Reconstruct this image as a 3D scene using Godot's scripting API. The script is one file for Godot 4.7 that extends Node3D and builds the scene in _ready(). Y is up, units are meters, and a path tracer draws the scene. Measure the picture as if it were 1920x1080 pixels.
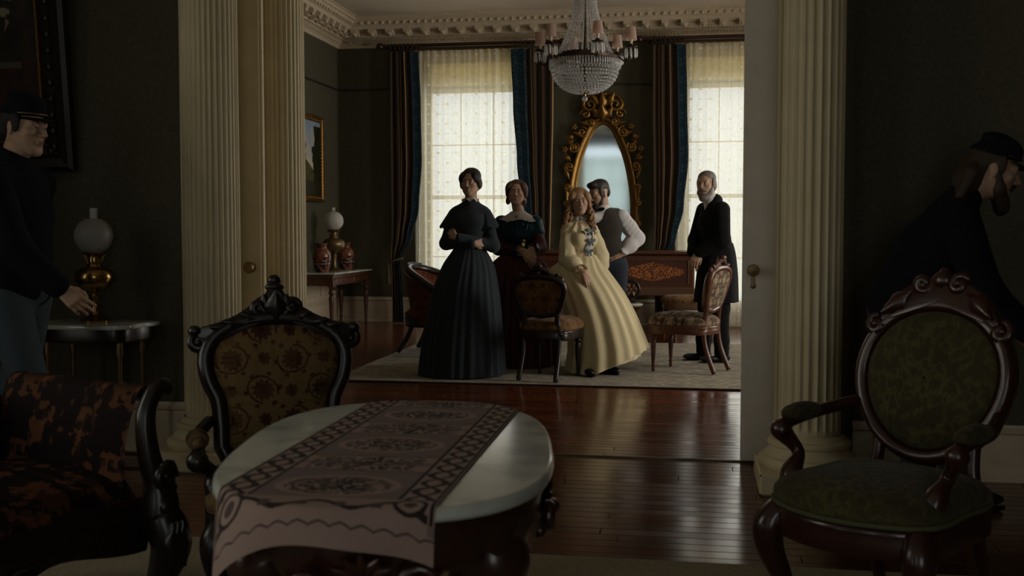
extends Node3D
# A parlour seen through a wide doorway: two rooms, their furniture and seven people.

var M := {}
var taken := {}
var T := {}


# ---------- mesh builder: faces are given counter-clockwise from outside ----------
class MB:
	var v := PackedVector3Array()
	var n := PackedVector3Array()
	var uv := PackedVector2Array()
	var ix := PackedInt32Array()

	func tri(a: Vector3, b: Vector3, c: Vector3) -> void:
		var k := v.size()
		var m := (b - a).cross(c - a).normalized()
		v.append_array([a, b, c])
		n.append_array([m, m, m])
		uv.append_array([Vector2(a.x, a.y), Vector2(b.x, b.y), Vector2(c.x, c.y)])
		ix.append_array([k, k + 2, k + 1])

	func quad(a: Vector3, b: Vector3, c: Vector3, d: Vector3) -> void:
		var k := v.size()
		var m := (c - a).cross(d - b).normalized()
		v.append_array([a, b, c, d])
		n.append_array([m, m, m, m])
		uv.append_array([Vector2(0, 1), Vector2(1, 1), Vector2(1, 0), Vector2(0, 0)])
		ix.append_array([k, k + 2, k + 1, k, k + 3, k + 2])

	# rows of points; smooth; wrap joins the last column to the first
	func rows(r: Array, wrap := false, wrap_rows := false, us := 1.0, vs := 1.0) -> void:
		var k0 := v.size()
		var nr := r.size()
		var nc: int = r[0].size()
		var nn := PackedVector3Array()
		nn.resize(nr * nc)
		for j in nr:
			for i in nc:
				v.append(r[j][i])
				uv.append(Vector2(us * i / (nc - 1.0), vs * j / (nr - 1.0)))
		for j in nr - 1:
			for i in nc - 1:
				var a := j * nc + i
				var b := a + 1
				var c := a + nc + 1
				var d := a + nc
				var m := (v[k0 + c] - v[k0 + a]).cross(v[k0 + d] - v[k0 + b])
				nn[a] += m
				nn[b] += m
				nn[c] += m
				nn[d] += m
				ix.append_array([k0 + a, k0 + c, k0 + b, k0 + a, k0 + d, k0 + c])
		if wrap:
			for j in nr:
				var s := nn[j * nc] + nn[j * nc + nc - 1]
				nn[j * nc] = s
				nn[j * nc + nc - 1] = s
		if wrap_rows:
			for i in nc:
				var s := nn[i] + nn[(nr - 1) * nc + i]
				nn[i] = s
				nn[(nr - 1) * nc + i] = s
		for m in nn:
			n.append(m.normalized() if m.length_squared() > 1e-20 else Vector3.UP)

	func grid(nu: int, nv: int, f: Callable, wrap := false, us := 1.0, vs := 1.0) -> void:
		var r := []
		for j in nv + 1:
			var row := PackedVector3Array()
			for i in nu + 1:
				row.append(f.call(i / float(nu), j / float(nv)))
			r.append(row)
		rows(r, wrap, false, us, vs)

	func box(c: Vector3, s: Vector3, bev := 0.0, b := Basis()) -> void:
		var h := s / 2.0
		bev = minf(bev, minf(h.x, minf(h.y, h.z)) * 0.9)
		var ax := [Vector3.RIGHT, Vector3.UP, Vector3.BACK]
		for k in 3:
			var w: Vector3 = ax[k]
			var p: Vector3 = ax[(k + 1) % 3]
			var q: Vector3 = ax[(k + 2) % 3]
			var hp := h[(k + 1) % 3] - bev
			var hq := h[(k + 2) % 3] - bev
			for sg in [1.0, -1.0]:
				var o: Vector3 = w * (h[k] * sg)
				var a := c + b * (o - p * hp - q * hq)
				var bb := c + b * (o + p * hp - q * hq)
				var cc := c + b * (o + p * hp + q * hq)
				var d := c + b * (o - p * hp + q * hq)
				if sg > 0:
					quad(a, bb, cc, d)
				else:
					quad(d, cc, bb, a)
		if bev <= 0.0:
			return
		for k in 3:
			var p: Vector3 = ax[k]
			var q: Vector3 = ax[(k + 1) % 3]
			var w: Vector3 = ax[(k + 2) % 3]
			var hw := h[(k + 2) % 3] - bev
			for s1 in [1.0, -1.0]:
				for s2 in [1.0, -1.0]:
					var e1: Vector3 = p * (s1 * h[k]) + q * (s2 * (h[(k + 1) % 3] - bev))
					var e2: Vector3 = p * (s1 * (h[k] - bev)) + q * (s2 * h[(k + 1) % 3])
					if s1 * s2 < 0:
						var t := e1
						e1 = e2
						e2 = t
					quad(c + b * (e1 - w * hw), c + b * (e2 - w * hw), c + b * (e2 + w * hw), c + b * (e1 + w * hw))

	# profile of (radius, height), bottom to top; sharp corners stay sharp
	func lathe(prof: Array, seg: int, at := Vector3.ZERO, b := Basis(), squash := 1.0) -> void:
		var run := [prof[0]]
		for i in range(1, prof.size()):
			run.append(prof[i])
			var cut := i == prof.size() - 1
			if not cut:
				var d1: Vector2 = (prof[i] - prof[i - 1]).normalized()
				var d2: Vector2 = (prof[i + 1] - prof[i]).normalized()
				cut = d1.dot(d2) < 0.72
			if cut:
				var r := []
				for p in run:
					var row := PackedVector3Array()
					for k in seg + 1:
						var a := -TAU * k / seg
						row.append(at + b * Vector3(cos(a) * p.x, p.y, sin(a) * p.x * squash))
					r.append(row)
				rows(r, true)
				run = [prof[i]]

	func tube(pts: Array, rad, seg := 8, flat := 1.0, cap := true, up := Vector3.ZERO) -> void:
		var np := pts.size()
		var r := []
		var side := Vector3.ZERO
		for i in np:
			var t: Vector3 = (pts[mini(i + 1, np - 1)] - pts[maxi(i - 1, 0)]).normalized()
			if side == Vector3.ZERO:
				var ref := up if up != Vector3.ZERO else (Vector3.UP if absf(t.y) < 0.9 else Vector3.RIGHT)
				side = ref.cross(t).normalized()
			else:
				side = (side - t * side.dot(t)).normalized()
			var o := t.cross(side)
			var rr: float = rad[i] if rad is Array or rad is PackedFloat32Array else rad
			if cap and i == 0:
				r.append(ring(pts[i], Vector3.ZERO, Vector3.ZERO, seg))
			r.append(ring(pts[i], side * rr, o * rr * flat, seg))
			if cap and i == np - 1:
				r.append(ring(pts[i], Vector3.ZERO, Vector3.ZERO, seg))
		rows(r, true)

	func ring(c: Vector3, a: Vector3, b: Vector3, seg: int) -> PackedVector3Array:
		var row := PackedVector3Array()
		for k in seg + 1:
			var t := TAU * k / seg
			row.append(c + a * cos(t) + b * sin(t))
		return row

	# a profile (across, out) swept along a flat path whose plane has normal nrm
	func sweep(path: Array, prof: Array, nrm: Vector3, closed := false, closed_prof := true) -> void:
		var np := path.size()
		var r := []
		for i in np + (1 if closed else 0):
			var k := i % np
			var p0: Vector3 = path[(k - 1 + np) % np] if closed else path[maxi(k - 1, 0)]
			var p1: Vector3 = path[(k + 1) % np] if closed else path[mini(k + 1, np - 1)]
			var t := (p1 - p0).normalized()
			var sd := nrm.cross(t).normalized()
			var row := PackedVector3Array()
			for q in prof:
				row.append(path[k] + sd * q.x + nrm * q.y)
			if closed_prof:
				row.append(path[k] + sd * prof[0].x + nrm * prof[0].y)
			r.append(row)
		rows(r, closed_prof, closed)
		if closed_prof and not closed:
			for e in [0, r.size() - 1]:
				var c := Vector3.ZERO
				for k in r[e].size() - 1:
					c += r[e][k]
				c /= r[e].size() - 1
				for k in r[e].size() - 1:
					if e == 0:
						tri(c, r[e][k + 1], r[e][k])
					else:
						tri(c, r[e][k], r[e][k + 1])

	func ball(c: Vector3, rad: Vector3, seg := 12, b := Basis()) -> void:
		var r := []
		var m := maxi(4, seg / 2)
		for j in m + 1:
			var th := PI * j / m - PI / 2
			var row := PackedVector3Array()
			for k in seg + 1:
				var a := -TAU * k / seg
				row.append(c + b * Vector3(cos(a) * cos(th) * rad.x, sin(th) * rad.y, sin(a) * cos(th) * rad.z))
			r.append(row)
		rows(r, true)

	# outline (x, y) with a section of [inset share, height] steps, in the plane of b's x and y, rising along b's z
	func plate(outline: Array, steps: Array, at := Vector3.ZERO, b := Basis(), back := true, us := 1.0) -> void:
		var c := Vector2.ZERO
		for p in outline:
			c += p
		c /= outline.size()
		var r := []
		for s in steps:
			var row := PackedVector3Array()
			for k in outline.size() + 1:
				var p: Vector2 = outline[k % outline.size()]
				var q: Vector2 = c + (p - c) * (1.0 - s.x)
				row.append(at + b * Vector3(q.x, q.y, s.y))
			r.append(row)
		var k0 := v.size()
		rows(r, true)
		var inv := b.inverse()
		for k in range(k0, v.size()):
			var l := inv * (v[k] - at)
			uv[k] = Vector2(l.x, -l.y) * us
		if back:
			for k in outline.size():
				tri(at + b * Vector3(c.x, c.y, steps[0].y), r[0][k + 1], r[0][k])

	func add(o: MB, x := Transform3D.IDENTITY) -> void:
		var k := v.size()
		for p in o.v:
			v.append(x * p)
		for m in o.n:
			n.append((x.basis * m).normalized())
		uv.append_array(o.uv)
		for i in o.ix:
			ix.append(i + k)

	func mesh() -> ArrayMesh:
		var a := []
		a.resize(Mesh.ARRAY_MAX)
		a[Mesh.ARRAY_VERTEX] = v
		a[Mesh.ARRAY_NORMAL] = n
		a[Mesh.ARRAY_TEX_UV] = uv
		a[Mesh.ARRAY_INDEX] = ix
		var am := ArrayMesh.new()
		am.add_surface_from_arrays(Mesh.PRIMITIVE_TRIANGLES, a)
		return am


# ---------- bodies: tapered capsules and ellipsoids joined by a smooth minimum, meshed as surface nets ----------
class Flesh:
	var prims := []   # [kind, a, b, ra, rb, k, basis_inv, sign]

	func bone(a: Vector3, b: Vector3, ra: float, rb: float, k := 0.03) -> void:
		prims.append([0, a, b, ra, rb, k, Basis(), 1])

	func chain(pts: Array, rad: Array, k := 0.03) -> void:
		for i in pts.size() - 1:
			bone(pts[i], pts[i + 1], rad[i], rad[i + 1], k)

	func egg(c: Vector3, r: Vector3, bs := Basis(), k := 0.02, sg := 1) -> void:
		prims.append([1, c, r, maxf(r.x, maxf(r.y, r.z)), minf(r.x, minf(r.y, r.z)), k, bs.inverse(), sg])

	func into(mb: MB, cell: float) -> void:
		var lo := Vector3.INF
		var hi := -Vector3.INF
		for p in prims:
			if p[7] < 0:
				continue
			var r: float = maxf(p[3], p[4]) if p[0] == 0 else p[3]
			lo = lo.min(p[1] - Vector3.ONE * r)
			hi = hi.max(p[1] + Vector3.ONE * r)
			if p[0] == 0:
				lo = lo.min(p[2] - Vector3.ONE * r)
				hi = hi.max(p[2] + Vector3.ONE * r)
		lo -= Vector3.ONE * cell * 3
		hi += Vector3.ONE * cell * 3
		var nx := int((hi.x - lo.x) / cell) + 1
		var ny := int((hi.y - lo.y) / cell) + 1
		var nz := int((hi.z - lo.z) / cell) + 1
		var sx := ny * nz
		var g := PackedFloat32Array()
		g.resize(nx * sx)
		g.fill(1.0)
		var touched := PackedByteArray()
		touched.resize(nx * sx)
		for p in prims:
			var kind: int = p[0]
			var a: Vector3 = p[1]
			var k: float = p[5]
			var pad: float = k + cell * 2.5
			var mr: float = (maxf(p[3], p[4]) if kind == 0 else p[3]) + pad
			var pl := a - Vector3.ONE * mr
			var ph := a + Vector3.ONE * mr
			if kind == 0:
				pl = pl.min(p[2] - Vector3.ONE * mr)
				ph = ph.max(p[2] + Vector3.ONE * mr)
			var i0 := maxi(0, int((pl.x - lo.x) / cell))
			var i1 := mini(nx - 1, int((ph.x - lo.x) / cell) + 1)
			var j0 := maxi(0, int((pl.y - lo.y) / cell))
			var j1 := mini(ny - 1, int((ph.y - lo.y) / cell) + 1)
			var l0 := maxi(0, int((pl.z - lo.z) / cell))
			var l1 := mini(nz - 1, int((ph.z - lo.z) / cell) + 1)
			var b: Vector3 = p[2]
			var ab := b - a
			var il := 1.0 / maxf(ab.length_squared(), 1e-9)
			var ra: float = p[3]
			var rd: float = p[4] - p[3]
			var mn: float = p[4]
			var inv: Basis = p[6]
			var sg: int = p[7]
			var far := mn + 0.0
			for i in range(i0, i1 + 1):
				for j in range(j0, j1 + 1):
					var row := i * sx + j * nz
					for l in range(l0, l1 + 1):
						var q := Vector3(lo.x + i * cell, lo.y + j * cell, lo.z + l * cell) - a
						var d: float
						if kind == 0:
							var t := clampf(q.dot(ab) * il, 0.0, 1.0)
							d = (q - ab * t).length() - ra - rd * t
						else:
							var w := (inv * q) / b
							var wl := w.length()
							d = (wl - 1.0) * far if wl < 0.3 else wl * (wl - 1.0) / maxf((w / b).length(), 1e-6)
						if d > pad:
							continue
						var at := row + l
						var e := g[at]
						if sg > 0:
							var h := maxf(k - absf(d - e), 0.0)
							g[at] = minf(d, e) - h * h / (4.0 * k)
						else:
							d = -d
							var h := maxf(k - absf(d - e), 0.0)
							g[at] = maxf(d, e) + h * h / (4.0 * k)
						touched[at] = 1
		# surface nets
		var made := {}
		var k0 := mb.v.size()
		var off := [0, 1, nz, nz + 1, sx, sx + 1, sx + nz, sx + nz + 1]
		for i in range(1, nx - 2):
			for j in range(1, ny - 2):
				var row := i * sx + j * nz
				for l in range(1, nz - 2):
					var at := row + l
					var g0 := g[at]
					if g0 > 0.9 and not touched[at]:
						continue
					var s0 := g0 < 0.0
					if (g[at + 1] < 0.0) == s0 and (g[at + nz] < 0.0) == s0 and (g[at + sx] < 0.0) == s0 and (g[at + nz + 1] < 0.0) == s0 and (g[at + sx + 1] < 0.0) == s0 and (g[at + sx + nz] < 0.0) == s0 and (g[at + sx + nz + 1] < 0.0) == s0:
						continue
					var sum := Vector3.ZERO
					var cnt := 0
					for e in 12:
						var ax := e >> 2
						var o := e & 3
						var c0: int
						if ax == 0:
							c0 = o
						elif ax == 1:
							c0 = (o & 1) | ((o & 2) << 1)
						else:
							c0 = o << 1
						var c1 := c0 | (4 if ax == 0 else 2 if ax == 1 else 1)
						var f0 := g[at + off[c0]]
						var f1 := g[at + off[c1]]
						if (f0 < 0.0) != (f1 < 0.0):
							var t := f0 / (f0 - f1)
							var pp := Vector3(1.0 if c0 & 4 else 0.0, 1.0 if c0 & 2 else 0.0, 1.0 if c0 & 1 else 0.0)
							pp[ax] += t
							sum += pp
							cnt += 1
					made[at] = mb.v.size()
					mb.v.append(lo + (Vector3(i, j, l) + sum / cnt) * cell)
					var gr := Vector3(g[at + sx] + g[at + sx + 1] + g[at + sx + nz] + g[at + sx + nz + 1] - g[at] - g[at + 1] - g[at + nz] - g[at + nz + 1],
						g[at + nz] + g[at + nz + 1] + g[at + sx + nz] + g[at + sx + nz + 1] - g[at] - g[at + 1] - g[at + sx] - g[at + sx + 1],
						g[at + 1] + g[at + nz + 1] + g[at + sx + 1] + g[at + sx + nz + 1] - g[at] - g[at + nz] - g[at + sx] - g[at + sx + nz])
					mb.n.append(gr.normalized())
					mb.uv.append(Vector2.ZERO)
		for at in made:
			var s0 := g[at] < 0.0
			# edge along x, y, z from this corner
			if s0 != (g[at + sx] < 0.0) and made.has(at - nz) and made.has(at - 1) and made.has(at - nz - 1):
				_face(mb, made[at], made[at - nz], made[at - nz - 1], made[at - 1], s0)
			if s0 != (g[at + nz] < 0.0) and made.has(at - sx) and made.has(at - 1) and made.has(at - sx - 1):
				_face(mb, made[at], made[at - 1], made[at - sx - 1], made[at - sx], s0)
			if s0 != (g[at + 1] < 0.0) and made.has(at - sx) and made.has(at - nz) and made.has(at - sx - nz):
				_face(mb, made[at], made[at - sx], made[at - sx - nz], made[at - nz], s0)

	func _face(mb: MB, a: int, b: int, c: int, d: int, inside: bool) -> void:
		if inside:
			mb.ix.append_array([a, c, b, a, d, c])
		else:
			mb.ix.append_array([a, b, c, a, c, d])


# ---------- scene helpers ----------
func numbered(called: String) -> String:
	if not taken.has(called):
		taken[called] = 0
		return called
	taken[called] += 1
	return "%s_%03d" % [called, taken[called]]


func tag(o: Node3D, label: String, category: String, group := "", kind := "") -> Node3D:
	if label:
		o.set_meta("label", label)
	if category:
		o.set_meta("category", category)
	if group:
		o.set_meta("group", group)
	if kind:
		o.set_meta("kind", kind)
	return o


func thing(called: String, label: String, category: String, at := Vector3.ZERO, turn := 0.0, group := "") -> Node3D:
	var o := Node3D.new()
	o.name = numbered(called)
	add_child(o)
	o.position = at
	o.rotation_degrees.y = turn
	tag(o, label, category, group)
	return o


func setting(called: String) -> Node3D:
	var o := Node3D.new()
	o.name = numbered(called)
	add_child(o)
	o.set_meta("kind", "structure")
	return o


func put(called: String, shape, mat: Material, parent: Node, at := Vector3.ZERO, b := Basis()) -> MeshInstance3D:
	var o := MeshInstance3D.new()
	o.name = called
	o.mesh = shape.mesh() if shape is MB else shape
	o.material_override = mat
	parent.add_child(o, true)
	o.transform = Transform3D(b, at)
	return o


func struct(called: String, shape, mat: Material) -> MeshInstance3D:
	var o := put(numbered(called), shape, mat, self)
	o.set_meta("kind", "structure")
	return o


func copy(o: Node3D, at: Vector3, turn: float, label: String) -> Node3D:
	var c: Node3D = o.duplicate()
	c.name = numbered(String(o.name).rstrip("0123456789").trim_suffix("_"))
	add_child(c)
	c.position = at
	c.rotation_degrees.y = turn
	c.set_meta("label", label)
	return c


func yaw(d: float) -> Basis:
	return Basis(Vector3.UP, deg_to_rad(d))


func rot(ax: Vector3, d: float) -> Basis:
	return Basis(ax, deg_to_rad(d))


func bez(p: Array, m := 12) -> Array:   # smooth curve through the points
	var out := []
	for i in p.size() - 1:
		var a = p[maxi(i - 1, 0)]
		var b = p[i]
		var c = p[i + 1]
		var d = p[mini(i + 2, p.size() - 1)]
		for k in m:
			out.append(b.cubic_interpolate(c, a, d, k / float(m)))
	out.append(p[-1])
	return out


func loop(p: Array, m := 6) -> Array:   # closed smooth curve through the points
	var out := []
	var s := p.size()
	for i in s:
		for k in m:
			out.append(p[i].cubic_interpolate(p[(i + 1) % s], p[(i - 1 + s) % s], p[(i + 2) % s], k / float(m)))
	return out


func mirrored(p: Array) -> Array:   # right half, top to bottom, made into a closed outline, counter-clockwise
	var out := []
	for q in p:
		out.append(Vector2(-q.x, q.y))
	for i in range(p.size() - 1, -1, -1):
		if absf(p[i].x) > 1e-6:
			out.append(p[i])
	return out


# ---------- textures and materials ----------
func noise(freq: float, oct := 3, sd := 1, kind := FastNoiseLite.TYPE_SIMPLEX_SMOOTH) -> FastNoiseLite:
	var f := FastNoiseLite.new()
	f.noise_type = kind
	f.frequency = freq
	f.fractal_octaves = oct
	f.seed = sd
	return f


func noise_tex(a: Color, b: Color, freq: float, sd := 1, size := 256, oct := 4, c = null) -> NoiseTexture2D:
	var t := NoiseTexture2D.new()
	t.width = size
	t.height = size
	t.seamless = true
	t.noise = noise(freq, oct, sd)
	var g := Gradient.new()
	if c == null:
		g.offsets = PackedFloat32Array([0.25, 0.75])
		g.colors = PackedColorArray([a, b])
	else:
		g.offsets = PackedFloat32Array([0.2, 0.5, 0.8])
		g.colors = PackedColorArray([a, c, b])
	t.color_ramp = g
	return t


func paint(w: int, h: int, f: Callable) -> ImageTexture:
	var im := Image.create(w, h, false, Image.FORMAT_RGBA8)
	for y in h:
		for x in w:
			im.set_pixel(x, y, f.call((x + 0.5) / w, (y + 0.5) / h))
	return ImageTexture.create_from_image(im)


func mat(called: String, c: Color, rough := 0.6, metal := 0.0, spec := 0.5) -> StandardMaterial3D:
	var m := StandardMaterial3D.new()
	m.resource_name = called
	m.albedo_color = c
	m.roughness = rough
	m.metallic = metal
	m.metallic_specular = spec
	M[called] = m
	return m


func tri(m: StandardMaterial3D, tex: Texture2D, scale: Vector3, world := false) -> StandardMaterial3D:
	m.albedo_texture = tex
	m.uv1_triplanar = true
	m.uv1_world_triplanar = world
	m.uv1_scale = scale
	return m


func relief(m: StandardMaterial3D, freq: float, depth: float, sd := 3) -> StandardMaterial3D:
	var t := NoiseTexture2D.new()
	t.width = 256
	t.height = 256
	t.seamless = true
	t.noise = noise(freq, 3, sd)
	m.heightmap_enabled = true
	m.heightmap_texture = t
	m.heightmap_scale = depth
	return m


const XL := -4.7     # left walls
const XR := 2.3      # right walls
const ZB := -13.9    # far wall
const ZP1 := -5.95   # partition, far face
const ZP0 := -5.5    # partition, near face
const ZF := 3.0      # wall behind the camera
const YC := 3.95     # ceilings


func _ready() -> void:
	light_and_camera()
	make_materials()
	build_shell()
	build_columns()
	build_windows()
	build_drapes()
	build_back_room()
	build_front_room()
	build_people()


func light_and_camera() -> void:
	var cam := Camera3D.new()
	cam.name = "camera"
	add_child(cam)
	cam.position = Vector3(0, 1.2, 0)
	cam.rotation_degrees = Vector3(-3.0, 9.65, 0)
	var lens := CameraAttributesPhysical.new()
	lens.frustum_focal_length = 45.2
	lens.frustum_focus_distance = 9.2
	lens.exposure_aperture = 7.0
	cam.attributes = lens
	cam.fov = rad_to_deg(2.0 * atan(540.0 / 2034.0))
	cam.near = 0.05
	cam.far = 200.0
	cam.current = true
	var env := Environment.new()
	var sky := ProceduralSkyMaterial.new()   # an even, bright overcast
	sky.sky_top_color = Color(0.80, 0.85, 0.90)
	sky.sky_horizon_color = Color(0.85, 0.875, 0.89)
	sky.ground_bottom_color = Color(0.80, 0.825, 0.82)
	sky.ground_horizon_color = Color(0.82, 0.84, 0.835)
	sky.sky_energy_multiplier = 1.0
	sky.sun_angle_max = 0.0
	env.sky = Sky.new()
	env.sky.sky_material = sky
	env.background_mode = Environment.BG_SKY
	env.background_energy_multiplier = SKY
	env.tonemap_mode = Environment.TONE_MAPPER_LINEAR
	env.tonemap_exposure = 1.0
	env.sdfgi_enabled = true
	env.ssao_enabled = true
	env.ssil_enabled = true
	var we := WorldEnvironment.new()
	we.name = "environment"
	we.environment = env
	add_child(we)
	# daylight entering by each window, as large as the window, just outside its glass
	daylight(Vector3(-2.8, 1.7, ZB - 0.6), 0.0, 180.0, Vector2(1.5, 3.3), 2.0, Color(1.0, 0.985, 0.96))
	daylight(Vector3(0.5, 1.7, ZB - 0.6), 0.0, 180.0, Vector2(1.5, 3.3), 2.0, Color(1.0, 0.985, 0.96))
	daylight(Vector3(XR + 0.5, 1.8, -11.4), 0.0, 90.0, Vector2(1.3, 2.7), 8.0, Color(1.0, 0.96, 0.90))
	daylight(Vector3(XR + 0.5, 1.8, -8.4), 0.0, 90.0, Vector2(1.3, 2.7), 8.0, Color(1.0, 0.96, 0.90))
	daylight(Vector3(XL - 0.5, 1.9, -2.0), 0.0, -90.0, Vector2(1.3, 2.7), 2.3, Color(1.0, 0.95, 0.82))
	daylight(Vector3(XL - 0.5, 1.9, 0.8), 0.0, -90.0, Vector2(1.3, 2.7), 2.3, Color(1.0, 0.95, 0.82))
	daylight(Vector3(0.9, 1.8, ZF + 0.5), 0.0, 0.0, Vector2(1.4, 2.7), 1.0, Color(1.0, 0.96, 0.88))
	daylight(Vector3(-2.7, 1.8, ZF + 0.6), 0.0, 0.0, Vector2(1.8, 3.0), 0.35, Color(0.93, 1.0, 1.0))


const SKY := 1.7


func daylight(at: Vector3, pitch: float, turn: float, size: Vector2, radiance: float, c: Color) -> void:
	var l := AreaLight3D.new()
	l.name = numbered("window_daylight")
	add_child(l)
	l.position = at
	l.rotation_degrees = Vector3(pitch, turn, 0)
	l.area_size = size
	l.area_normalize_energy = false
	l.light_energy = radiance / PI
	l.light_color = c
	l.area_range = 30.0
	l.area_attenuation = 2.0
	l.shadow_enabled = true


func lin(r: float, g: float, b: float) -> Color:
	return Color(r, g, b).linear_to_srgb()


func make_materials() -> void:
	T.n1 = noise(0.012, 3, 101)
	T.n2 = noise(0.03, 3, 102)
	# walls and paint
	tri(mat("wall_green", Color.WHITE, 0.85, 0.0, 0.3), noise_tex(lin(0.075, 0.069, 0.046), lin(0.095, 0.087, 0.058), 0.09, 5), Vector3.ONE * 1.3, true)
	tri(mat("cream", Color.WHITE, 0.5), noise_tex(lin(0.58, 0.50, 0.31), lin(0.64, 0.55, 0.35), 0.02, 8), Vector3.ONE * 0.7, true)
	tri(mat("door_white", Color.WHITE, 0.5), noise_tex(lin(0.55, 0.50, 0.43), lin(0.60, 0.55, 0.47), 0.02, 9), Vector3.ONE * 0.7, true)
	tri(mat("trim", Color.WHITE, 0.55), noise_tex(lin(0.52, 0.43, 0.31), lin(0.58, 0.48, 0.35), 0.03, 10), Vector3.ONE * 0.8, true)
	tri(mat("ceiling", Color.WHITE, 0.9), noise_tex(lin(0.56, 0.47, 0.37), lin(0.60, 0.51, 0.40), 0.02, 11), Vector3.ONE * 0.4, true)
	mat("rail", lin(0.02, 0.018, 0.014), 0.6)
	mat("outside_wall", lin(0.4, 0.38, 0.34), 0.9)
	# floors
	var grain := noise_tex(lin(0.085, 0.022, 0.008), lin(0.15, 0.045, 0.016), 0.03, 21, 256, 5, lin(0.115, 0.033, 0.012))
	for k in 4:
		var w := mat("plank%d" % k, Color.WHITE.darkened([0.0, 0.12, 0.2, 0.06][k]), [0.15, 0.2, 0.17, 0.22][k])
		tri(w, grain, Vector3(0.5, 4.0, 6.0))
		w.uv1_offset = Vector3(k * 0.37, k * 0.61, k * 0.17)
		relief(w, 0.02, 0.012)
	mat("gap", lin(0.012, 0.006, 0.004), 0.8)
	mat("track", lin(0.10, 0.085, 0.05), 0.35, 0.8)
	# furniture woods
	tri(mat("ebony", Color.WHITE, 0.3), noise_tex(lin(0.008, 0.005, 0.004), lin(0.02, 0.012, 0.009), 0.04, 31), Vector3(3, 12, 3))
	tri(mat("rosewood", Color.WHITE, 0.3), noise_tex(lin(0.022, 0.005, 0.003), lin(0.040, 0.009, 0.005), 0.04, 32), Vector3(3, 14, 3))
	tri(mat("mahogany", Color.WHITE, 0.28), noise_tex(lin(0.05, 0.018, 0.009), lin(0.13, 0.045, 0.02), 0.04, 33), Vector3(3, 14, 3))
	tri(mat("walnut", Color.WHITE, 0.35), noise_tex(lin(0.06, 0.03, 0.016), lin(0.13, 0.065, 0.032), 0.04, 34), Vector3(3, 14, 3))
	M.rosewood.clearcoat_enabled = true
	M.rosewood.clearcoat = 0.3
	M.rosewood.clearcoat_roughness = 0.15
	# metal, glass, stone
	tri(mat("gilt", Color.WHITE, 0.36, 0.9), noise_tex(lin(0.12, 0.06, 0.016), lin(0.46, 0.26, 0.07), 0.05, 41), Vector3.ONE * 9)
	mat("brass", lin(0.42, 0.27, 0.09), 0.22, 1.0)
	mat("old_brass", lin(0.22, 0.15, 0.08), 0.42, 0.9)
	mat("bronze", lin(0.05, 0.03, 0.02), 0.4, 0.8)
	mat("silvering", lin(0.62, 0.68, 0.68), 0.06, 1.0)
	var cry := mat("crystal", Color(0.72, 0.72, 0.72, 0.45), 0.04, 0.0, 0.7)
	cry.transparency = BaseMaterial3D.TRANSPARENCY_ALPHA
	var prm := mat("prism", Color(0.85, 0.85, 0.85, 0.6), 0.05, 0.0, 0.8)
	prm.transparency = BaseMaterial3D.TRANSPARENCY_ALPHA
	var pane := mat("window_glass", Color(0.9, 0.95, 0.95, 0.08), 0.03)
	pane.transparency = BaseMaterial3D.TRANSPARENCY_ALPHA
	var chim := mat("chimney_glass", Color(0.9, 0.92, 0.92, 0.3), 0.05)
	chim.transparency = BaseMaterial3D.TRANSPARENCY_ALPHA
	var opal := mat("opal_glass", lin(0.62, 0.60, 0.56), 0.3)
	opal.backlight_enabled = true
	opal.backlight = Color(0.7, 0.7, 0.68)
	var frost := mat("frosted_glass", Color(0.66, 0.65, 0.63, 0.65), 0.4)
	frost.transparency = BaseMaterial3D.TRANSPARENCY_ALPHA
	frost.backlight_enabled = true
	frost.backlight = Color(0.4, 0.4, 0.4)
	tri(mat("marble", Color.WHITE, 0.14), noise_tex(lin(0.42, 0.46, 0.43), lin(0.66, 0.69, 0.63), 0.012, 51, 512, 6, lin(0.60, 0.63, 0.58)), Vector3.ONE * 0.8)
	mat("candle", lin(0.6, 0.53, 0.4), 0.6)
	var shd := mat("pink_shade", lin(0.36, 0.28, 0.24), 0.8)
	shd.backlight_enabled = true
	shd.backlight = Color(0.75, 0.6, 0.5)
	# cloths
	patterns()


func cloth(called: String, c: Color, rough := 0.9, rim := 0.12) -> StandardMaterial3D:
	var m := mat(called, c, rough, 0.0, 0.25)
	if rim > 0.0:
		m.rim_enabled = true
		m.rim = rim
		m.rim_tint = 0.6
	return m


func mixc(a: Color, b: Color, t: float) -> Color:
	return a.lerp(b, clampf(t, 0.0, 1.0))


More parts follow.
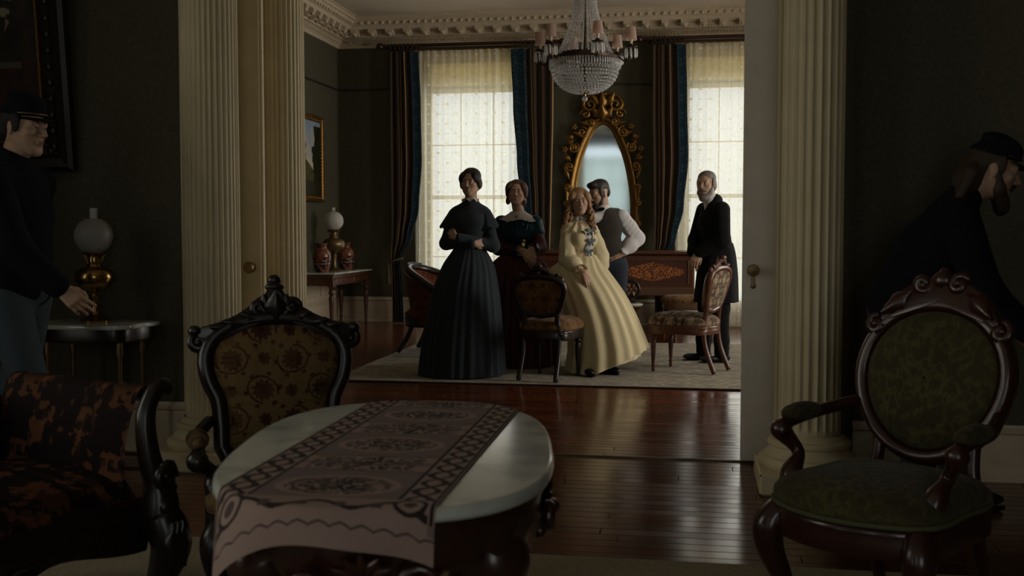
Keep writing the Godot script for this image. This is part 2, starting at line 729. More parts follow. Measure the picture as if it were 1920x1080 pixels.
func patterns() -> void:
	# damask of whorled flowers on a ground: used by several coverings
	var wob := noise(0.02, 2, 61)
	var flower := func(u: float, w: float) -> float:   # 1 = figure
		var best := 0.0
		for c: Vector2 in [Vector2(0.25, 0.22), Vector2(0.75, 0.72), Vector2(0.78, 0.2), Vector2(0.22, 0.74)]:
			var d := Vector2(u, w) - c
			d -= d.round()
			var r := d.length()
			var a := d.angle()
			var small: bool = c.x > 0.7 and c.y < 0.5 or c.x < 0.3 and c.y > 0.5
			var r0 := 0.10 if small else 0.165
			if r < r0 * (1.0 + 0.14 * cos(a * (7 if small else 11))) and (r < r0 * 0.42 or fposmod(r * 42.0 + a / TAU * 2.0, 1.0) > 0.12):
				best = 1.0
			if not small:
				var ring := absf(r - 0.235 - 0.025 * sin(a * 2.0 + c.x * 9.0))
				if ring < 0.017 and fposmod(a / TAU + c.x, 1.0) < 0.8:
					best = 1.0
				if absf(r - 0.285) < 0.03 and cos(a * 6.0 + 1.0) > 0.72:
					best = 1.0
		return best
	var weave := noise(0.6, 1, 5)
	var make := func(ground: Color, figure: Color) -> ImageTexture:
		return paint(320, 320, func(u: float, w: float):
			var f: float = flower.call(u + 0.012 * wob.get_noise_2d(u * 320, w * 320), w + 0.012 * wob.get_noise_2d(w * 320 + 90, u * 320))
			return mixc(ground, figure, f) * (1.0 + 0.10 * weave.get_noise_2d(u * 320, w * 320)))
	tri(cloth("red_damask", Color.WHITE), make.call(lin(0.16, 0.105, 0.042), lin(0.040, 0.012, 0.009)), Vector3.ONE * 5.0)
	tri(cloth("gold_damask", Color.WHITE), make.call(lin(0.17, 0.095, 0.035), lin(0.07, 0.032, 0.015)), Vector3.ONE * 5.0)
	tri(cloth("cream_damask", Color.WHITE), make.call(lin(0.055, 0.035, 0.022), lin(0.30, 0.22, 0.14)), Vector3.ONE * 5.5)
	tri(cloth("rust_damask", Color.WHITE), make.call(lin(0.16, 0.05, 0.022), lin(0.075, 0.02, 0.012)), Vector3.ONE * 5.0)
	# cut velvet: dark with worn amber islands
	var isl := noise(0.018, 4, 77)
	tri(cloth("cut_velvet", Color.WHITE, 0.9, 0.0), paint(320, 320, func(u: float, w: float):
		var a := TAU * u
		var b := TAU * w
		var q := isl.get_noise_3d(cos(a) * 60, sin(a) * 60, cos(b) * 60) + isl.get_noise_3d(sin(b) * 60, cos(a) * 40, 30)
		return mixc(lin(0.010, 0.006, 0.006), lin(0.11, 0.045, 0.018), (q - 0.22) * 9.0)), Vector3.ONE * 2.2)
	# olive brocade
	var bro := noise(0.03, 4, 78)
	tri(cloth("olive_brocade", Color.WHITE, 0.85, 0.15), paint(256, 256, func(u: float, w: float):
		var a := TAU * u
		var b := TAU * w
		var q := bro.get_noise_3d(cos(a) * 40, sin(a) * 40, cos(b) * 40) + bro.get_noise_3d(sin(b) * 40, cos(a) * 30, 10)
		return mixc(lin(0.085, 0.076, 0.030), lin(0.040, 0.036, 0.016), absf(q) * 3.0)), Vector3.ONE * 3.0)
	M.olive_brocade.heightmap_enabled = true
	relief(M.olive_brocade, 0.05, 0.25)
	cloth("olive_piping", lin(0.09, 0.095, 0.05))
	# lace: flower rosettes between net
	var lace := paint(256, 256, func(u: float, w: float):
		var best := 0.0
		for c: Vector2 in [Vector2(0.25, 0.25), Vector2(0.75, 0.75)]:
			var d: Vector2 = Vector2(u, w) - c
			d -= d.round()
			var r := d.length()
			if r < 0.075 + 0.012 * cos(d.angle() * 6.0):
				best = 1.0
			elif absf(r - 0.19) < 0.014:
				best = maxf(best, 0.35)
			elif absf(r - 0.28) < 0.02 and cos(d.angle() * 6.0) > 0.3:
				best = maxf(best, 0.3)
		for c: Vector2 in [Vector2(0.75, 0.25), Vector2(0.25, 0.75)]:
			var d: Vector2 = Vector2(u, w) - c
			d -= d.round()
			if absf(d.x) + absf(d.y) < 0.07:
				best = maxf(best, 0.55)
		var net := 0.08 if sin(u * TAU * 32) * sin(w * TAU * 32) > 0.0 else 0.0
		return Color(0.96, 0.95, 0.90, 0.60 + net + 0.34 * best))
	var lm := mat("lace", Color.WHITE, 0.9, 0.0, 0.1)
	lm.albedo_texture = lace
	lm.transparency = BaseMaterial3D.TRANSPARENCY_ALPHA
	lm.backlight_enabled = true
	lm.backlight = Color(0.98, 0.965, 0.90)
	lm.cull_mode = BaseMaterial3D.CULL_DISABLED
	lm.uv1_scale = Vector3(6, 14, 1)
	var lw: StandardMaterial3D = lm.duplicate()
	lw.resource_name = "white_lace"
	lw.albedo_color = Color(0.9, 0.97, 1.0)
	M.white_lace = lw
	var bl := mat("blind", lin(0.58, 0.50, 0.32), 0.9)
	bl.backlight_enabled = true
	bl.backlight = Color(0.86, 0.81, 0.64)
	# drapes
	var st := cloth("striped_drape", Color.WHITE, 0.75, 0.35)
	st.albedo_texture = paint(256, 4, func(u: float, _w: float):
		var q := fposmod(u * 4.0, 1.0)
		return lin(0.48, 0.31, 0.14) if q < 0.13 else (lin(0.028, 0.018, 0.012) if q < 0.2 or q > 0.9 else lin(0.055, 0.036, 0.022)))
	st.cull_mode = BaseMaterial3D.CULL_DISABLED
	var tl := cloth("teal_velvet", Color.WHITE, 0.8, 0.4)
	var tw := noise(0.02, 2, 12)
	tl.albedo_texture = paint(128, 256, func(u: float, w: float):
		var q := sin(u * TAU * 2.0 + 2.4 * sin(w * TAU * 2.0) + tw.get_noise_2d(u * 128, w * 256)) * sin(w * TAU * 4.0 + 2.0 * sin(u * TAU))
		return mixc(lin(0.010, 0.026, 0.040), lin(0.024, 0.055, 0.075), q * 4.0))
	tl.uv1_scale = Vector3(1, 8, 1)
	tl.cull_mode = BaseMaterial3D.CULL_DISABLED
	cloth("cord", lin(0.11, 0.08, 0.05), 0.8)
	# rugs
	var rn := noise(0.05, 4, 91)
	tri(cloth("old_rug", Color.WHITE), paint(384, 384, func(u: float, w: float):
		var q := rn.get_noise_2d(u * 384, w * 384)
		var f: float = flower.call(u * 3.0, w * 3.0)
		var base := mixc(lin(0.21, 0.18, 0.13), lin(0.32, 0.28, 0.20), 0.5 + q * 1.4)
		return mixc(base, lin(0.12, 0.105, 0.09), f * 0.6 * (0.7 + q))), Vector3.ONE * 0.7)
	relief(M.old_rug, 0.3, 0.3)
	tri(cloth("beige_carpet", Color.WHITE), noise_tex(lin(0.24, 0.20, 0.13), lin(0.33, 0.28, 0.19), 0.12, 92), Vector3.ONE * 1.5)
	relief(M.beige_carpet, 0.35, 0.3)
	cloth("rug_binding", lin(0.03, 0.025, 0.02))


func build_shell() -> void:
	# floor: a base, then the boards, each a piece of its own where they can be told apart
	var base := MB.new()
	base.box(Vector3((XL + XR) / 2, -0.17, (ZB + ZF) / 2), Vector3(XR - XL + 0.6, 0.3, ZF - ZB + 0.6))
	var fl := struct("floor", base, M.gap)
	var wd := 0.083
	var lens := [1.5, 1.9, 2.4]
	var shapes := []
	for l in lens:
		var b := MB.new()
		b.box(Vector3(l / 2, -0.0105, 0), Vector3(l - 0.003, 0.021, wd - 0.003), 0.0015)
		shapes.append(b.mesh())
	var rng := RandomNumberGenerator.new()
	rng.seed = 4
	var z := -8.27
	var count := 0
	while z < -3.85:
		var x := -2.6 - rng.randf() * 1.2
		while x < 1.7:
			var k := rng.randi() % 3
			put("plank", shapes[k], M["plank%d" % (rng.randi() % 4)], fl, Vector3(x, 0, z))
			x += lens[k]
			count += 1
		z += wd
	# the boards beyond, too fine to tell apart, and those out of sight
	for k in 4:
		var far := MB.new()
		var i := 0
		for span in [[ZB + 0.04, -8.31, XL, XR], [-8.27, -3.86, XL, -3.9], [-8.27, -3.86, 3.3, XR], [-3.86, ZF, XL, XR]]:
			var zz: float = span[0]
			while zz < span[1]:
				if i % 4 == k and span[3] > span[2]:
					far.box(Vector3((span[2] + span[3]) / 2, -0.0105, zz), Vector3(span[3] - span[2], 0.021, wd - 0.002), 0.001)
				i += 1
				zz += wd
		var o := put("boards", far, M["plank%d" % k], fl)
		o.set_meta("kind", "stuff")
	# ceiling
	var c := MB.new()
	c.box(Vector3((XL + XR) / 2, YC + 0.15, (ZB + ZF) / 2), Vector3(XR - XL + 0.6, 0.3, ZF - ZB + 0.6))
	struct("ceiling", c, M.ceiling)
	# walls with their openings: [from, to, sill, head]
	wall_x("wall_back", ZB - 0.3, ZB, [[-3.50, -2.20, 0.06, 3.42], [-0.15, 1.10, 0.06, 3.42]])
	wall_x("wall_front", ZF, ZF + 0.3, [[-3.5, -1.9, 0.4, 3.6], [0.2, 1.6, 0.4, 3.2]])
	wall_z("wall_left", XL - 0.3, XL, [[-2.6, -1.4, 0.5, 3.2], [0.2, 1.4, 0.5, 3.2]])
	wall_z("wall_right", XR, XR + 0.3, [[-12.0, -10.8, 0.4, 3.2], [-9.0, -7.8, 0.4, 3.2]])
	# partition, hollow for the sliding doors
	var p := MB.new()
	for s in [[XL, -2.36], [0.40, XR]]:
		var cx: float = (s[0] + s[1]) / 2
		var w: float = s[1] - s[0]
		var back := 0.17 if s[0] < -3.0 else 0.0   # the wall is set back behind the left columns
		p.box(Vector3(cx - back / 2, YC / 2, (ZP0 - 5.66) / 2), Vector3(w - back, YC, ZP0 + 5.66))
		p.box(Vector3(cx - back / 2, YC / 2, (ZP1 - 5.78) / 2), Vector3(w - back, YC, -5.78 - ZP1))
	p.box(Vector3(-0.98, (YC + 3.6) / 2, (ZP0 + ZP1) / 2), Vector3(3.2, YC - 3.6, ZP0 - ZP1 - 0.01))
	struct("wall_partition", p, M.wall_green)
	# jamb linings
	var jl := setting("trim_1")
	for s in [-1, 1]:
		var jx := -2.36 if s < 0 else 0.40
		var j := MB.new()
		var jn := jx - (0.17 if s < 0 else 0.0)
		j.box(Vector3(jn + s * 0.02, 1.8, -5.588), Vector3(0.05, 3.6, 0.196), 0.006)
		j.box(Vector3(jn + s * 0.02, 1.8, -5.857), Vector3(0.05, 3.6, 0.206), 0.006)
		j.box(Vector3(jn + s * 0.10, 1.8, ZP0 + 0.012), Vector3(0.22, 3.6, 0.03), 0.006)
		j.box(Vector3(jn + s * 0.10, 1.8, ZP1 - 0.012), Vector3(0.22, 3.6, 0.03), 0.006)
		put("jamb_lining", j, M.cream, jl)
	var hd := MB.new()
	hd.box(Vector3(-0.98, 3.72, ZP0 + 0.02), Vector3(3.3, 0.2, 0.06), 0.01)
	hd.box(Vector3(-0.98, 3.72, ZP1 - 0.02), Vector3(3.3, 0.2, 0.06), 0.01)
	put("head_casing", hd, M.cream, jl)
	# brass track of the doors
	var tr := MB.new()
	tr.box(Vector3(-0.98, 0.002, -5.72), Vector3(2.76, 0.012, 0.035), 0.004)
	struct("trim_2", tr, M.track)
	# baseboards: a board, a moulded cap and a shoe
	baseboard("baseboard_back", Vector3(XL, 0, ZB), Vector3(XR, 0, ZB), Vector3.BACK, 0.33, [])
	baseboard("baseboard_left", Vector3(XL, 0, ZP1), Vector3(XL, 0, ZB), Vector3.RIGHT, 0.33, [])
	baseboard("baseboard_right", Vector3(XR, 0, ZB), Vector3(XR, 0, ZP1), Vector3.LEFT, 0.33, [])
	baseboard("baseboard_near_left", Vector3(XL, 0, ZP0), Vector3(-2.72, 0, ZP0), Vector3.BACK, 0.27, [])
	baseboard("baseboard_near_right", Vector3(0.76, 0, ZP0), Vector3(XR, 0, ZP0), Vector3.BACK, 0.27, [])
	# panelled dado behind the console
	var da := setting("trim_3")
	var db := MB.new()
	db.box(Vector3(XL + 0.012, 0.5, -12.6), Vector3(0.024, 0.36, 2.3), 0.004)
	put("board", db, M.trim, da)
	for k in 3:
		var pn := MB.new()
		pn.box(Vector3(XL + 0.03, 0.5, -13.35 + k * 0.72), Vector3(0.02, 0.24, 0.56), 0.008)
		put("panel", pn, M.trim, da)
	# thin picture rail
	var pr := MB.new()
	pr.box(Vector3(XL + 0.012, 3.06, (ZB + ZP1) / 2), Vector3(0.024, 0.022, ZP1 - ZB), 0.004)
	pr.box(Vector3((XL + XR) / 2, 3.06, ZB + 0.012), Vector3(XR - XL, 0.022, 0.024), 0.004)
	struct("trim_4", pr, M.rail)
	build_cornice()


func wall_x(called: String, z0: float, z1: float, holes: Array) -> void:
	var m := MB.new()
	var x := XL - 0.3
	var cz := (z0 + z1) / 2
	for h in holes:
		m.box(Vector3((x + h[0]) / 2, YC / 2, cz), Vector3(h[0] - x, YC, z1 - z0))
		m.box(Vector3((h[0] + h[1]) / 2, h[2] / 2, cz), Vector3(h[1] - h[0], h[2], z1 - z0))
		m.box(Vector3((h[0] + h[1]) / 2, (h[3] + YC) / 2, cz), Vector3(h[1] - h[0], YC - h[3], z1 - z0))
		x = h[1]
	m.box(Vector3((x + XR + 0.3) / 2, YC / 2, cz), Vector3(XR + 0.3 - x, YC, z1 - z0))
	struct(called, m, M.wall_green)


func wall_z(called: String, x0: float, x1: float, holes: Array) -> void:
	var m := MB.new()
	var z := ZB
	var cx := (x0 + x1) / 2
	for h in holes:
		m.box(Vector3(cx, YC / 2, (z + h[0]) / 2), Vector3(x1 - x0, YC, h[0] - z))
		m.box(Vector3(cx, h[2] / 2, (h[0] + h[1]) / 2), Vector3(x1 - x0, h[2], h[1] - h[0]))
		m.box(Vector3(cx, (h[3] + YC) / 2, (h[0] + h[1]) / 2), Vector3(x1 - x0, YC - h[3], h[1] - h[0]))
		z = h[1]
	m.box(Vector3(cx, YC / 2, (z + ZF) / 2), Vector3(x1 - x0, YC, ZF - z))
	struct(called, m, M.wall_green)


func baseboard(called: String, a: Vector3, b: Vector3, out: Vector3, h: float, _x: Array) -> void:
	var o := setting(called)
	var prof := [Vector2(0, 0), Vector2(0.03, 0), Vector2(0.03, h * 0.8), Vector2(0.022, h * 0.83), Vector2(0.036, h * 0.86), Vector2(0.038, h * 0.9), Vector2(0.02, h * 0.95), Vector2(0.018, h), Vector2(0, h)]
	var bd := MB.new()
	extrude(bd, prof, a, b, out)
	put("board", bd, M.trim, o)
	var sh := MB.new()
	extrude(sh, [Vector2(0.03, 0), Vector2(0.05, 0), Vector2(0.05, 0.012), Vector2(0.036, 0.03), Vector2(0.03, 0.03)], a, b, out)
	put("shoe_moulding", sh, M.trim, o)


# a profile (out from the wall, up) run from a to b, each face with its own edges
func extrude(m: MB, prof: Array, a: Vector3, b: Vector3, out: Vector3) -> void:
	var flip := (b - a).cross(Vector3.UP).dot(out) < 0
	for i in prof.size() - 1:
		var p: Vector3 = out * prof[i].x + Vector3.UP * prof[i].y
		var q: Vector3 = out * prof[i + 1].x + Vector3.UP * prof[i + 1].y
		if flip:
			m.quad(b + p, a + p, a + q, b + q)
		else:
			m.quad(a + p, b + p, b + q, a + q)


func build_cornice() -> void:
	var prof := [Vector2(0, 3.60), Vector2(0.03, 3.60), Vector2(0.035, 3.63), Vector2(0.06, 3.65), Vector2(0.06, 3.685), Vector2(0.085, 3.70), Vector2(0.085, 3.715), Vector2(0.10, 3.72), Vector2(0.10, 3.80), Vector2(0.27, 3.80), Vector2(0.275, 3.845), Vector2(0.30, 3.85), Vector2(0.33, 3.88), Vector2(0.335, 3.90), Vector2(0.36, 3.905), Vector2(0.36, 3.93), Vector2(0.40, 3.95)]
	# modillion: a scrolled bracket with a leaf under it
	var md := MB.new()
	var side := [Vector2(0.0, 0.0), Vector2(0.03, -0.07), Vector2(0.07, -0.075), Vector2(0.10, -0.05), Vector2(0.14, -0.045), Vector2(0.165, -0.03), Vector2(0.165, 0.0)]
	for i in side.size():
		var p: Vector2 = side[i]
		var q: Vector2 = side[(i + 1) % side.size()]
		md.quad(Vector3(-0.045, q.y, q.x), Vector3(-0.045, p.y, p.x), Vector3(0.045, p.y, p.x), Vector3(0.045, q.y, q.x))
	for sg in [-1.0, 1.0]:
		for i in side.size() - 2:
			var t := [Vector3(sg * 0.045, side[0].y, side[0].x), Vector3(sg * 0.045, side[i + 1].y, side[i + 1].x), Vector3(sg * 0.045, side[i + 2].y, side[i + 2].x)]
			if sg > 0:
				md.tri(t[0], t[2], t[1])
			else:
				md.tri(t[0], t[1], t[2])
	md.ball(Vector3(0, -0.062, 0.075), Vector3(0.03, 0.02, 0.05), 8)
	md.ball(Vector3(0, -0.05, 0.14), Vector3(0.04, 0.022, 0.022), 8)
	var mds := md.mesh()
	var egg := MB.new()
	egg.ball(Vector3.ZERO, Vector3(0.026, 0.024, 0.02), 8)
	var eggs := egg.mesh()
	for side_wall in [0, 1]:
		var o := setting("trim_5" if side_wall == 0 else "trim_6")
		var a := Vector3(XL, 0, ZB) if side_wall == 0 else Vector3(XL, 0, ZP1)
		var b := Vector3(XR, 0, ZB) if side_wall == 0 else Vector3(XL, 0, ZB)
		var out := Vector3.BACK if side_wall == 0 else Vector3.RIGHT
		var mm := MB.new()
		extrude(mm, prof, a, b, out)
		put("moulding", mm, M.trim, o)
		var dir := (b - a).normalized()
		var l := (b - a).length()
		var turn := Basis() if side_wall == 0 else yaw(90)
		var fine := MB.new()   # beads and small dentils, too small to pick apart
		var t := 0.05 if side_wall == 0 else 4.6
		var lim := 5.9 if side_wall == 0 else l
		while t < lim:
			fine.box(a + dir * t + out * 0.07 + Vector3.UP * 3.668, Vector3(0.022, 0.03, 0.022), 0.003, turn)
			fine.box(a + dir * t + out * 0.098 + Vector3.UP * 3.709, Vector3(0.02, 0.014, 0.022), 0.0, turn)
			t += 0.038
		var f := put("dentils", fine, M.trim, o)
		f.set_meta("kind", "stuff")
		t = 0.30 if side_wall == 0 else l - 0.42 - 0.235 * 13
		while t < lim - 0.1:
			put("modillion", mds, M.trim, o, a + dir * t + out * 0.10 + Vector3.UP * 3.80, turn)
			t += 0.235
		t = 0.42 if side_wall == 0 else 5.0
		while t < lim - 0.35:
			put("egg", eggs, M.trim, o, a + dir * t + out * 0.325 + Vector3.UP * 3.868, turn)
			t += 0.094


func build_columns() -> void:
	# a fluted shaft: twenty flutes with fillets between, ending above a moulded base on a square plinth
	var shafts := []
	var R := 0.143
	for nf: int in [34, 22]:   # the columns on the left are reeded more finely
		var shaft := MB.new()
		var rs := []
		for j in [[0.255, 0.0], [0.275, 0.0], [0.29, 0.7], [0.31, 1.0], [2.0, 1.0], [3.2, 1.0], [3.6, 1.0]]:
			var row := PackedVector3Array()
			var taper: float = 1.0 - 0.03 * clampf((j[0] - 0.6) / 2.7, 0, 1)
			for k in nf * 10 + 1:
				var a := -TAU * k / (nf * 10.0)
				var q := fposmod(k / 10.0, 1.0)
				var dpt := 0.0
				if q > 0.1 and q < 0.9:
					dpt = (0.26 / nf) * sqrt(maxf(0.0, 1.0 - pow((q - 0.5) / 0.42, 2)))
				var r: float = (R - dpt * j[1]) * taper
				row.append(Vector3(cos(a) * r, j[0], sin(a) * r))
			rs.append(row)
		shaft.rows(rs, true)
		shafts.append(shaft.mesh())
	var bs := MB.new()
	bs.lathe([Vector2(0.0, 0.10), Vector2(0.225, 0.10), Vector2(0.236, 0.115), Vector2(0.238, 0.13), Vector2(0.228, 0.15), Vector2(0.205, 0.157), Vector2(0.202, 0.165), Vector2(0.185, 0.185), Vector2(0.182, 0.198), Vector2(0.19, 0.203), Vector2(0.192, 0.215), Vector2(0.184, 0.228), Vector2(0.168, 0.232), Vector2(0.166, 0.24), Vector2(0.15, 0.256)], 48)
	var pl := MB.new()
	pl.box(Vector3(0, 0.05, 0), Vector3(0.48, 0.10, 0.48), 0.01)
	var cp := MB.new()
	cp.lathe([Vector2(0.144, 3.56), Vector2(0.165, 3.57), Vector2(0.165, 3.59), Vector2(0.15, 3.60), Vector2(0.18, 3.64), Vector2(0.19, 3.66)], 48)
	cp.box(Vector3(0, 3.69, 0), Vector3(0.44, 0.06, 0.44), 0.008)
	cp.box(Vector3(0, 3.83, 0), Vector3(0.40, 0.22, 0.40), 0.008)
	var bm := bs.mesh()
	var pm := pl.mesh()
	var cm := cp.mesh()
	for c in [[-2.445, -5.22, "fluted cream column beside the oil lamp, on the carved chair's side", "near"], [0.53, -5.22, "fluted cream column beside the drawn-out sliding door, behind green armchair", "near"], [-2.455, -6.2, "far fluted cream column at the left jamb, beyond the brass door knob", "far"], [0.52, -6.2, "far fluted column hidden behind the drawn-out sliding door", "far"]]:
		var t := thing("fluted_column", c[2], "column", Vector3(c[0], 0, c[1]), 0.0, "fluted columns of the doorway")
		put("plinth", pm, M.cream, t)
		put("base", bm, M.cream, t)
		put("shaft", shafts[0 if c[0] < -1.0 else 1], M.cream, t)
		put("capital", cm, M.cream, t)
	# sliding doors
	for s in [-1, 1]:
		var edge := -2.378 if s < 0 else 0.245
		var d := setting("door_1" if s < 0 else "door_2")
		d.position = Vector3(edge, 0, -5.72)
		d.set_meta("label", "left sliding door, only its edge drawn out of the wall" if s < 0 else "off-white sliding door drawn partly out of the wall, with round knob")
		var lf := MB.new()
		lf.box(Vector3(s * 0.55, 1.79, 0), Vector3(1.1, 3.56, 0.055), 0.004)
		put("leaf", lf, M.cream if s < 0 else M.door_white, d)
		var ed := MB.new()
		ed.box(Vector3(s * -0.004, 1.79, 0.0), Vector3(0.016, 3.56, 0.03), 0.004)
		put("edge_bead", ed, M.cream if s < 0 else M.door_white, d)
		var kn := MB.new()
		kn.lathe([Vector2(0, 0), Vector2(0.027, 0), Vector2(0.027, 0.004), Vector2(0.012, 0.008), Vector2(0.011, 0.024), Vector2(0.026, 0.03), Vector2(0.032, 0.042), Vector2(0.028, 0.055), Vector2(0.0, 0.061)], 20, Vector3.ZERO, rot(Vector3.RIGHT, 90))
		put("knob", kn, M.old_brass, d, Vector3(s * 0.042 if s > 0 else -0.056, 1.0, 0.0275))
		var es := MB.new()
		if s > 0:
			es.box(Vector3(0.042, 0.945, 0.031), Vector3(0.016, 0.05, 0.008), 0.003)
			es.ball(Vector3(0.042, 0.918, 0.031), Vector3(0.014, 0.014, 0.006), 10)
			put("keyhole_cover", es, M.old_brass, d)
		else:
			es.box(Vector3(0.006, 0.98, 0), Vector3(0.006, 0.2, 0.026), 0.002)
			put("edge_pull", es, M.bronze, d)


func build_windows() -> void:
	for w in [[-3.50, -2.20, 1], [-0.15, 1.10, 2]]:
		var x0: float = w[0]
		var x1: float = w[1]
		var cx := (x0 + x1) / 2
		var o := setting("window_%d" % w[2])
		var cs := MB.new()   # casing on the room side
		cs.box(Vector3(x0 - 0.05, 1.72, ZB + 0.02), Vector3(0.10, 3.4, 0.05), 0.008)
		cs.box(Vector3(x1 + 0.05, 1.72, ZB + 0.02), Vector3(0.10, 3.4, 0.05), 0.008)
		cs.box(Vector3(cx, 3.47, ZB + 0.025), Vector3(x1 - x0 + 0.36, 0.1, 0.06), 0.008)
		put("casing", cs, M.trim, o)
		var fr := MB.new()
		for x in [x0 + 0.025, x1 - 0.025]:
			fr.box(Vector3(x, 1.74, ZB - 0.15), Vector3(0.05, 3.36, 0.10), 0.005)
		for y in [0.09, 1.645, 3.03, 3.40]:
			fr.box(Vector3(cx, y, ZB - 0.15), Vector3(x1 - x0, 0.05, 0.10), 0.005)
		put("sash_frame", fr, M.trim, o)
		for k in 2:
			var b := MB.new()
			b.box(Vector3(x0 + (x1 - x0) * (k + 1) / 3.0, 1.56, ZB - 0.15), Vector3(0.014, 2.9, 0.035), 0.004)
			put("glazing_bar", b, M.trim, o)
		for y in [0.86, 2.33]:
			var b := MB.new()
			b.box(Vector3(cx, y, ZB - 0.15), Vector3(x1 - x0 - 0.1, 0.016, 0.034), 0.004)
			put("glazing_bar", b, M.trim, o)
		var ys := [0.115, 0.86, 1.645, 2.33, 3.005]
		for i in 3:
			for j in 4:
				var xa := x0 + 0.05 + (x1 - x0 - 0.1) * i / 3.0
				var wdt := (x1 - x0 - 0.1) / 3.0
				var g := MB.new()
				g.box(Vector3(xa + wdt / 2, (ys[j] + ys[j + 1]) / 2, ZB - 0.15), Vector3(wdt - 0.02, ys[j + 1] - ys[j] - 0.02, 0.004))
				put("pane", g, M.window_glass, o)
		var rb := MB.new()
		rb.box(Vector3(cx, 3.22, ZB - 0.07), Vector3(x1 - x0 - 0.02, 0.34, 0.004))
		rb.box(Vector3(cx, 3.045, ZB - 0.07), Vector3(x1 - x0 - 0.02, 0.025, 0.016), 0.004)
		put("roller_blind", rb, M.blind, o)
		var sl := MB.new()
		sl.box(Vector3(cx, 0.04, ZB - 0.1), Vector3(x1 - x0, 0.035, 0.3), 0.008)
		put("sill", sl, M.trim, o)
	# windows outside the picture, whose light falls into it
	var k := 3
	for w in [[XR + 0.15, -11.4, 0], [XR + 0.15, -8.4, 0], [XL - 0.15, -2.0, 0], [XL - 0.15, 0.8, 0], [-2.7, ZF + 0.15, 1], [0.9, ZF + 0.15, 1]]:
		var o := setting("window_%d" % k)
		k += 1
		var fr := MB.new()
		var wd := 1.2 if w[2] == 0 else 1.6
		for s in [-0.5, -0.17, 0.17, 0.5]:
			fr.box(Vector3(s * wd, 1.83, 0), Vector3(0.05 if absf(s) > 0.3 else 0.025, 2.75, 0.06), 0.004)
		for y in [0.48, 1.15, 1.83, 2.5, 3.17]:
			fr.box(Vector3(0, y, 0), Vector3(wd, 0.045 if y in [0.48, 1.83, 3.17] else 0.025, 0.06), 0.004)
		put("sash_frame", fr, M.trim, o)
		o.position = Vector3(w[0], 0, w[1])
		if w[2] == 0:
			o.rotation_degrees.y = 90.0


func build_drapes() -> void:
	# lace panels
	for p in [[-3.62, -2.12, "sheer patterned lace curtain glowing behind the woman in dark grey"], [-0.28, 1.20, "sheer patterned lace curtain glowing behind the bearded man in black"]]:
		var t := thing("lace_curtain", p[2], "curtain", Vector3(p[0], 0, ZB + 0.17), 0.0, "lace curtains of the far windows")
		var w: float = p[1] - p[0]
		var m := MB.new()
		m.grid(150, 40, func(u: float, v: float):
			var y := 3.52 - v * 3.50
			var a := 0.012 + 0.02 * (1.0 - v) * 0.4 + 0.012 * sin(u * 9.0 + 1.0)
			return Vector3(u * w + 0.012 * sin(u * 61 + v * 2.0), y, a * sin(u * TAU * 17 + 1.5 * sin(u * 13) + 0.4 * sin(v * 3.0))))
		put("panel", m, M.lace, t)
		var hm := MB.new()
		hm.tube([Vector3(0, 3.525, 0), Vector3(w, 3.525, 0)], 0.008, 6)
		put("casing_rod", hm, M.brass, t)
	var rl := thing("lace_curtain", "cool white lace curtain of the window behind the camera", "curtain", Vector3(-3.55, 0, ZF - 0.1))
	var rm := MB.new()
	rm.grid(100, 10, func(u: float, v: float): return Vector3(u * 1.7, 3.3 - v * 3.25, 0.02 * sin(u * TAU * 14)))
	put("panel", rm, M.white_lace, rl)
	# heavy drapes: [outer edge x, leading edge x at heights (y, x), tie height, label]
	drape(-3.92, [[3.5, -3.53], [2.8, -3.50], [2.1, -3.49], [1.5, -3.53], [1.1, -3.62], [0.9, -3.74], [0.8, -3.78], [0.6, -3.76], [0.0, -3.74]], -3.90, "gold-striped brown drape with teal edge, tied back beside the brown armchair")
	drape(-1.80, [[3.5, -2.33], [2.8, -2.30], [2.1, -2.25], [1.5, -2.19], [1.1, -2.10], [0.9, -1.98], [0.8, -1.95], [0.6, -1.97], [0.0, -2.0]], -1.84, "striped drape with teal edge hanging between the plum woman and the gilt mirror")
	drape(-0.56, [[3.5, -0.14], [2.8, -0.12], [2.1, -0.10], [1.5, -0.15], [1.1, -0.24], [0.9, -0.34], [0.8, -0.36], [0.6, -0.30], [0.0, -0.08]], -0.52, "striped drape with teal edge behind the piano, beside the bearded man's window")
	drape(1.55, [[3.5, 1.14], [2.1, 1.10], [1.1, 1.2], [0.8, 1.36], [0.0, 1.3]], 1.5, "striped drape on the far side of the bearded man's window")
	# poles with rings
	for p in [[-4.05, -1.68, "dark red curtain pole with rings above the left window", [[-3.92, -3.53], [-2.33, -1.80]]], [-0.72, 1.75, "dark red curtain pole with rings above the right window", [[-0.56, -0.14], [1.14, 1.55]]]]:
		var t := thing("curtain_pole", p[2], "curtain pole", Vector3(0, 3.575, ZB + 0.25), 0.0, "curtain poles")
		var pm := MB.new()
		pm.tube([Vector3(p[0], 0, 0), Vector3(p[1], 0, 0)], 0.026, 12)
		put("pole", pm, M.rosewood, t)
		for x in [p[0], p[1]]:
			var f := MB.new()
			f.ball(Vector3(x, 0, 0), Vector3(0.05, 0.045, 0.045), 12)
			put("finial", f, M.rosewood, t)
			var br := MB.new()
			br.box(Vector3(x + (0.12 if x == p[0] else -0.12), 0, -0.12), Vector3(0.03, 0.04, 0.26), 0.005)
			put("bracket", br, M.rosewood, t)
		var rg := MB.new()
		var rr := []
		for q in 16:
			var a := TAU * q / 16
			rr.append(Vector3(0, cos(a) * 0.043, sin(a) * 0.043))
		rr.append(rr[0])
		rg.tube(rr, 0.008, 6, 1.0, false)
		var rgm := rg.mesh()
		for span in p[3]:
			for q in 7:
				put("ring", rgm, M.ebony, t, Vector3(lerpf(span[0], span[1], (q + 0.5) / 7.0), -0.018, 0))


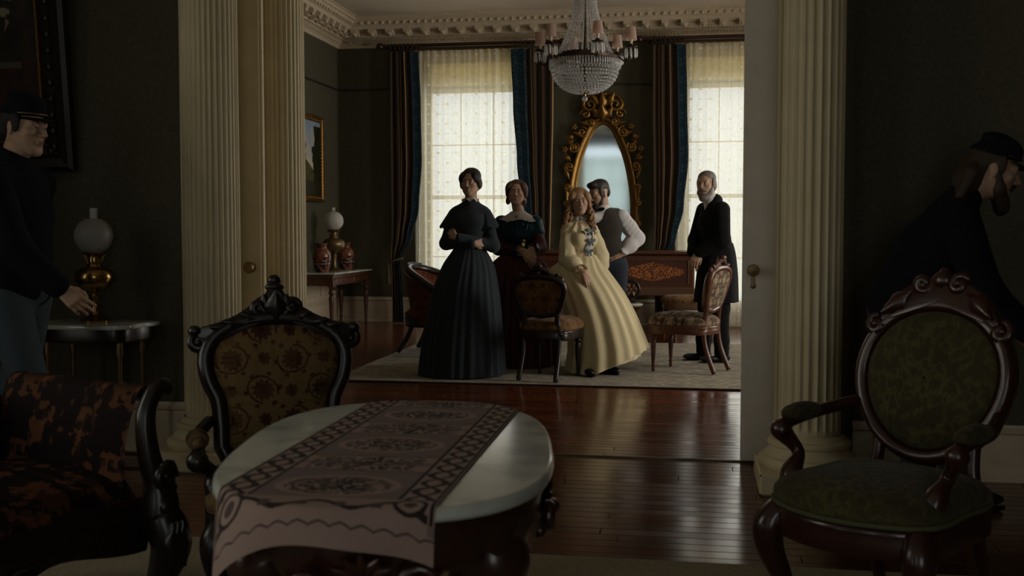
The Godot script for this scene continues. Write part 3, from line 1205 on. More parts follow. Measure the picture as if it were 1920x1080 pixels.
func drape(outer: float, lead: Array, low: float, label: String) -> void:
	var t := thing("window_drape", label, "drape", Vector3(outer, 0, ZB + 0.25), 0.0, "heavy striped drapes")
	var tie := 0.82
	var xl := func(y: float) -> float:
		for i in lead.size() - 1:
			if y <= lead[i][0] and y >= lead[i + 1][0]:
				return lerpf(lead[i + 1][1], lead[i][1], smoothstep(0, 1, (y - lead[i + 1][0]) / (lead[i][0] - lead[i + 1][0]))) - outer
		return lead[-1][1] - outer
	var xo := func(y: float) -> float:
		return (low - outer) * clampf((2.6 - y) / 1.8, 0, 1)
	var surf := func(u: float, v: float, u0: float, u1: float, n: float) -> Vector3:
		var y := 3.50 - v * 3.49
		var uu := lerpf(u0, u1, u)
		var gather := exp(-pow((y - tie) / 0.35, 2))
		var amp := (0.045 + 0.012 * sin(uu * 20.0) - 0.02 * gather) * (1.0 - 0.85 * smoothstep(0.66, 0.76, uu))
		var ph := uu * TAU * n + 0.5 * sin(v * 2.5 + uu * 5.0)
		return Vector3(lerpf(xo.call(y), xl.call(y), uu) + 0.010 * sin(ph * 1.0 + 1.2), y, amp * sin(ph) + 0.05 * gather)
	var a := MB.new()
	a.grid(72, 44, func(u: float, v: float): return surf.call(u, v, 0.0, 0.68, 4.5))
	put("striped_cloth", a, M.striped_drape, t)
	var b := MB.new()
	b.grid(24, 44, func(u: float, v: float): return surf.call(u, v, 0.68, 1.0, 4.5) + Vector3(0, 0, 0.012 * sin(u * PI)))
	put("teal_border", b, M.teal_velvet, t)
	var xa: float = xo.call(tie)
	var xb: float = xl.call(tie)
	var c := MB.new()
	var pts := []
	for k in 17:
		var an := TAU * k / 16.0
		pts.append(Vector3((xa + xb) / 2 + (absf(xb - xa) / 2 + 0.03) * cos(an), tie + 0.03 * cos(an) * signf(xb - xa), 0.06 + 0.085 * sin(an)))
	c.tube(pts, 0.014, 8, 1.0, false)
	put("tie_cord", c, M.cord, t)
	var ts := MB.new()
	var hx := xa + signf(xa - xb) * 0.01
	ts.lathe([Vector2(0.0, -0.30), Vector2(0.03, -0.30), Vector2(0.026, -0.2), Vector2(0.016, -0.14), Vector2(0.022, -0.12), Vector2(0.022, -0.10), Vector2(0.008, -0.08), Vector2(0.006, 0.0)], 10, Vector3(hx, tie, 0.15))
	put("tassel", ts, M.cord, t)


# ---------- furniture of the far room ----------
func spiral(m: MB, c: Vector3, r: float, a0: float, turns: float, th: float, b := Basis(), seg := 6) -> void:
	var pts := []
	var rad := []
	var steps := int(10 * absf(turns)) + 4
	for k in steps + 1:
		var t := k / float(steps)
		var a := a0 + turns * TAU * t
		var q := r * (1.0 - 0.82 * t)
		pts.append(c + b * Vector3(cos(a) * q, sin(a) * q, th * 0.5 * t))
		rad.append(th * (0.45 + 0.75 * sin(PI * minf(1.0, t * 0.8 + 0.15))))
	m.tube(pts, rad, seg)
	m.ball(pts[-1], Vector3.ONE * th * 0.95, 8)


func leaf(m: MB, a: Vector3, b: Vector3, w: float, nrm: Vector3, lift := 0.3) -> void:   # an acanthus lobe from a to b
	var side := (b - a).cross(nrm).normalized()
	m.grid(6, 6, func(u: float, v: float):
		var p := a.lerp(b, v)
		var ww := w * sin(PI * clampf(v * 0.92 + 0.04, 0, 1)) * (1.0 + 0.18 * sin(v * 26.0))
		var s := (u - 0.5) * 2.0
		return p + side * s * ww + nrm * (w * (0.55 - 0.5 * s * s) + lift * w * sin(v * PI) + w * 0.5 * v * v))


func turned_leg(h: float, r: float, foot := true) -> MB:
	var m := MB.new()
	m.lathe([Vector2(0, 0), Vector2(r * 0.5, 0), Vector2(r * 0.62, h * 0.03), Vector2(r * 0.5, h * 0.07), Vector2(r * 0.42, h * 0.10), Vector2(r * 0.68, h * 0.14), Vector2(r * 0.5, h * 0.17), Vector2(r * 0.62, h * 0.25), Vector2(r * 0.86, h * 0.55), Vector2(r * 0.95, h * 0.66), Vector2(r * 0.6, h * 0.70), Vector2(r * 0.98, h * 0.74), Vector2(r * 0.98, h * 0.77), Vector2(r * 0.62, h * 0.80), Vector2(r * 0.9, h * 0.85), Vector2(r * 0.9, h * 0.87)], 14)
	m.box(Vector3(0, h * 0.935, 0), Vector3(r * 2, h * 0.13, r * 2), 0.004)
	return m


func cabriole(h: float, out: Vector3, r: float) -> MB:   # knee swings out, ankle in, toe out again
	var m := MB.new()
	var p := [Vector3(0, h, 0), out * 0.055 + Vector3(0, h * 0.82, 0), out * 0.05 + Vector3(0, h * 0.6, 0), out * 0.005 + Vector3(0, h * 0.3, 0), out * -0.002 + Vector3(0, h * 0.12, 0), out * 0.035 + Vector3(0, r * 0.66, 0), out * 0.06 + Vector3(0, r * 0.60, 0)]
	var rr := [1.0, 1.25, 1.05, 0.72, 0.55, 0.62, 0.5]
	var pts := bez(p, 4)
	var rad := []
	for k in pts.size():
		var t := k / float(pts.size() - 1) * (rr.size() - 1)
		var i := mini(int(t), rr.size() - 2)
		rad.append(lerpf(rr[i], rr[i + 1], t - i) * r)
	m.tube(pts, rad, 10)
	return m


# a chair; o: w, d, sh (seat height), top, frame, cover, front ("turned", "cabriole"), arms, back shape
func make_chair(t: Node3D, o: Dictionary) -> void:
	var w: float = o.w
	var d: float = o.d
	var sh: float = o.sh
	var top: float = o.top
	var fr: Material = M[o.frame]
	var cv: Material = M[o.cover]
	var rake: float = o.get("rake", 12.0)
	var bowed: float = o.get("bow", 0.06)
	# seat outline, front at +z (as 2D: x, -z)
	var f := d / 2
	var ol := loop([Vector2(-w * 0.40, f), Vector2(-w * 0.5, -f * 0.2), Vector2(-w * 0.5, -f * 0.86), Vector2(-w * 0.30, -f - bowed * 0.6), Vector2(0, -f - bowed), Vector2(w * 0.30, -f - bowed * 0.6), Vector2(w * 0.5, -f * 0.86), Vector2(w * 0.5, -f * 0.2), Vector2(w * 0.40, f)], 4)
	var lie := Basis(Vector3.RIGHT, Vector3.FORWARD, Vector3.UP)
	var rl := MB.new()
	var rh: float = o.get("rail", 0.075)
	rl.plate(ol, [Vector2(0.0, 0.0), Vector2(-0.012, 0.012), Vector2(-0.012, rh * 0.5), Vector2(0.0, rh * 0.62), Vector2(-0.008, rh * 0.75), Vector2(-0.004, rh), Vector2(0.12, rh)], Vector3(0, sh - 0.05 - rh, 0), lie)
	put("seat_rail", rl, fr, t)
	var st := MB.new()
	st.plate(ol, [Vector2(0.01, 0.0), Vector2(-0.015, 0.018), Vector2(-0.012, 0.04), Vector2(0.05, 0.062), Vector2(0.18, 0.082), Vector2(0.42, 0.096), Vector2(0.7, 0.103), Vector2(0.98, 0.105)], Vector3(0, sh - 0.05, 0), lie)
	var s := put("seat", st, cv, t)
	if o.has("piping"):
		var pp := MB.new()
		var pts := []
		for q in ol:
			pts.append(Vector3(q.x * 1.015, sh - 0.045, -q.y * 1.015))
		pts.append(pts[0])
		pp.tube(pts, 0.008, 6, 1.0, false)
		put("piping", pp, M[o.piping], s)
	# legs
	var lh := sh - 0.06
	for sx in [-1, 1]:
		var at := Vector3(sx * (w * 0.5 - 0.045), 0, f - 0.03)
		var lg: MB
		if o.front == "turned":
			lg = turned_leg(lh, 0.026)
		else:
			lg = cabriole(lh, Vector3(sx * 0.6, 0, 0.8), o.get("leg_r", 0.034))
		put("leg", lg, fr, t, at)
		var rg := MB.new()
		var bx: float = sx * (w * 0.40 - 0.02)
		rg.tube(bez([Vector3(bx * 1.04, 0.008, -f - 0.09), Vector3(bx, lh * 0.55, -f - 0.01), Vector3(bx, lh + 0.03, -f + 0.015)], 6), 0.021, 8)
		put("leg", rg, fr, t)
	# back: an upright panel leaning by rake
	var bk := Basis(Vector3.RIGHT, deg_to_rad(-rake))
	var b0: float = o.get("gap", 0.10)
	var bh := top - sh - b0
	var bo: Array = o.outline.call(o.get("bw", w * 0.88), bh)
	var org := Vector3(0, sh + b0 * 0.3, -f + 0.02)
	var path := []
	for q in bo:
		path.append(org + bk * Vector3(q.x, q.y + b0 * 0.7, 0))
	var nrm := bk * Vector3.BACK
	var fw: float = o.get("fw", 0.042)
	var frm := MB.new()
	frm.sweep(path, [Vector2(0.004, -0.028), Vector2(-fw, -0.026), Vector2(-fw * 1.08, 0.0), Vector2(-fw * 0.95, 0.022), Vector2(-fw * 0.6, 0.034), Vector2(-fw * 0.3, 0.026), Vector2(-0.01, 0.03), Vector2(0.004, 0.02)], nrm, true)
	put("back_frame", frm, fr, t)
	var pd := MB.new()
	var b2 := []
	for q in bo:
		b2.append(Vector2(q.x, q.y))
	pd.plate(b2, [Vector2(0.0, -0.012), Vector2(0.0, 0.01), Vector2(0.05, 0.028), Vector2(0.2, 0.044), Vector2(0.5, 0.054), Vector2(0.98, 0.056)], org + bk * Vector3(0, b0 * 0.7, 0), bk)
	put("backrest", pd, cv, t)
	var pb := MB.new()
	pb.plate(b2, [Vector2(0.0, 0.0), Vector2(0.06, 0.014), Vector2(0.98, 0.022)], org + bk * Vector3(0, b0 * 0.7, -0.014), bk * rot(Vector3.UP, 180), false)
	put("back_cover", pb, cv, t)
	# stiles that join the back to the seat
	for sx in [-1, 1]:
		var sm := MB.new()
		var q0 := Vector3(sx * w * 0.38, sh - 0.09, -f + 0.015)
		var q1: Vector3 = org + bk * Vector3(sx * o.get("bw", w * 0.88) * 0.36, b0 * 0.7 + bh * 0.16, -0.005)
		sm.tube(bez([q0, q0.lerp(q1, 0.5) + Vector3(sx * -0.015, 0, 0), q1], 5), 0.023, 8)
		put("stile", sm, fr, t)
	if o.get("arms", false):
		for sx in [-1, 1]:
			var ah: float = o.get("arm_h", 0.22)
			var p0: Vector3 = org + bk * Vector3(sx * o.get("bw", w * 0.88) * 0.52, ah + 0.02, 0)
			var p1 := Vector3(sx * (w * 0.5 + 0.03), sh + ah + 0.01, -f * 0.3)
			var p2 := Vector3(sx * (w * 0.5 + 0.025), sh + ah - 0.005, f * 0.42)
			var p3 := Vector3(sx * (w * 0.5 + 0.03), sh + ah - 0.03, f * 0.52)
			var p4 := Vector3(sx * (w * 0.5 - 0.01), sh + ah * 0.45, f * 0.40)
			var p5 := Vector3(sx * (w * 0.5 - 0.02), sh + 0.02, f * 0.62)
			var p6 := Vector3(sx * (w * 0.5 - 0.03), sh - 0.09, f * 0.78)
			var am := MB.new()
			var pts := bez([p0, p1, p2, p3, p4, p5, p6], 5)
			var rad := []
			for k in pts.size():
				var q := k / float(pts.size() - 1)
				rad.append(0.02 + 0.012 * exp(-pow((q - 0.5) / 0.08, 2)) + 0.014 * exp(-pow((q - 0.84) / 0.09, 2)))
			am.tube(pts, rad, 10)
			am.ball(p3 + Vector3(0, 0.004, 0.008), Vector3(0.034, 0.034, 0.034), 12)
			var arm := put("arm", am, fr, t)
			var ap := MB.new()
			var c0 := p1.lerp(p2, 0.55)
			ap.ball(c0 + Vector3(0, 0.02, 0), Vector3(0.036, 0.03, (p2.z - p1.z) * 0.62), 14)
			put("arm_pad", ap, cv, arm)
	if o.has("crest"):
		var cr := MB.new()
		o.crest.call(cr, org + bk * Vector3(0, b0 * 0.7, 0), bk, o.get("bw", w * 0.88), bh)
		put("crest", cr, fr, t)


func shield_back(w: float, h: float) -> Array:   # broad top, waisted foot
	return loop(mirrored([Vector2(0, h), Vector2(w * 0.22, h * 0.985), Vector2(w * 0.42, h * 0.90), Vector2(w * 0.49, h * 0.74), Vector2(w * 0.46, h * 0.5), Vector2(w * 0.38, h * 0.2), Vector2(w * 0.30, h * 0.04), Vector2(w * 0.12, 0.0), Vector2(0, -0.01)]), 3)


func oval_back(w: float, h: float) -> Array:
	var out := []
	for k in 40:
		var a := TAU * k / 40.0
		out.append(Vector2(-sin(a) * w * 0.5 * (1.0 + 0.08 * cos(a)), h * 0.5 + cos(a) * h * 0.5))
	return out


func small_crest(m: MB, o: Vector3, b: Basis, w: float, h: float) -> void:
	for s in [-1.0, 1.0]:
		spiral(m, o + b * Vector3(s * w * 0.42, h * 0.97, 0.01), 0.045, PI / 2, s * 1.2, 0.016, b)
		leaf(m, o + b * Vector3(s * 0.02, h * 1.02, 0.0), o + b * Vector3(s * w * 0.34, h * 1.02, 0.01), 0.035, b * Vector3.BACK)
		m.tube(bez([o + b * Vector3(0, h + 0.085, 0), o + b * Vector3(s * w * 0.16, h + 0.06, 0.01), o + b * Vector3(s * w * 0.36, h * 0.98, 0.01)], 5), 0.018, 8)
	leaf(m, o + b * Vector3(0, h * 0.96, 0.01), o + b * Vector3(0, h + 0.10, 0.01), 0.045, b * Vector3.BACK)
	m.ball(o + b * Vector3(0, h + 0.10, 0.0), Vector3(0.035, 0.022, 0.02), 10, b)


func oil_lamp(t: Node3D, h0: float, globe_r: float, glass: Material, br: Material) -> void:   # h0: height of the brass under the globe
	var k := h0 / 0.36
	var bs := MB.new()
	bs.lathe([Vector2(0, 0), Vector2(0.075 * k, 0), Vector2(0.078 * k, 0.012), Vector2(0.05 * k, 0.025), Vector2(0.03 * k, 0.04), Vector2(0.02 * k, 0.055 * k), Vector2(0.016 * k, 0.10 * k), Vector2(0.026 * k, 0.135 * k), Vector2(0.018 * k, 0.15 * k), Vector2(0.03 * k, 0.16 * k)], 24)
	put("base", bs, br, t)
	var ft := MB.new()
	ft.lathe([Vector2(0.0, 0.16 * k), Vector2(0.035 * k, 0.163 * k), Vector2(0.082 * k, 0.19 * k), Vector2(0.10 * k, 0.225 * k), Vector2(0.095 * k, 0.258 * k), Vector2(0.07 * k, 0.28 * k), Vector2(0.04 * k, 0.288 * k), Vector2(0.035 * k, 0.30 * k), Vector2(0.0, 0.301 * k)], 28)
	put("oil_font", ft, br, t)
	var bu := MB.new()
	bu.lathe([Vector2(0.0, 0.30 * k), Vector2(0.03 * k, 0.30 * k), Vector2(0.034 * k, 0.32 * k), Vector2(0.03 * k, 0.34 * k), Vector2(0.055 * k, 0.352 * k), Vector2(0.058 * k, 0.36 * k), Vector2(0.03, 0.362 * k)], 24)
	for q in 10:
		var a := TAU * q / 10
		bu.tube([Vector3(cos(a) * 0.034 * k, 0.305 * k, sin(a) * 0.034 * k), Vector3(cos(a) * 0.054 * k, 0.355 * k, sin(a) * 0.054 * k)], 0.003, 5)
	put("burner", bu, br, t)
	var gl := MB.new()
	var prof := []
	for q in 19:
		var a := lerpf(-1.15, 1.18, q / 18.0)
		prof.append(Vector2(cos(a) * globe_r, h0 + globe_r * 0.9 + sin(a) * globe_r * 0.98))
	gl.lathe(prof, 32)
	put("globe", gl, glass, t)
	var ch := MB.new()
	var ct := h0 + globe_r * 1.8
	ch.lathe([Vector2(0.026, h0 * 0.98), Vector2(0.036, h0 + 0.05), Vector2(0.022, h0 + 0.1), Vector2(0.02, ct + 0.03), Vector2(0.021, ct + 0.055)], 16)
	put("glass_chimney", ch, M.chimney_glass, t)


func build_back_room() -> void:
	# rug
	var rg := thing("area_rug", "large worn beige patterned rug under the five people", "rug", Vector3(-0.75, 0, -9.95))
	var rm := MB.new()
	rm.box(Vector3(0, 0.007, 0), Vector3(4.3, 0.012, 3.3), 0.004)
	put("field", rm, M.old_rug, rg)
	var be := MB.new()
	for z in [-1.66, 1.66]:
		be.box(Vector3(0, 0.006, z), Vector3(4.34, 0.011, 0.025), 0.003)
	for x in [-2.16, 2.16]:
		be.box(Vector3(x, 0.006, 0), Vector3(0.025, 0.011, 3.34), 0.003)
	put("binding", be, M.rug_binding, rg)
	build_console()
	build_mirror()
	build_piano()
	build_chandelier()
	# landscape painting on the left wall
	var p := thing("landscape_painting", "gilt-framed landscape painting of dark trees and pale sky", "painting", Vector3(XL + 0.03, 1.56, -12.62), 90.0)
	framed(p, 0.98, 1.06, 0.075, M.gilt, paint(160, 180, func(u: float, w: float):
		var n := T.n1.get_noise_2d(u * 200, w * 200) as float
		var f := T.n2.get_noise_2d(u * 300, w * 300) as float
		var c := mixc(lin(0.22, 0.30, 0.42), lin(0.52, 0.45, 0.35), w * 1.9 + n * 0.5)
		if w > 0.62 - 0.1 * sin(u * 5.0):
			c = mixc(lin(0.05, 0.06, 0.02), lin(0.10, 0.085, 0.03), 0.5 + f)
		if absf(u - 0.30) < 0.07 + 0.06 * n + 0.05 * f and w > 0.28:
			c = lin(0.012, 0.016, 0.008)
		if u > 0.70 + 0.14 * n + 0.08 * f and w > 0.06:
			c = mixc(lin(0.010, 0.014, 0.006), lin(0.03, 0.035, 0.012), f)
		if w > 0.8 + 0.05 * n:
			c = mixc(c, lin(0.02, 0.02, 0.01), 0.7)
		return c))
	p.rotation_degrees = Vector3(0, 90, 0)
	# chairs
	var c1 := thing("side_chair", "dark carved side chair with gold-brown cover, turned away before the yellow dress", "chair", Vector3(-1.16, 0.0135, -8.70), 166.0)
	make_chair(c1, {"w": 0.43, "d": 0.42, "sh": 0.45, "top": 0.82, "frame": "ebony", "cover": "gold_damask", "front": "turned", "outline": shield_back, "crest": small_crest, "bw": 0.40, "gap": 0.09, "fw": 0.032})
	var c2 := thing("side_chair", "walnut side chair in cream and brown floral cover beside the bearded man", "chair", Vector3(-0.09, 0.0135, -9.33), -112.0)
	make_chair(c2, {"w": 0.46, "d": 0.48, "sh": 0.45, "top": 0.88, "frame": "mahogany", "cover": "cream_damask", "front": "turned", "outline": shield_back, "crest": small_crest, "bw": 0.42, "gap": 0.10, "fw": 0.034, "rake": 14.0})
	var c3 := thing("armchair", "low rust-coloured upholstered armchair behind the woman in dark grey", "armchair", Vector3(-2.42, 0.0165, -10.35), 82.0)
	tub_chair(c3)
	# upholstered piano stool
	var s := thing("piano_stool", "upholstered brown stool in front of the piano, behind the walnut chair", "stool", Vector3(-0.02, 0.0, -11.85), 10.0)
	var so := loop([Vector2(-0.28, 0.17), Vector2(-0.28, -0.17), Vector2(0.28, -0.17), Vector2(0.28, 0.17)], 6)
	var lie := Basis(Vector3.RIGHT, Vector3.FORWARD, Vector3.UP)
	var sm := MB.new()
	sm.plate(so, [Vector2(0, 0), Vector2(-0.04, 0.02), Vector2(-0.03, 0.06), Vector2(0.15, 0.09), Vector2(0.98, 0.10)], Vector3(0, 0.42, 0), lie)
	put("cushion", sm, M.gold_damask, s)
	var sr := MB.new()
	sr.plate(so, [Vector2(0.03, 0), Vector2(0.0, 0.01), Vector2(0.0, 0.06), Vector2(0.05, 0.06)], Vector3(0, 0.36, 0), lie)
	put("rail", sr, M.walnut, s)
	for x in [-0.22, 0.22]:
		for z in [-0.12, 0.12]:
			put("leg", turned_leg(0.37, 0.024), M.walnut, s, Vector3(x, 0, z))
	# small marble-topped stand with a carved ornament
	var st := thing("plant_stand", "small gilt stand with white marble top beside the yellow skirt", "stand", Vector3(-0.73, 0, -12.25))
	var sk := MB.new()
	sk.lathe([Vector2(0, 0.36), Vector2(0.13, 0.36), Vector2(0.14, 0.37), Vector2(0.14, 0.385), Vector2(0.13, 0.392), Vector2(0, 0.392)], 24)
	put("marble_top", sk, M.marble, st)
	var sg := MB.new()
	sg.lathe([Vector2(0, 0), Vector2(0.11, 0), Vector2(0.12, 0.02), Vector2(0.06, 0.05), Vector2(0.045, 0.1), Vector2(0.07, 0.17), Vector2(0.05, 0.24), Vector2(0.08, 0.31), Vector2(0.12, 0.35), Vector2(0.12, 0.36)], 20)
	put("pedestal", sg, M.gilt, st)
	var or_ := thing("carved_ornament", "dark round carved ornament standing on the small marble-topped stand", "ornament", Vector3(-0.73, 0.393, -12.25))
	var om := MB.new()
	om.lathe([Vector2(0, 0), Vector2(0.07, 0), Vector2(0.08, 0.015), Vector2(0.05, 0.03), Vector2(0.05, 0.05), Vector2(0, 0.05)], 18)
	put("foot", om, M.ebony, or_)
	var od := MB.new()
	var ring := []
	for k in 25:
		ring.append(Vector3(cos(TAU * k / 24) * 0.10, 0.15 + sin(TAU * k / 24) * 0.10, 0))
	od.tube(ring, 0.018, 8, 1.0, false)
	put("wreath", od, M.ebony, or_)
	var oc := MB.new()
	for k in 6:
		leaf(oc, Vector3(0, 0.15, 0.005), Vector3(cos(TAU * k / 6) * 0.085, 0.15 + sin(TAU * k / 6) * 0.085, 0.005), 0.03, Vector3.BACK)
	oc.ball(Vector3(0, 0.15, 0.01), Vector3(0.03, 0.03, 0.025), 12)
	put("rosette", oc, M.walnut, or_)


func framed(t: Node3D, w: float, h: float, fw: float, fm: Material, tex: Texture2D) -> void:   # faces +z, foot at y 0
	var pm := mat("canvas_" + String(t.name), Color.WHITE, 0.45, 0.0, 0.4)
	pm.albedo_texture = tex
	var cv := MB.new()
	cv.quad(Vector3(-w / 2 + fw, fw, 0.02), Vector3(w / 2 - fw, fw, 0.02), Vector3(w / 2 - fw, h - fw, 0.02), Vector3(-w / 2 + fw, h - fw, 0.02))
	put("canvas", cv, pm, t)
	var prof := [Vector2(0, 0), Vector2(0, 0.035), Vector2(fw * 0.15, 0.05), Vector2(fw * 0.45, 0.045), Vector2(fw * 0.6, 0.03), Vector2(fw * 0.85, 0.028), Vector2(fw * 0.9, 0.036), Vector2(fw, 0.034), Vector2(fw, 0.0)]
	var c := [Vector2(-w / 2, 0), Vector2(w / 2, 0), Vector2(w / 2, h), Vector2(-w / 2, h)]
	var ins := [Vector2(1, 1), Vector2(-1, 1), Vector2(-1, -1), Vector2(1, -1)]
	for k in 4:
		var a: Vector2 = c[k]
		var b: Vector2 = c[(k + 1) % 4]
		var m := MB.new()
		for i in prof.size() - 1:
			var p: Vector2 = prof[i]
			var q: Vector2 = prof[i + 1]
			var pa: Vector2 = a + ins[k] * p.x
			var pb: Vector2 = b + ins[(k + 1) % 4] * p.x
			var qa: Vector2 = a + ins[k] * q.x
			var qb: Vector2 = b + ins[(k + 1) % 4] * q.x
			m.quad(Vector3(pa.x, pa.y, p.y), Vector3(pb.x, pb.y, p.y), Vector3(qb.x, qb.y, q.y), Vector3(qa.x, qa.y, q.y))
		var l := (b - a).length()
		var cnt := int(l / (fw * 0.55))
		for i in cnt:   # carved beads along the rail
			var q: Vector2 = a.lerp(b, (i + 0.5) / cnt) + (b - a).orthogonal().normalized() * -fw * 0.72
			m.ball(Vector3(q.x, q.y, 0.032), Vector3(fw * 0.16, fw * 0.16, 0.012), 6)
		put("frame_rail", m, fm, t)


func build_console() -> void:
	var t := thing("console_table", "dark console table with drawer and turned legs under the landscape painting", "table", Vector3(-4.43, 0, -13.0))
	var tp := MB.new()
	tp.box(Vector3(0, 0.695, 0), Vector3(0.46, 0.022, 1.52), 0.006)
	put("top", tp, M.marble, t)
	var ap := MB.new()
	ap.box(Vector3(-0.01, 0.66, 0), Vector3(0.42, 0.045, 1.46), 0.006)
	ap.box(Vector3(-0.01, 0.60, 0), Vector3(0.39, 0.10, 1.42), 0.004)
	put("apron", ap, M.mahogany, t)
	for k in 2:
		var dr := MB.new()
		dr.box(Vector3(0.19, 0.60, 0.36 - k * 0.72), Vector3(0.02, 0.07, 0.6), 0.006)
		var d := put("drawer", dr, M.mahogany, t)
		var kb := MB.new()
		kb.ball(Vector3(0.208, 0.60, 0.36 - k * 0.72), Vector3(0.012, 0.012, 0.012), 8)
		put("knob", kb, M.old_brass, d)
	for x in [-0.18, 0.16]:
		for z in [-0.68, 0.68]:
			put("leg", turned_leg(0.62, 0.036), M.mahogany, t, Vector3(x, 0, z))
			if x > 0:
				var br := MB.new()
				spiral(br, Vector3(0.04, 0.53, 0), 0.03, PI / 2, 1.1, 0.009, Basis())
				put("bracket", br, M.mahogany, t, Vector3(x, 0, z))
	# vases and lamp
	var pot := paint(128, 128, func(u: float, w: float):
		var q := T.n1.get_noise_2d(u * 260, w * 260) as float
		var f := T.n2.get_noise_2d(u * 300 + 50, w * 300) as float
		var c := lin(0.15, 0.045, 0.028)
		if q > 0.12:
			c = lin(0.03, 0.015, 0.03)
		if f > 0.25:
			c = lin(0.30, 0.13, 0.055)
		if fposmod(w * 3.0, 1.0) < 0.05:
			c = lin(0.45, 0.30, 0.12)
		return c)
	var pm := mat("imari", Color.WHITE, 0.14)
	pm.albedo_texture = pot
	for k in 2:
		var z: float = [-12.42, -13.32][k]
		var v := thing("porcelain_vase", ["rust and dark patterned porcelain vase on the near side of the globe lamp", "rust and dark patterned porcelain vase on the far side of the globe lamp"][k], "vase", Vector3(-4.42, 0.706, z), 0.0, "vases on the console table")
		var b := MB.new()
		b.lathe([Vector2(0, 0), Vector2(0.075, 0), Vector2(0.08, 0.01), Vector2(0.10, 0.10), Vector2(0.112, 0.18), Vector2(0.108, 0.23), Vector2(0.085, 0.27), Vector2(0.06, 0.29)], 28)
		put("body", b, pm, v)
		var nk := MB.new()
		nk.lathe([Vector2(0.06, 0.29), Vector2(0.058, 0.32), Vector2(0.072, 0.345), Vector2(0.078, 0.35), Vector2(0.07, 0.352), Vector2(0.05, 0.33), Vector2(0.0, 0.30)], 28)
		put("neck", nk, pm, v)
	var l := thing("oil_lamp", "tall brass oil lamp with white glass globe between the two vases", "lamp", Vector3(-4.42, 0.706, -12.86))
	oil_lamp(l, 0.51, 0.122, M.opal_glass, M.old_brass)


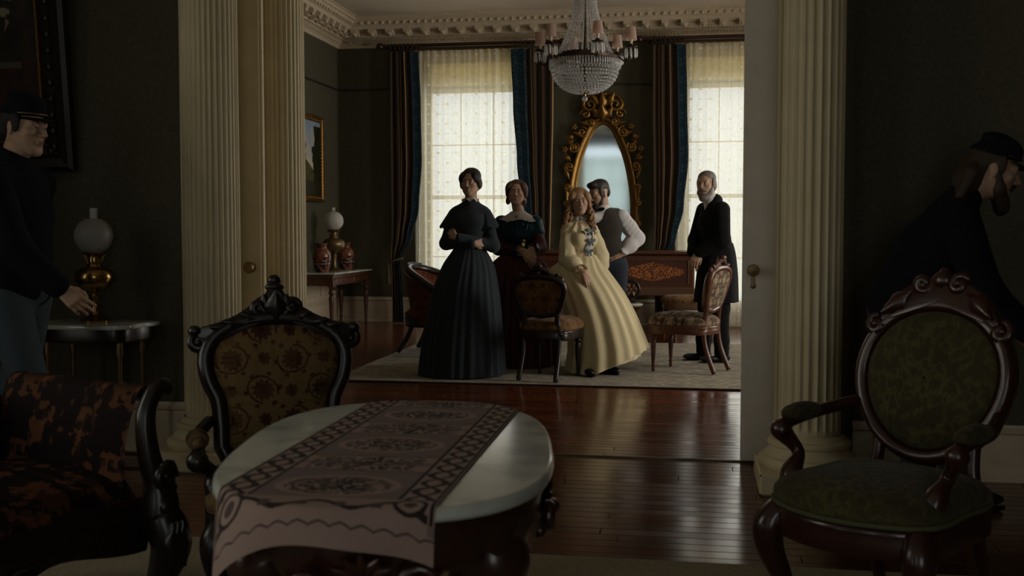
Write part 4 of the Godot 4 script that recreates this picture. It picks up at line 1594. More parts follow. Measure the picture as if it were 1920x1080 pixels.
func build_mirror() -> void:
	var t := thing("oval_mirror", "tall oval mirror in an ornate gilt scrolled frame above the piano", "mirror", Vector3(-1.184, 0, ZB + 0.04))
	var half := [Vector2(0, 2.556), Vector2(0.095, 2.50), Vector2(0.165, 2.37), Vector2(0.23, 2.22), Vector2(0.28, 2.06), Vector2(0.33, 1.82), Vector2(0.358, 1.56), Vector2(0.355, 1.33), Vector2(0.31, 1.13), Vector2(0.19, 1.02), Vector2(0, 0.99)]
	var ol := loop(mirrored(half), 4)
	var gl := MB.new()
	gl.plate(ol, [Vector2(0, 0.0), Vector2(0.0, 0.02), Vector2(0.98, 0.021)])
	for k in range(gl.n.size()):
		if gl.n[k].z > 0.3:
			gl.n[k] = Vector3.BACK
	put("mirror_glass", gl, M.silvering, t)
	var path := []
	for q in ol:
		path.append(Vector3(q.x, q.y, 0))
	var fr := MB.new()
	fr.sweep(path, [Vector2(0.01, 0.0), Vector2(0.01, 0.03), Vector2(-0.01, 0.045), Vector2(-0.028, 0.035), Vector2(-0.045, 0.055), Vector2(-0.07, 0.07), Vector2(-0.09, 0.055), Vector2(-0.10, 0.0)], Vector3.BACK, true)
	put("frame", fr, M.gilt, t)
	# carved scrolls, leaves and flowers
	for s in [-1.0, 1.0]:
		var side := MB.new()
		for e in [[0.42, 2.02, 0.065, 2.6, 1.6], [0.37, 2.26, 0.07, 2.2, 1.6], [0.26, 2.45, 0.075, 1.4, 1.5], [0.44, 1.76, 0.05, 3.0, 1.4], [0.15, 2.58, 0.055, 0.6, -1.4], [0.45, 1.56, 0.04, 0.4, -1.3], [0.44, 1.30, 0.05, 3.0, 1.4], [0.40, 1.08, 0.06, 2.6, 1.4], [0.46, 2.14, 0.035, 0.4, -1.2], [0.41, 2.40, 0.035, 0.4, -1.2]]:
			spiral(side, Vector3(s * e[0], e[1], 0.05), e[2], PI / 2 + s * (e[3] - PI / 2), s * e[4], 0.02)
		for e in [[0.42, 1.85, 0.49, 2.02, 0.024], [0.40, 2.08, 0.48, 2.20, 0.022], [0.33, 2.22, 0.44, 2.36, 0.026], [0.24, 2.40, 0.38, 2.46, 0.028], [0.15, 2.55, 0.30, 2.58, 0.028], [0.45, 1.45, 0.455, 1.7, 0.022], [0.44, 1.2, 0.45, 1.45, 0.022], [0.36, 1.02, 0.43, 1.2, 0.026], [0.36, 2.36, 0.46, 2.30, 0.02], [0.43, 1.60, 0.48, 1.78, 0.02]]:
			leaf(side, Vector3(s * e[0], e[1], 0.05), Vector3(s * e[2], e[3], 0.05), e[4], Vector3.BACK)
		for e in [[0.48, 2.24], [0.36, 2.52]]:
			for k in 5:
				side.ball(Vector3(s * e[0] + cos(TAU * k / 5) * 0.024, e[1] + sin(TAU * k / 5) * 0.024, 0.06), Vector3(0.02, 0.02, 0.014), 6)
			side.ball(Vector3(s * e[0], e[1], 0.07), Vector3.ONE * 0.014, 6)
		put("side_carving", side, M.gilt, t)
		var tp := MB.new()
		spiral(tp, Vector3(s * 0.16, 2.80, 0.05), 0.11, PI / 2 + s * PI / 2 * 0.4, s * -1.5, 0.024)
		spiral(tp, Vector3(s * 0.22, 2.68, 0.05), 0.07, PI / 2 - s * PI / 2, s * 1.3, 0.02)
		tp.tube(bez([Vector3(0, 2.92, 0.05), Vector3(s * 0.10, 2.93, 0.06), Vector3(s * 0.22, 2.87, 0.06), Vector3(s * 0.25, 2.76, 0.05)], 6), 0.02, 8)
		leaf(tp, Vector3(s * 0.02, 2.62, 0.05), Vector3(s * 0.13, 2.76, 0.06), 0.05, Vector3.BACK)
		leaf(tp, Vector3(s * 0.05, 2.78, 0.05), Vector3(s * 0.15, 2.94, 0.05), 0.045, Vector3.BACK)
		put("crest_scroll", tp, M.gilt, t)
	var cc := MB.new()
	leaf(cc, Vector3(0, 2.58, 0.05), Vector3(0, 2.80, 0.08), 0.07, Vector3.BACK)
	leaf(cc, Vector3(0, 2.72, 0.06), Vector3(0, 2.96, 0.06), 0.055, Vector3.BACK)
	cc.ball(Vector3(0, 2.93, 0.06), Vector3(0.06, 0.025, 0.03), 10)
	put("crest_shell", cc, M.gilt, t)


func build_piano() -> void:
	var t := thing("square_piano", "mahogany square piano with inlaid orange scrollwork under the gilt mirror", "piano", Vector3(-0.95, 0, -13.03))
	var w := 1.86
	var c := MB.new()
	c.box(Vector3(0, 0.70, 0), Vector3(w, 0.46, 0.84), 0.02)
	put("case", c, M.mahogany, t)
	var l := MB.new()
	l.box(Vector3(0, 0.95, 0), Vector3(w + 0.05, 0.035, 0.90), 0.008)
	put("lid", l, M.mahogany, t)
	var b := MB.new()
	b.box(Vector3(0, 0.50, 0.425), Vector3(w + 0.01, 0.10, 0.03), 0.012)
	put("base_moulding", b, M.walnut, t)
	var inl := mat("marquetry", Color.WHITE, 0.3)
	inl.albedo_texture = paint(512, 128, func(u: float, w2: float):
		var q := T.n2.get_noise_2d(u * 620, w2 * 160) as float
		var r := absf(u - 0.5) * 2.0
		var d := absf(w2 - 0.5) * 2.0
		var amp := 0.75 * (1.0 - r) + 0.12
		var g := lin(0.06, 0.02, 0.01)
		if d < amp and absf(q) < 0.20 and r < 0.9:
			g = lin(0.42, 0.14, 0.03)
		return g)
	for s in [-1.0, 1.0]:
		var p := MB.new()
		p.quad(Vector3(s * 0.45 - 0.40, 0.60, 0.4235), Vector3(s * 0.45 + 0.40, 0.60, 0.4235), Vector3(s * 0.45 + 0.40, 0.86, 0.4235), Vector3(s * 0.45 - 0.40, 0.86, 0.4235))
		var pn := put("inlay_panel", p, inl, t)
		var bd := MB.new()
		var x: float = s * 0.45
		for e in [[0.0, 0.868, 0.82, 0.012], [0.0, 0.592, 0.82, 0.012]]:
			bd.box(Vector3(x, e[1], 0.424), Vector3(e[2], e[3], 0.012), 0.004)
		for e in [-0.41, 0.41]:
			bd.box(Vector3(x + e, 0.73, 0.424), Vector3(0.012, 0.28, 0.012), 0.004)
		put("moulding", bd, M.walnut, pn)
	for x in [-0.76, 0.70]:
		for z in [-0.28, 0.30]:
			put("leg", cabriole(0.48, Vector3(signf(x), 0, signf(z)).normalized(), 0.075), M.mahogany, t, Vector3(x, 0, z))
	var ly := MB.new()
	ly.box(Vector3(0, 0.25, 0.1), Vector3(0.12, 0.42, 0.05), 0.02)
	put("pedal_lyre", ly, M.mahogany, t)


func build_chandelier() -> void:
	var t := thing("crystal_chandelier", "crystal bead chandelier with small pink candle shades", "chandelier", Vector3(-1.012, 0, -9.9))
	var rod := MB.new()
	rod.tube([Vector3(0, 2.5, 0), Vector3(0, YC - 0.02, 0)], 0.012, 8)
	rod.lathe([Vector2(0.0, YC - 0.09), Vector2(0.03, YC - 0.08), Vector2(0.07, YC - 0.03), Vector2(0.08, YC)], 20)
	put("stem", rod, M.bronze, t)
	var ring := MB.new()
	ring.lathe([Vector2(0.205, 2.775), Vector2(0.215, 2.775), Vector2(0.218, 2.815), Vector2(0.205, 2.815), Vector2(0.205, 2.775)], 36)
	ring.lathe([Vector2(0.315, 2.745), Vector2(0.325, 2.745), Vector2(0.327, 2.77), Vector2(0.315, 2.77), Vector2(0.315, 2.745)], 40)
	for k in 6:
		var a := TAU * k / 6
		ring.tube([Vector3(cos(a) * 0.21, 2.78, sin(a) * 0.21), Vector3(cos(a) * 0.32, 2.757, sin(a) * 0.32)], 0.007, 6)
		ring.tube([Vector3(0, 2.80, 0), Vector3(cos(a) * 0.21, 2.795, sin(a) * 0.21)], 0.006, 6)
	put("ring", ring, M.bronze, t)
	var crown := MB.new()
	crown.lathe([Vector2(0.085, 3.52), Vector2(0.095, 3.52), Vector2(0.11, 3.57), Vector2(0.10, 3.57), Vector2(0.085, 3.52)], 24)
	put("crown", crown, M.bronze, t)
	# bead strands, past counting
	var bead := MB.new()
	bead.ball(Vector3.ZERO, Vector3.ONE, 6)
	var xs := []
	for k in 28:
		var a := TAU * k / 28
		for j in 34:
			var q := j / 33.0
			var y := lerpf(2.81, 3.53, q)
			var r := lerpf(0.245, 0.085, 1.0 - pow(1.0 - q, 2.0)) - 0.012 * sin(q * PI)
			xs.append(Transform3D(Basis().scaled(Vector3.ONE * 0.0105), Vector3(cos(a) * r, y, sin(a) * r)))
	for j in 11:
		var q := j / 10.0
		var r := 0.30 * cos(q * PI * 0.44) * (1.0 - 0.10 * q)
		var y := 2.66 - 0.205 * pow(sin(q * PI * 0.5), 1.0) 
		var cnt := int(clampf(TAU * r / 0.031, 8, 60))
		for k in cnt:
			var a := TAU * (k + 0.5 * (j % 2)) / cnt
			xs.append(Transform3D(Basis().scaled(Vector3.ONE * 0.0125), Vector3(cos(a) * r, y, sin(a) * r)))
	beads("bead_strands", bead.mesh(), xs, t)
	xs = []
	for k in 78:   # upright drops of the rim
		var a := TAU * k / 78
		xs.append(Transform3D(Basis(Vector3.UP, -a) * Basis().scaled(Vector3(0.006, 0.032, 0.010)), Vector3(cos(a) * 0.323, 2.712, sin(a) * 0.323)))
		xs.append(Transform3D(Basis().scaled(Vector3.ONE * 0.011), Vector3(cos(a) * 0.316, 2.675, sin(a) * 0.316)))
	beads("rim_drops", bead.mesh(), xs, t)
	var fin := MB.new()
	fin.lathe([Vector2(0.0, 2.425), Vector2(0.01, 2.425), Vector2(0.012, 2.44), Vector2(0.06, 2.455), Vector2(0.065, 2.465), Vector2(0.0, 2.465)], 20)
	put("bottom_cap", fin, M.brass, t)
	var fb := MB.new()
	fb.ball(Vector3(0, 2.40, 0), Vector3.ONE * 0.026, 16)
	put("crystal_ball", fb, M.crystal, t)
	# arms
	for k in 6:
		var a := deg_to_rad(21.0 + 60.0 * k)
		var d := Vector3(sin(a), 0, cos(a))
		var am := MB.new()
		am.tube(bez([d * 0.32 + Vector3(0, 2.757, 0), d * 0.37 + Vector3(0, 2.72, 0), d * 0.42 + Vector3(0, 2.75, 0), d * 0.425 + Vector3(0, 2.83, 0)], 6), 0.008, 6)
		am.lathe([Vector2(0, 2.835), Vector2(0.05, 2.84), Vector2(0.058, 2.85), Vector2(0.02, 2.852), Vector2(0.02, 2.87), Vector2(0, 2.87)], 14, d * 0.425)
		var arm := put("arm", am, M.bronze, t)
		var cd := MB.new()
		cd.lathe([Vector2(0, 2.865), Vector2(0.013, 2.865), Vector2(0.013, 2.93), Vector2(0.0, 2.935)], 10, d * 0.425)
		put("candle", cd, M.candle, arm)
		var sh := MB.new()
		sh.lathe([Vector2(0.052, 2.905), Vector2(0.048, 2.94), Vector2(0.036, 3.02)], 20, d * 0.425)
		put("shade", sh, M.pink_shade, arm)
		var pr := MB.new()
		for q in 8:
			var b := TAU * q / 8
			pr.ball(d * 0.425 + Vector3(cos(b) * 0.052, 2.79, sin(b) * 0.052), Vector3(0.009, 0.045, 0.009), 6)
		put("prisms", pr, M.prism, arm).set_meta("kind", "stuff")


func beads(called: String, m: Mesh, xs: Array, parent: Node3D) -> void:
	var mm := MultiMesh.new()
	mm.transform_format = MultiMesh.TRANSFORM_3D
	mm.mesh = m
	mm.instance_count = xs.size()
	for i in xs.size():
		mm.set_instance_transform(i, xs[i])
	var o := MultiMeshInstance3D.new()
	o.name = called
	o.multimesh = mm
	o.material_override = M.crystal
	o.set_meta("kind", "stuff")
	parent.add_child(o, true)


func tub_chair(t: Node3D) -> void:
	var w := 0.66
	# seat
	var lie := Basis(Vector3.RIGHT, Vector3.FORWARD, Vector3.UP)
	var ol := loop([Vector2(-0.27, 0.30), Vector2(-0.30, -0.28), Vector2(0.0, -0.34), Vector2(0.30, -0.28), Vector2(0.27, 0.30)], 6)
	var st := MB.new()
	st.plate(ol, [Vector2(0.0, 0.0), Vector2(-0.02, 0.03), Vector2(0.1, 0.07), Vector2(0.5, 0.09), Vector2(0.98, 0.092)], Vector3(0, 0.36, 0), lie)
	put("seat", st, M.rust_damask, t)
	var rl := MB.new()
	rl.plate(ol, [Vector2(0.02, 0.0), Vector2(-0.02, 0.02), Vector2(-0.02, 0.10), Vector2(0.1, 0.10)], Vector3(0, 0.26, 0), lie)
	put("seat_rail", rl, M.ebony, t)
	# shell that sweeps from the arms up into the back
	var shell := func(off: float) -> Callable:
		return func(u: float, v: float):
			var a := lerpf(-1.0, 1.0, u)
			var ang := a * 2.05
			var high := lerpf(0.46, 0.82, pow(cos(a * PI / 2 * 0.94), 0.9)) if absf(a) < 1.0 else 0.46
			high = maxf(high, 0.58)
			var y := lerpf(0.30, high, v)
			var lean := 0.16 * maxf(0.0, y - 0.4)
			var r := 0.34 + lean + off
			return Vector3(sin(ang) * r, y, -cos(ang) * r * 0.95 + 0.02)
	var out := MB.new()
	out.grid(40, 10, shell.call(0.035))
	put("outer_cover", out, M.rust_damask, t)
	var inn := MB.new()
	inn.grid(40, 10, shell.call(-0.03))
	put("backrest", inn, M.rust_damask, t)
	var pts := []
	var f0: Callable = shell.call(0.0)
	for k in 41:
		pts.append(f0.call(k / 40.0, 1.0) + Vector3(0, 0.008, 0))
	var top := MB.new()
	top.tube(pts, 0.042, 10)
	for k in 2:
		top.tube(bez([pts[0 if k == 0 else 40], pts[0 if k == 0 else 40] + Vector3(0, -0.12, 0.02), pts[0 if k == 0 else 40] + Vector3(0, -0.30, 0.0)], 4), 0.036, 8)
	for k in 9:
		top.ball(pts[16 + k] + Vector3(0, 0.03, 0), Vector3(0.03, 0.024, 0.024), 6)
	put("show_wood_rail", top, M.ebony, t)
	for sx in [-1, 1]:
		put("leg", cabriole(0.28, Vector3(sx * 0.5, 0, 0.8), 0.03), M.ebony, t, Vector3(sx * 0.25, 0, 0.24))
		var rg := MB.new()
		rg.tube(bez([Vector3(sx * 0.26, 0.012, -0.40), Vector3(sx * 0.22, 0.14, -0.32), Vector3(sx * 0.2, 0.3, -0.26)], 5), 0.024, 8)
		put("leg", rg, M.ebony, t)


# ---------- furniture of the near room ----------
func build_front_room() -> void:
	var rg := thing("carpet", "plain beige carpet under the marble table and the near chairs", "carpet", Vector3(-1.0, 0, -0.95))
	var rm := MB.new()
	rm.box(Vector3(0, 0.007, 0), Vector3(6.4, 0.012, 5.9), 0.004)
	put("field", rm, M.beige_carpet, rg)
	build_marble_table()
	# carved armchair beyond the table
	var ca := thing("carved_armchair", "black carved armchair with red whorled damask, facing the marble table", "armchair", Vector3(-1.29, 0.0145, -3.26), 27.0)
	make_chair(ca, {"w": 0.48, "d": 0.46, "sh": 0.40, "top": 0.875, "frame": "ebony", "cover": "red_damask", "front": "cabriole", "outline": carved_back, "crest": carved_crest, "bw": 0.43, "gap": 0.05, "fw": 0.045, "rake": 9.0, "arms": true, "arm_h": 0.12})
	# oval-backed armchair
	var g := thing("oval_back_armchair", "rosewood armchair with oval back in olive brocade, beside the right column", "armchair", Vector3(0.575, 0.0145, -3.43), -38.0)
	make_chair(g, {"w": 0.51, "d": 0.48, "sh": 0.41, "top": 0.94, "frame": "rosewood", "cover": "olive_brocade", "front": "cabriole", "outline": oval_back, "crest": oval_crest, "bw": 0.44, "gap": 0.075, "fw": 0.042, "rake": 14.0, "arms": true, "arm_h": 0.175, "piping": "olive_piping", "rail": 0.09, "leg_r": 0.04, "bow": 0.09})
	build_sofa()
	# small marble-topped stand with the lamp
	var t := thing("lamp_table", "small marble-topped table with slim gilt legs against the dark wall", "table", Vector3(-3.10, 0, -5.22))
	var lie := Basis(Vector3.RIGHT, Vector3.FORWARD, Vector3.UP)
	var ol := loop([Vector2(-0.27, 0.19), Vector2(-0.29, 0.0), Vector2(-0.22, -0.16), Vector2(0.0, -0.19), Vector2(0.22, -0.16), Vector2(0.26, 0.0), Vector2(0.24, 0.19)], 5)
	var tp := MB.new()
	tp.plate(ol, [Vector2(0.01, 0), Vector2(0.0, 0.005), Vector2(0.0, 0.016), Vector2(0.015, 0.022), Vector2(0.98, 0.022)], Vector3(0, 0.70, 0), lie)
	put("marble_top", tp, M.marble, t)
	var ap := MB.new()
	ap.plate(ol, [Vector2(0.10, 0), Vector2(0.08, 0.01), Vector2(0.08, 0.07), Vector2(0.12, 0.07)], Vector3(0, 0.63, 0), lie)
	put("apron", ap, M.ebony, t)
	for x in [-0.2, 0.2]:
		for z in [-0.11, 0.12]:
			var lg := MB.new()
			lg.lathe([Vector2(0, 0), Vector2(0.014, 0), Vector2(0.016, 0.02), Vector2(0.009, 0.04), Vector2(0.011, 0.3), Vector2(0.012, 0.55), Vector2(0.02, 0.57), Vector2(0.014, 0.64)], 10)
			put("leg", lg, M.old_brass, t, Vector3(x, 0, z))
	var l := thing("oil_lamp", "brass oil lamp with frosted glass globe on the small marble-topped table", "lamp", Vector3(-3.10, 0.723, -5.22))
	oil_lamp(l, 0.365, 0.098, M.frosted_glass, M.brass)
	# still life
	var p := thing("still_life_painting", "dark still life of flowers in a heavy black and gilt frame", "painting", Vector3(-3.90, 1.53, ZP0 + 0.03))
	framed(p, 1.12, 1.46, 0.15, M.ebony, paint(160, 200, func(u: float, w: float):
		var n := T.n1.get_noise_2d(u * 300, w * 300) as float
		var f := T.n2.get_noise_2d(u * 420, w * 420) as float
		var c := mixc(lin(0.020, 0.015, 0.012), lin(0.05, 0.035, 0.025), 0.5 + n)
		if w > 0.62:
			c = mixc(lin(0.06, 0.018, 0.014), lin(0.025, 0.012, 0.01), 0.5 + f)
			if w < 0.65 and u < 0.85:
				c = lin(0.10, 0.09, 0.06)
		var d := Vector2(u - 0.55, (w - 0.34) * 1.2).length()
		if d < 0.26 and f > 0.12:
			c = mixc(lin(0.25, 0.12, 0.07), lin(0.30, 0.26, 0.18), n * 2.0 + 0.5)
		elif d < 0.3 and f < -0.1:
			c = lin(0.02, 0.03, 0.014)
		if absf(u - 0.55) < 0.06 and w > 0.48 and w < 0.62:
			c = lin(0.12, 0.11, 0.09)
		return c))
	p.rotation_degrees = Vector3(5.0, 0, 0)
	var gi := MB.new()
	for e in [[-0.4, 0.73, 0.015, 1.16], [0.4, 0.73, 0.015, 1.16], [0.0, 0.16, 0.8, 0.015], [0.0, 1.30, 0.8, 0.015]]:
		gi.box(Vector3(e[0], e[1], 0.034), Vector3(e[2], e[3], 0.012), 0.004)
	put("gilt_slip", gi, M.gilt, p)


func carved_back(w: float, h: float) -> Array:
	return loop(mirrored([Vector2(0, h), Vector2(w * 0.20, h * 0.985), Vector2(w * 0.40, h * 0.90), Vector2(w * 0.49, h * 0.76), Vector2(w * 0.47, h * 0.58), Vector2(w * 0.40, h * 0.42), Vector2(w * 0.38, h * 0.2), Vector2(w * 0.36, h * 0.0), Vector2(w * 0.15, -0.01), Vector2(0, -0.01)]), 3)


func carved_crest(m: MB, o: Vector3, b: Basis, w: float, h: float) -> void:
	var nz := b * Vector3.BACK
	# a pediment that rises to a finial
	var half := [Vector2(0, h + 0.135), Vector2(0.02, h + 0.125), Vector2(0.035, h + 0.10), Vector2(0.06, h + 0.088), Vector2(0.085, h + 0.062), Vector2(0.125, h + 0.036), Vector2(0.17, h + 0.014), Vector2(w * 0.5 + 0.03, h * 0.985), Vector2(w * 0.5 + 0.055, h * 0.965), Vector2(w * 0.5 + 0.05, h * 0.90), Vector2(w * 0.5 - 0.01, h * 0.84), Vector2(w * 0.33, h * 0.95), Vector2(0, h + 0.004)]
	m.plate(mirrored(half), [Vector2(0, -0.02), Vector2(0, 0.012), Vector2(0.05, 0.024), Vector2(0.98, 0.028)], o, b)
	for s in [-1.0, 1.0]:
		# ears at the shoulders, and leaves down the outer edge
		m.ball(o + b * Vector3(s * (w * 0.5 + 0.05), h * 0.955, 0.012), Vector3(0.024, 0.02, 0.024), 10, b)
		spiral(m, o + b * Vector3(s * (w * 0.5 + 0.035), h * 0.87, 0.0), 0.034, PI / 2, s * -1.3, 0.014, b)
		for e in [[0.52, 0.84, 0.58, 0.74], [0.53, 0.76, 0.57, 0.65], [0.50, 0.66, 0.55, 0.55]]:
			leaf(m, o + b * Vector3(s * w * e[0], h * e[1], 0), o + b * Vector3(s * w * e[2], h * e[3], 0), 0.018, nz)
		for e in [[0.02, 0.02, 0.06, 0.07], [0.06, 0.015, 0.12, 0.036], [0.11, 0.0, 0.18, 0.01], [0.03, 0.05, 0.04, 0.10], [0.15, -0.01, 0.22, -0.008]]:
			leaf(m, o + b * Vector3(s * e[0], h + e[1], 0.02), o + b * Vector3(s * e[2], h + e[3], 0.018), 0.016, nz)
		spiral(m, o + b * Vector3(s * 0.055, h + 0.055, 0.02), 0.03, 0.0, s * 1.2, 0.012, b)
	leaf(m, o + b * Vector3(0, h + 0.01, 0.02), o + b * Vector3(0, h + 0.11, 0.02), 0.035, nz)
	m.ball(o + b * Vector3(0, h + 0.15, 0), Vector3(0.024, 0.02, 0.02), 10, b)
	m.ball(o + b * Vector3(0, h + 0.125, 0.008), Vector3(0.034, 0.016, 0.024), 10, b)


func oval_crest(m: MB, o: Vector3, b: Basis, w: float, h: float) -> void:
	var nz := b * Vector3.BACK
	m.plate(loop(mirrored([Vector2(0, h + 0.115), Vector2(0.07, h + 0.10), Vector2(0.15, h + 0.05), Vector2(w * 0.46, h * 0.93), Vector2(w * 0.40, h * 0.90), Vector2(0.1, h + 0.015), Vector2(0, h + 0.02)]), 3), [Vector2(0, -0.02), Vector2(0, 0.014), Vector2(0.06, 0.03), Vector2(0.98, 0.034)], o, b)
	for s in [-1.0, 1.0]:
		spiral(m, o + b * Vector3(s * 0.06, h + 0.085, 0.02), 0.034, 0.5, s * 1.3, 0.014, b)
		leaf(m, o + b * Vector3(s * 0.09, h + 0.06, 0.02), o + b * Vector3(s * w * 0.42, h * 0.95, 0.02), 0.03, nz)
		spiral(m, o + b * Vector3(s * w * 0.47, h * 0.87, 0.015), 0.035, PI / 2, s * -1.2, 0.014, b)
	m.ball(o + b * Vector3(0, h + 0.10, 0.02), Vector3(0.035, 0.03, 0.025), 12, b)
	m.ball(o + b * Vector3(0, h + 0.125, 0.01), Vector3(0.02, 0.02, 0.018), 10, b)


const TC := Vector2(-0.64, -2.264)
const TA := 0.340
const TB := 0.579
const TE := 2.75
const TURN := 9.86


func top_edge(a: float, k := 1.0) -> Vector2:   # superellipse outline of the table top
	var c := cos(a)
	var s := sin(a)
	return Vector2(TA * k * signf(c) * pow(absf(c), 2.0 / TE), TB * k * signf(s) * pow(absf(s), 2.0 / TE))


func build_marble_table() -> void:
	var t := thing("marble_table", "oval grey-white marble-topped table on a dark carved base", "table", Vector3(TC.x, 0.0135, TC.y), TURN)
	var lie := Basis(Vector3.RIGHT, Vector3.FORWARD, Vector3.UP)
	var ol := []
	for k in 72:
		ol.append(top_edge(TAU * k / 72.0))
	var tp := MB.new()
	tp.plate(ol, [Vector2(0.03, 0.0), Vector2(0.006, 0.003), Vector2(0.0, 0.01), Vector2(0.004, 0.019), Vector2(0.018, 0.0255), Vector2(0.03, 0.027), Vector2(0.5, 0.0275), Vector2(0.98, 0.0275)], Vector3(0, 0.70, 0), lie)
	put("marble_top", tp, M.marble, t)
	# apron with a shaped, carved lower edge
	var ap := MB.new()
	var rs := []
	for j in 5:
		var row := PackedVector3Array()
		for k in 97:
			var a := -TAU * k / 96.0
			var drop := 0.085 + 0.05 * pow(absf(cos(a * 2.0)), 3.0) + 0.012 * sin(a * 24.0)
			var q := top_edge(a, [0.90, 0.93, 0.915, 0.94, 0.91][j])
			row.append(Vector3(q.x, 0.70 - drop * (1.0 - j / 4.0), q.y))
		rs.append(row)
	ap.rows(rs, true)
	var apm := put("apron", ap, M.rosewood, t)
	# shells and leaves carved on the apron at the ends and sides
	for e in [PI / 2, -PI / 2, 0.0, PI]:
		var cv := MB.new()
		var q := top_edge(e, 0.955)
		var n := Vector3(cos(e), 0, sin(e))
		var side := Vector3.UP.cross(n)
		for k in 5:
			var an := (k - 2) * 0.5
			leaf(cv, Vector3(q.x, 0.60, q.y) - n * 0.01, Vector3(q.x, 0.60, q.y) + side * sin(an) * 0.06 + Vector3(0, cos(an) * 0.05, 0), 0.016, n)
		for s in [-1.0, 1.0]:
			var bs := Basis(side, Vector3.UP, n)
			spiral(cv, Vector3(q.x, 0.595, q.y) + side * s * 0.09, 0.035, 0.0, s * 1.2, 0.012, bs)
			cv.tube(bez([Vector3(q.x, 0.585, q.y) + side * s * 0.03, Vector3(q.x, 0.565, q.y) + side * s * 0.08, Vector3(q.x, 0.58, q.y) - n * 0.02 + side * s * 0.17], 5), 0.014, 8)
		cv.ball(Vector3(q.x, 0.588, q.y) + n * 0.01, Vector3(0.022, 0.018, 0.022), 10)
		put("carved_shell", cv, M.rosewood, apm)
	# four scrolled legs that meet a central urn
	for k in 4:
		var a := PI / 4 + PI / 2 * k
		var d := Vector3(cos(a) * 0.62, 0, sin(a) * 1.0)
		var lg := MB.new()
		var pts := bez([Vector3(0, 0.62, 0) + d * 0.46, Vector3(0, 0.55, 0) + d * 0.49, Vector3(0, 0.42, 0) + d * 0.36, Vector3(0, 0.28, 0) + d * 0.2, Vector3(0, 0.17, 0) + d * 0.24, Vector3(0, 0.06, 0) + d * 0.46, Vector3(0, 0.03, 0) + d * 0.54], 5)
		var rad := []
		for q in pts.size():
			var w := q / float(pts.size() - 1)
			rad.append(0.038 + 0.02 * exp(-pow((w - 0.1) / 0.1, 2)) + 0.012 * sin(w * 12.0))
		lg.tube(pts, rad, 10)
		lg.ball(pts[-1] - Vector3(0, 0.002, 0), Vector3(0.045, 0.028, 0.045), 10)
		leaf(lg, pts[3] + d * 0.05, pts[12] + d * 0.06, 0.035, d.normalized())
		put("leg", lg, M.rosewood, t)
	var ur := MB.new()
	ur.lathe([Vector2(0, 0.12), Vector2(0.03, 0.12), Vector2(0.05, 0.15), Vector2(0.09, 0.20), Vector2(0.085, 0.26), Vector2(0.05, 0.30), Vector2(0.045, 0.33), Vector2(0.07, 0.36), Vector2(0.02, 0.42), Vector2(0, 0.44)], 20)
	put("urn", ur, M.rosewood, t)
	# the runner: a straight cloth lying along the table, hanging over both ends
	var r := thing("table_runner", "mauve and dark brown patterned runner draped over the marble table", "table runner", Vector3(TC.x, 0.0135 + 0.7285, TC.y))
	r.rotation_degrees.y = 1.3
	var hw := 0.205
	var tilt := deg_to_rad(TURN - 1.3)
	var inside := func(x: float, z: float) -> bool:   # over the table top?
		var q := Vector2(x, z).rotated(tilt)
		return pow(absf(q.x) / TA, TE) + pow(absf(q.y) / TB, TE) < 1.0
	var edge := {}
	for i in 49:
		for sg in [-1.0, 1.0]:
			var x := (i / 48.0 - 0.5) * 2.0 * hw
			var lo := 0.0
			var hi := 1.0
			for k in 24:
				var mid := (lo + hi) / 2
				if inside.call(x, mid * sg):
					lo = mid
				else:
					hi = mid
			edge[[i, sg]] = lo
	var zn := 0.632
	var zf := -0.68
	var place := func(x: float, s: float, lift: float) -> Vector3:   # s along the flat cloth
		var e: float = edge[[roundi((x / hw / 2.0 + 0.5) * 48.0), 1.0 if s > 0 else -1.0]]
		var y := 0.0
		var z := s
		var over := absf(s) - e
		if over > -0.02:
			var rr := 0.022
			var q := over + 0.02
			var ang := minf(q / rr, PI / 2 * 0.96)
			z = signf(s) * (e - 0.02 + sin(ang) * rr)
			y = -(1.0 - cos(ang)) * rr
			var rest := maxf(0.0, q - rr * PI / 2 * 0.96)
			y -= rest * 0.985
			z += signf(s) * (rest * 0.17 + 0.010 * sin(x * 30.0) * minf(1.0, rest * 12.0))
		return Vector3(x, y + lift * (1.0 if over < 0 else 0.4), z + lift * clampf(over * 30.0, 0.0, 1.0) * signf(s))
	var m := MB.new()
	m.grid(48, 130, func(u: float, v: float): return place.call((u - 0.5) * 2.0 * hw, lerpf(zf, zn, v), 0.0025))
	put("top_face", m, runner_material(), r)
	var un := MB.new()
	un.grid(48, 130, func(u: float, v: float): return place.call((0.5 - u) * 2.0 * hw, lerpf(zf, zn, v), 0.0))
	put("lining", un, M.rug_binding, r)


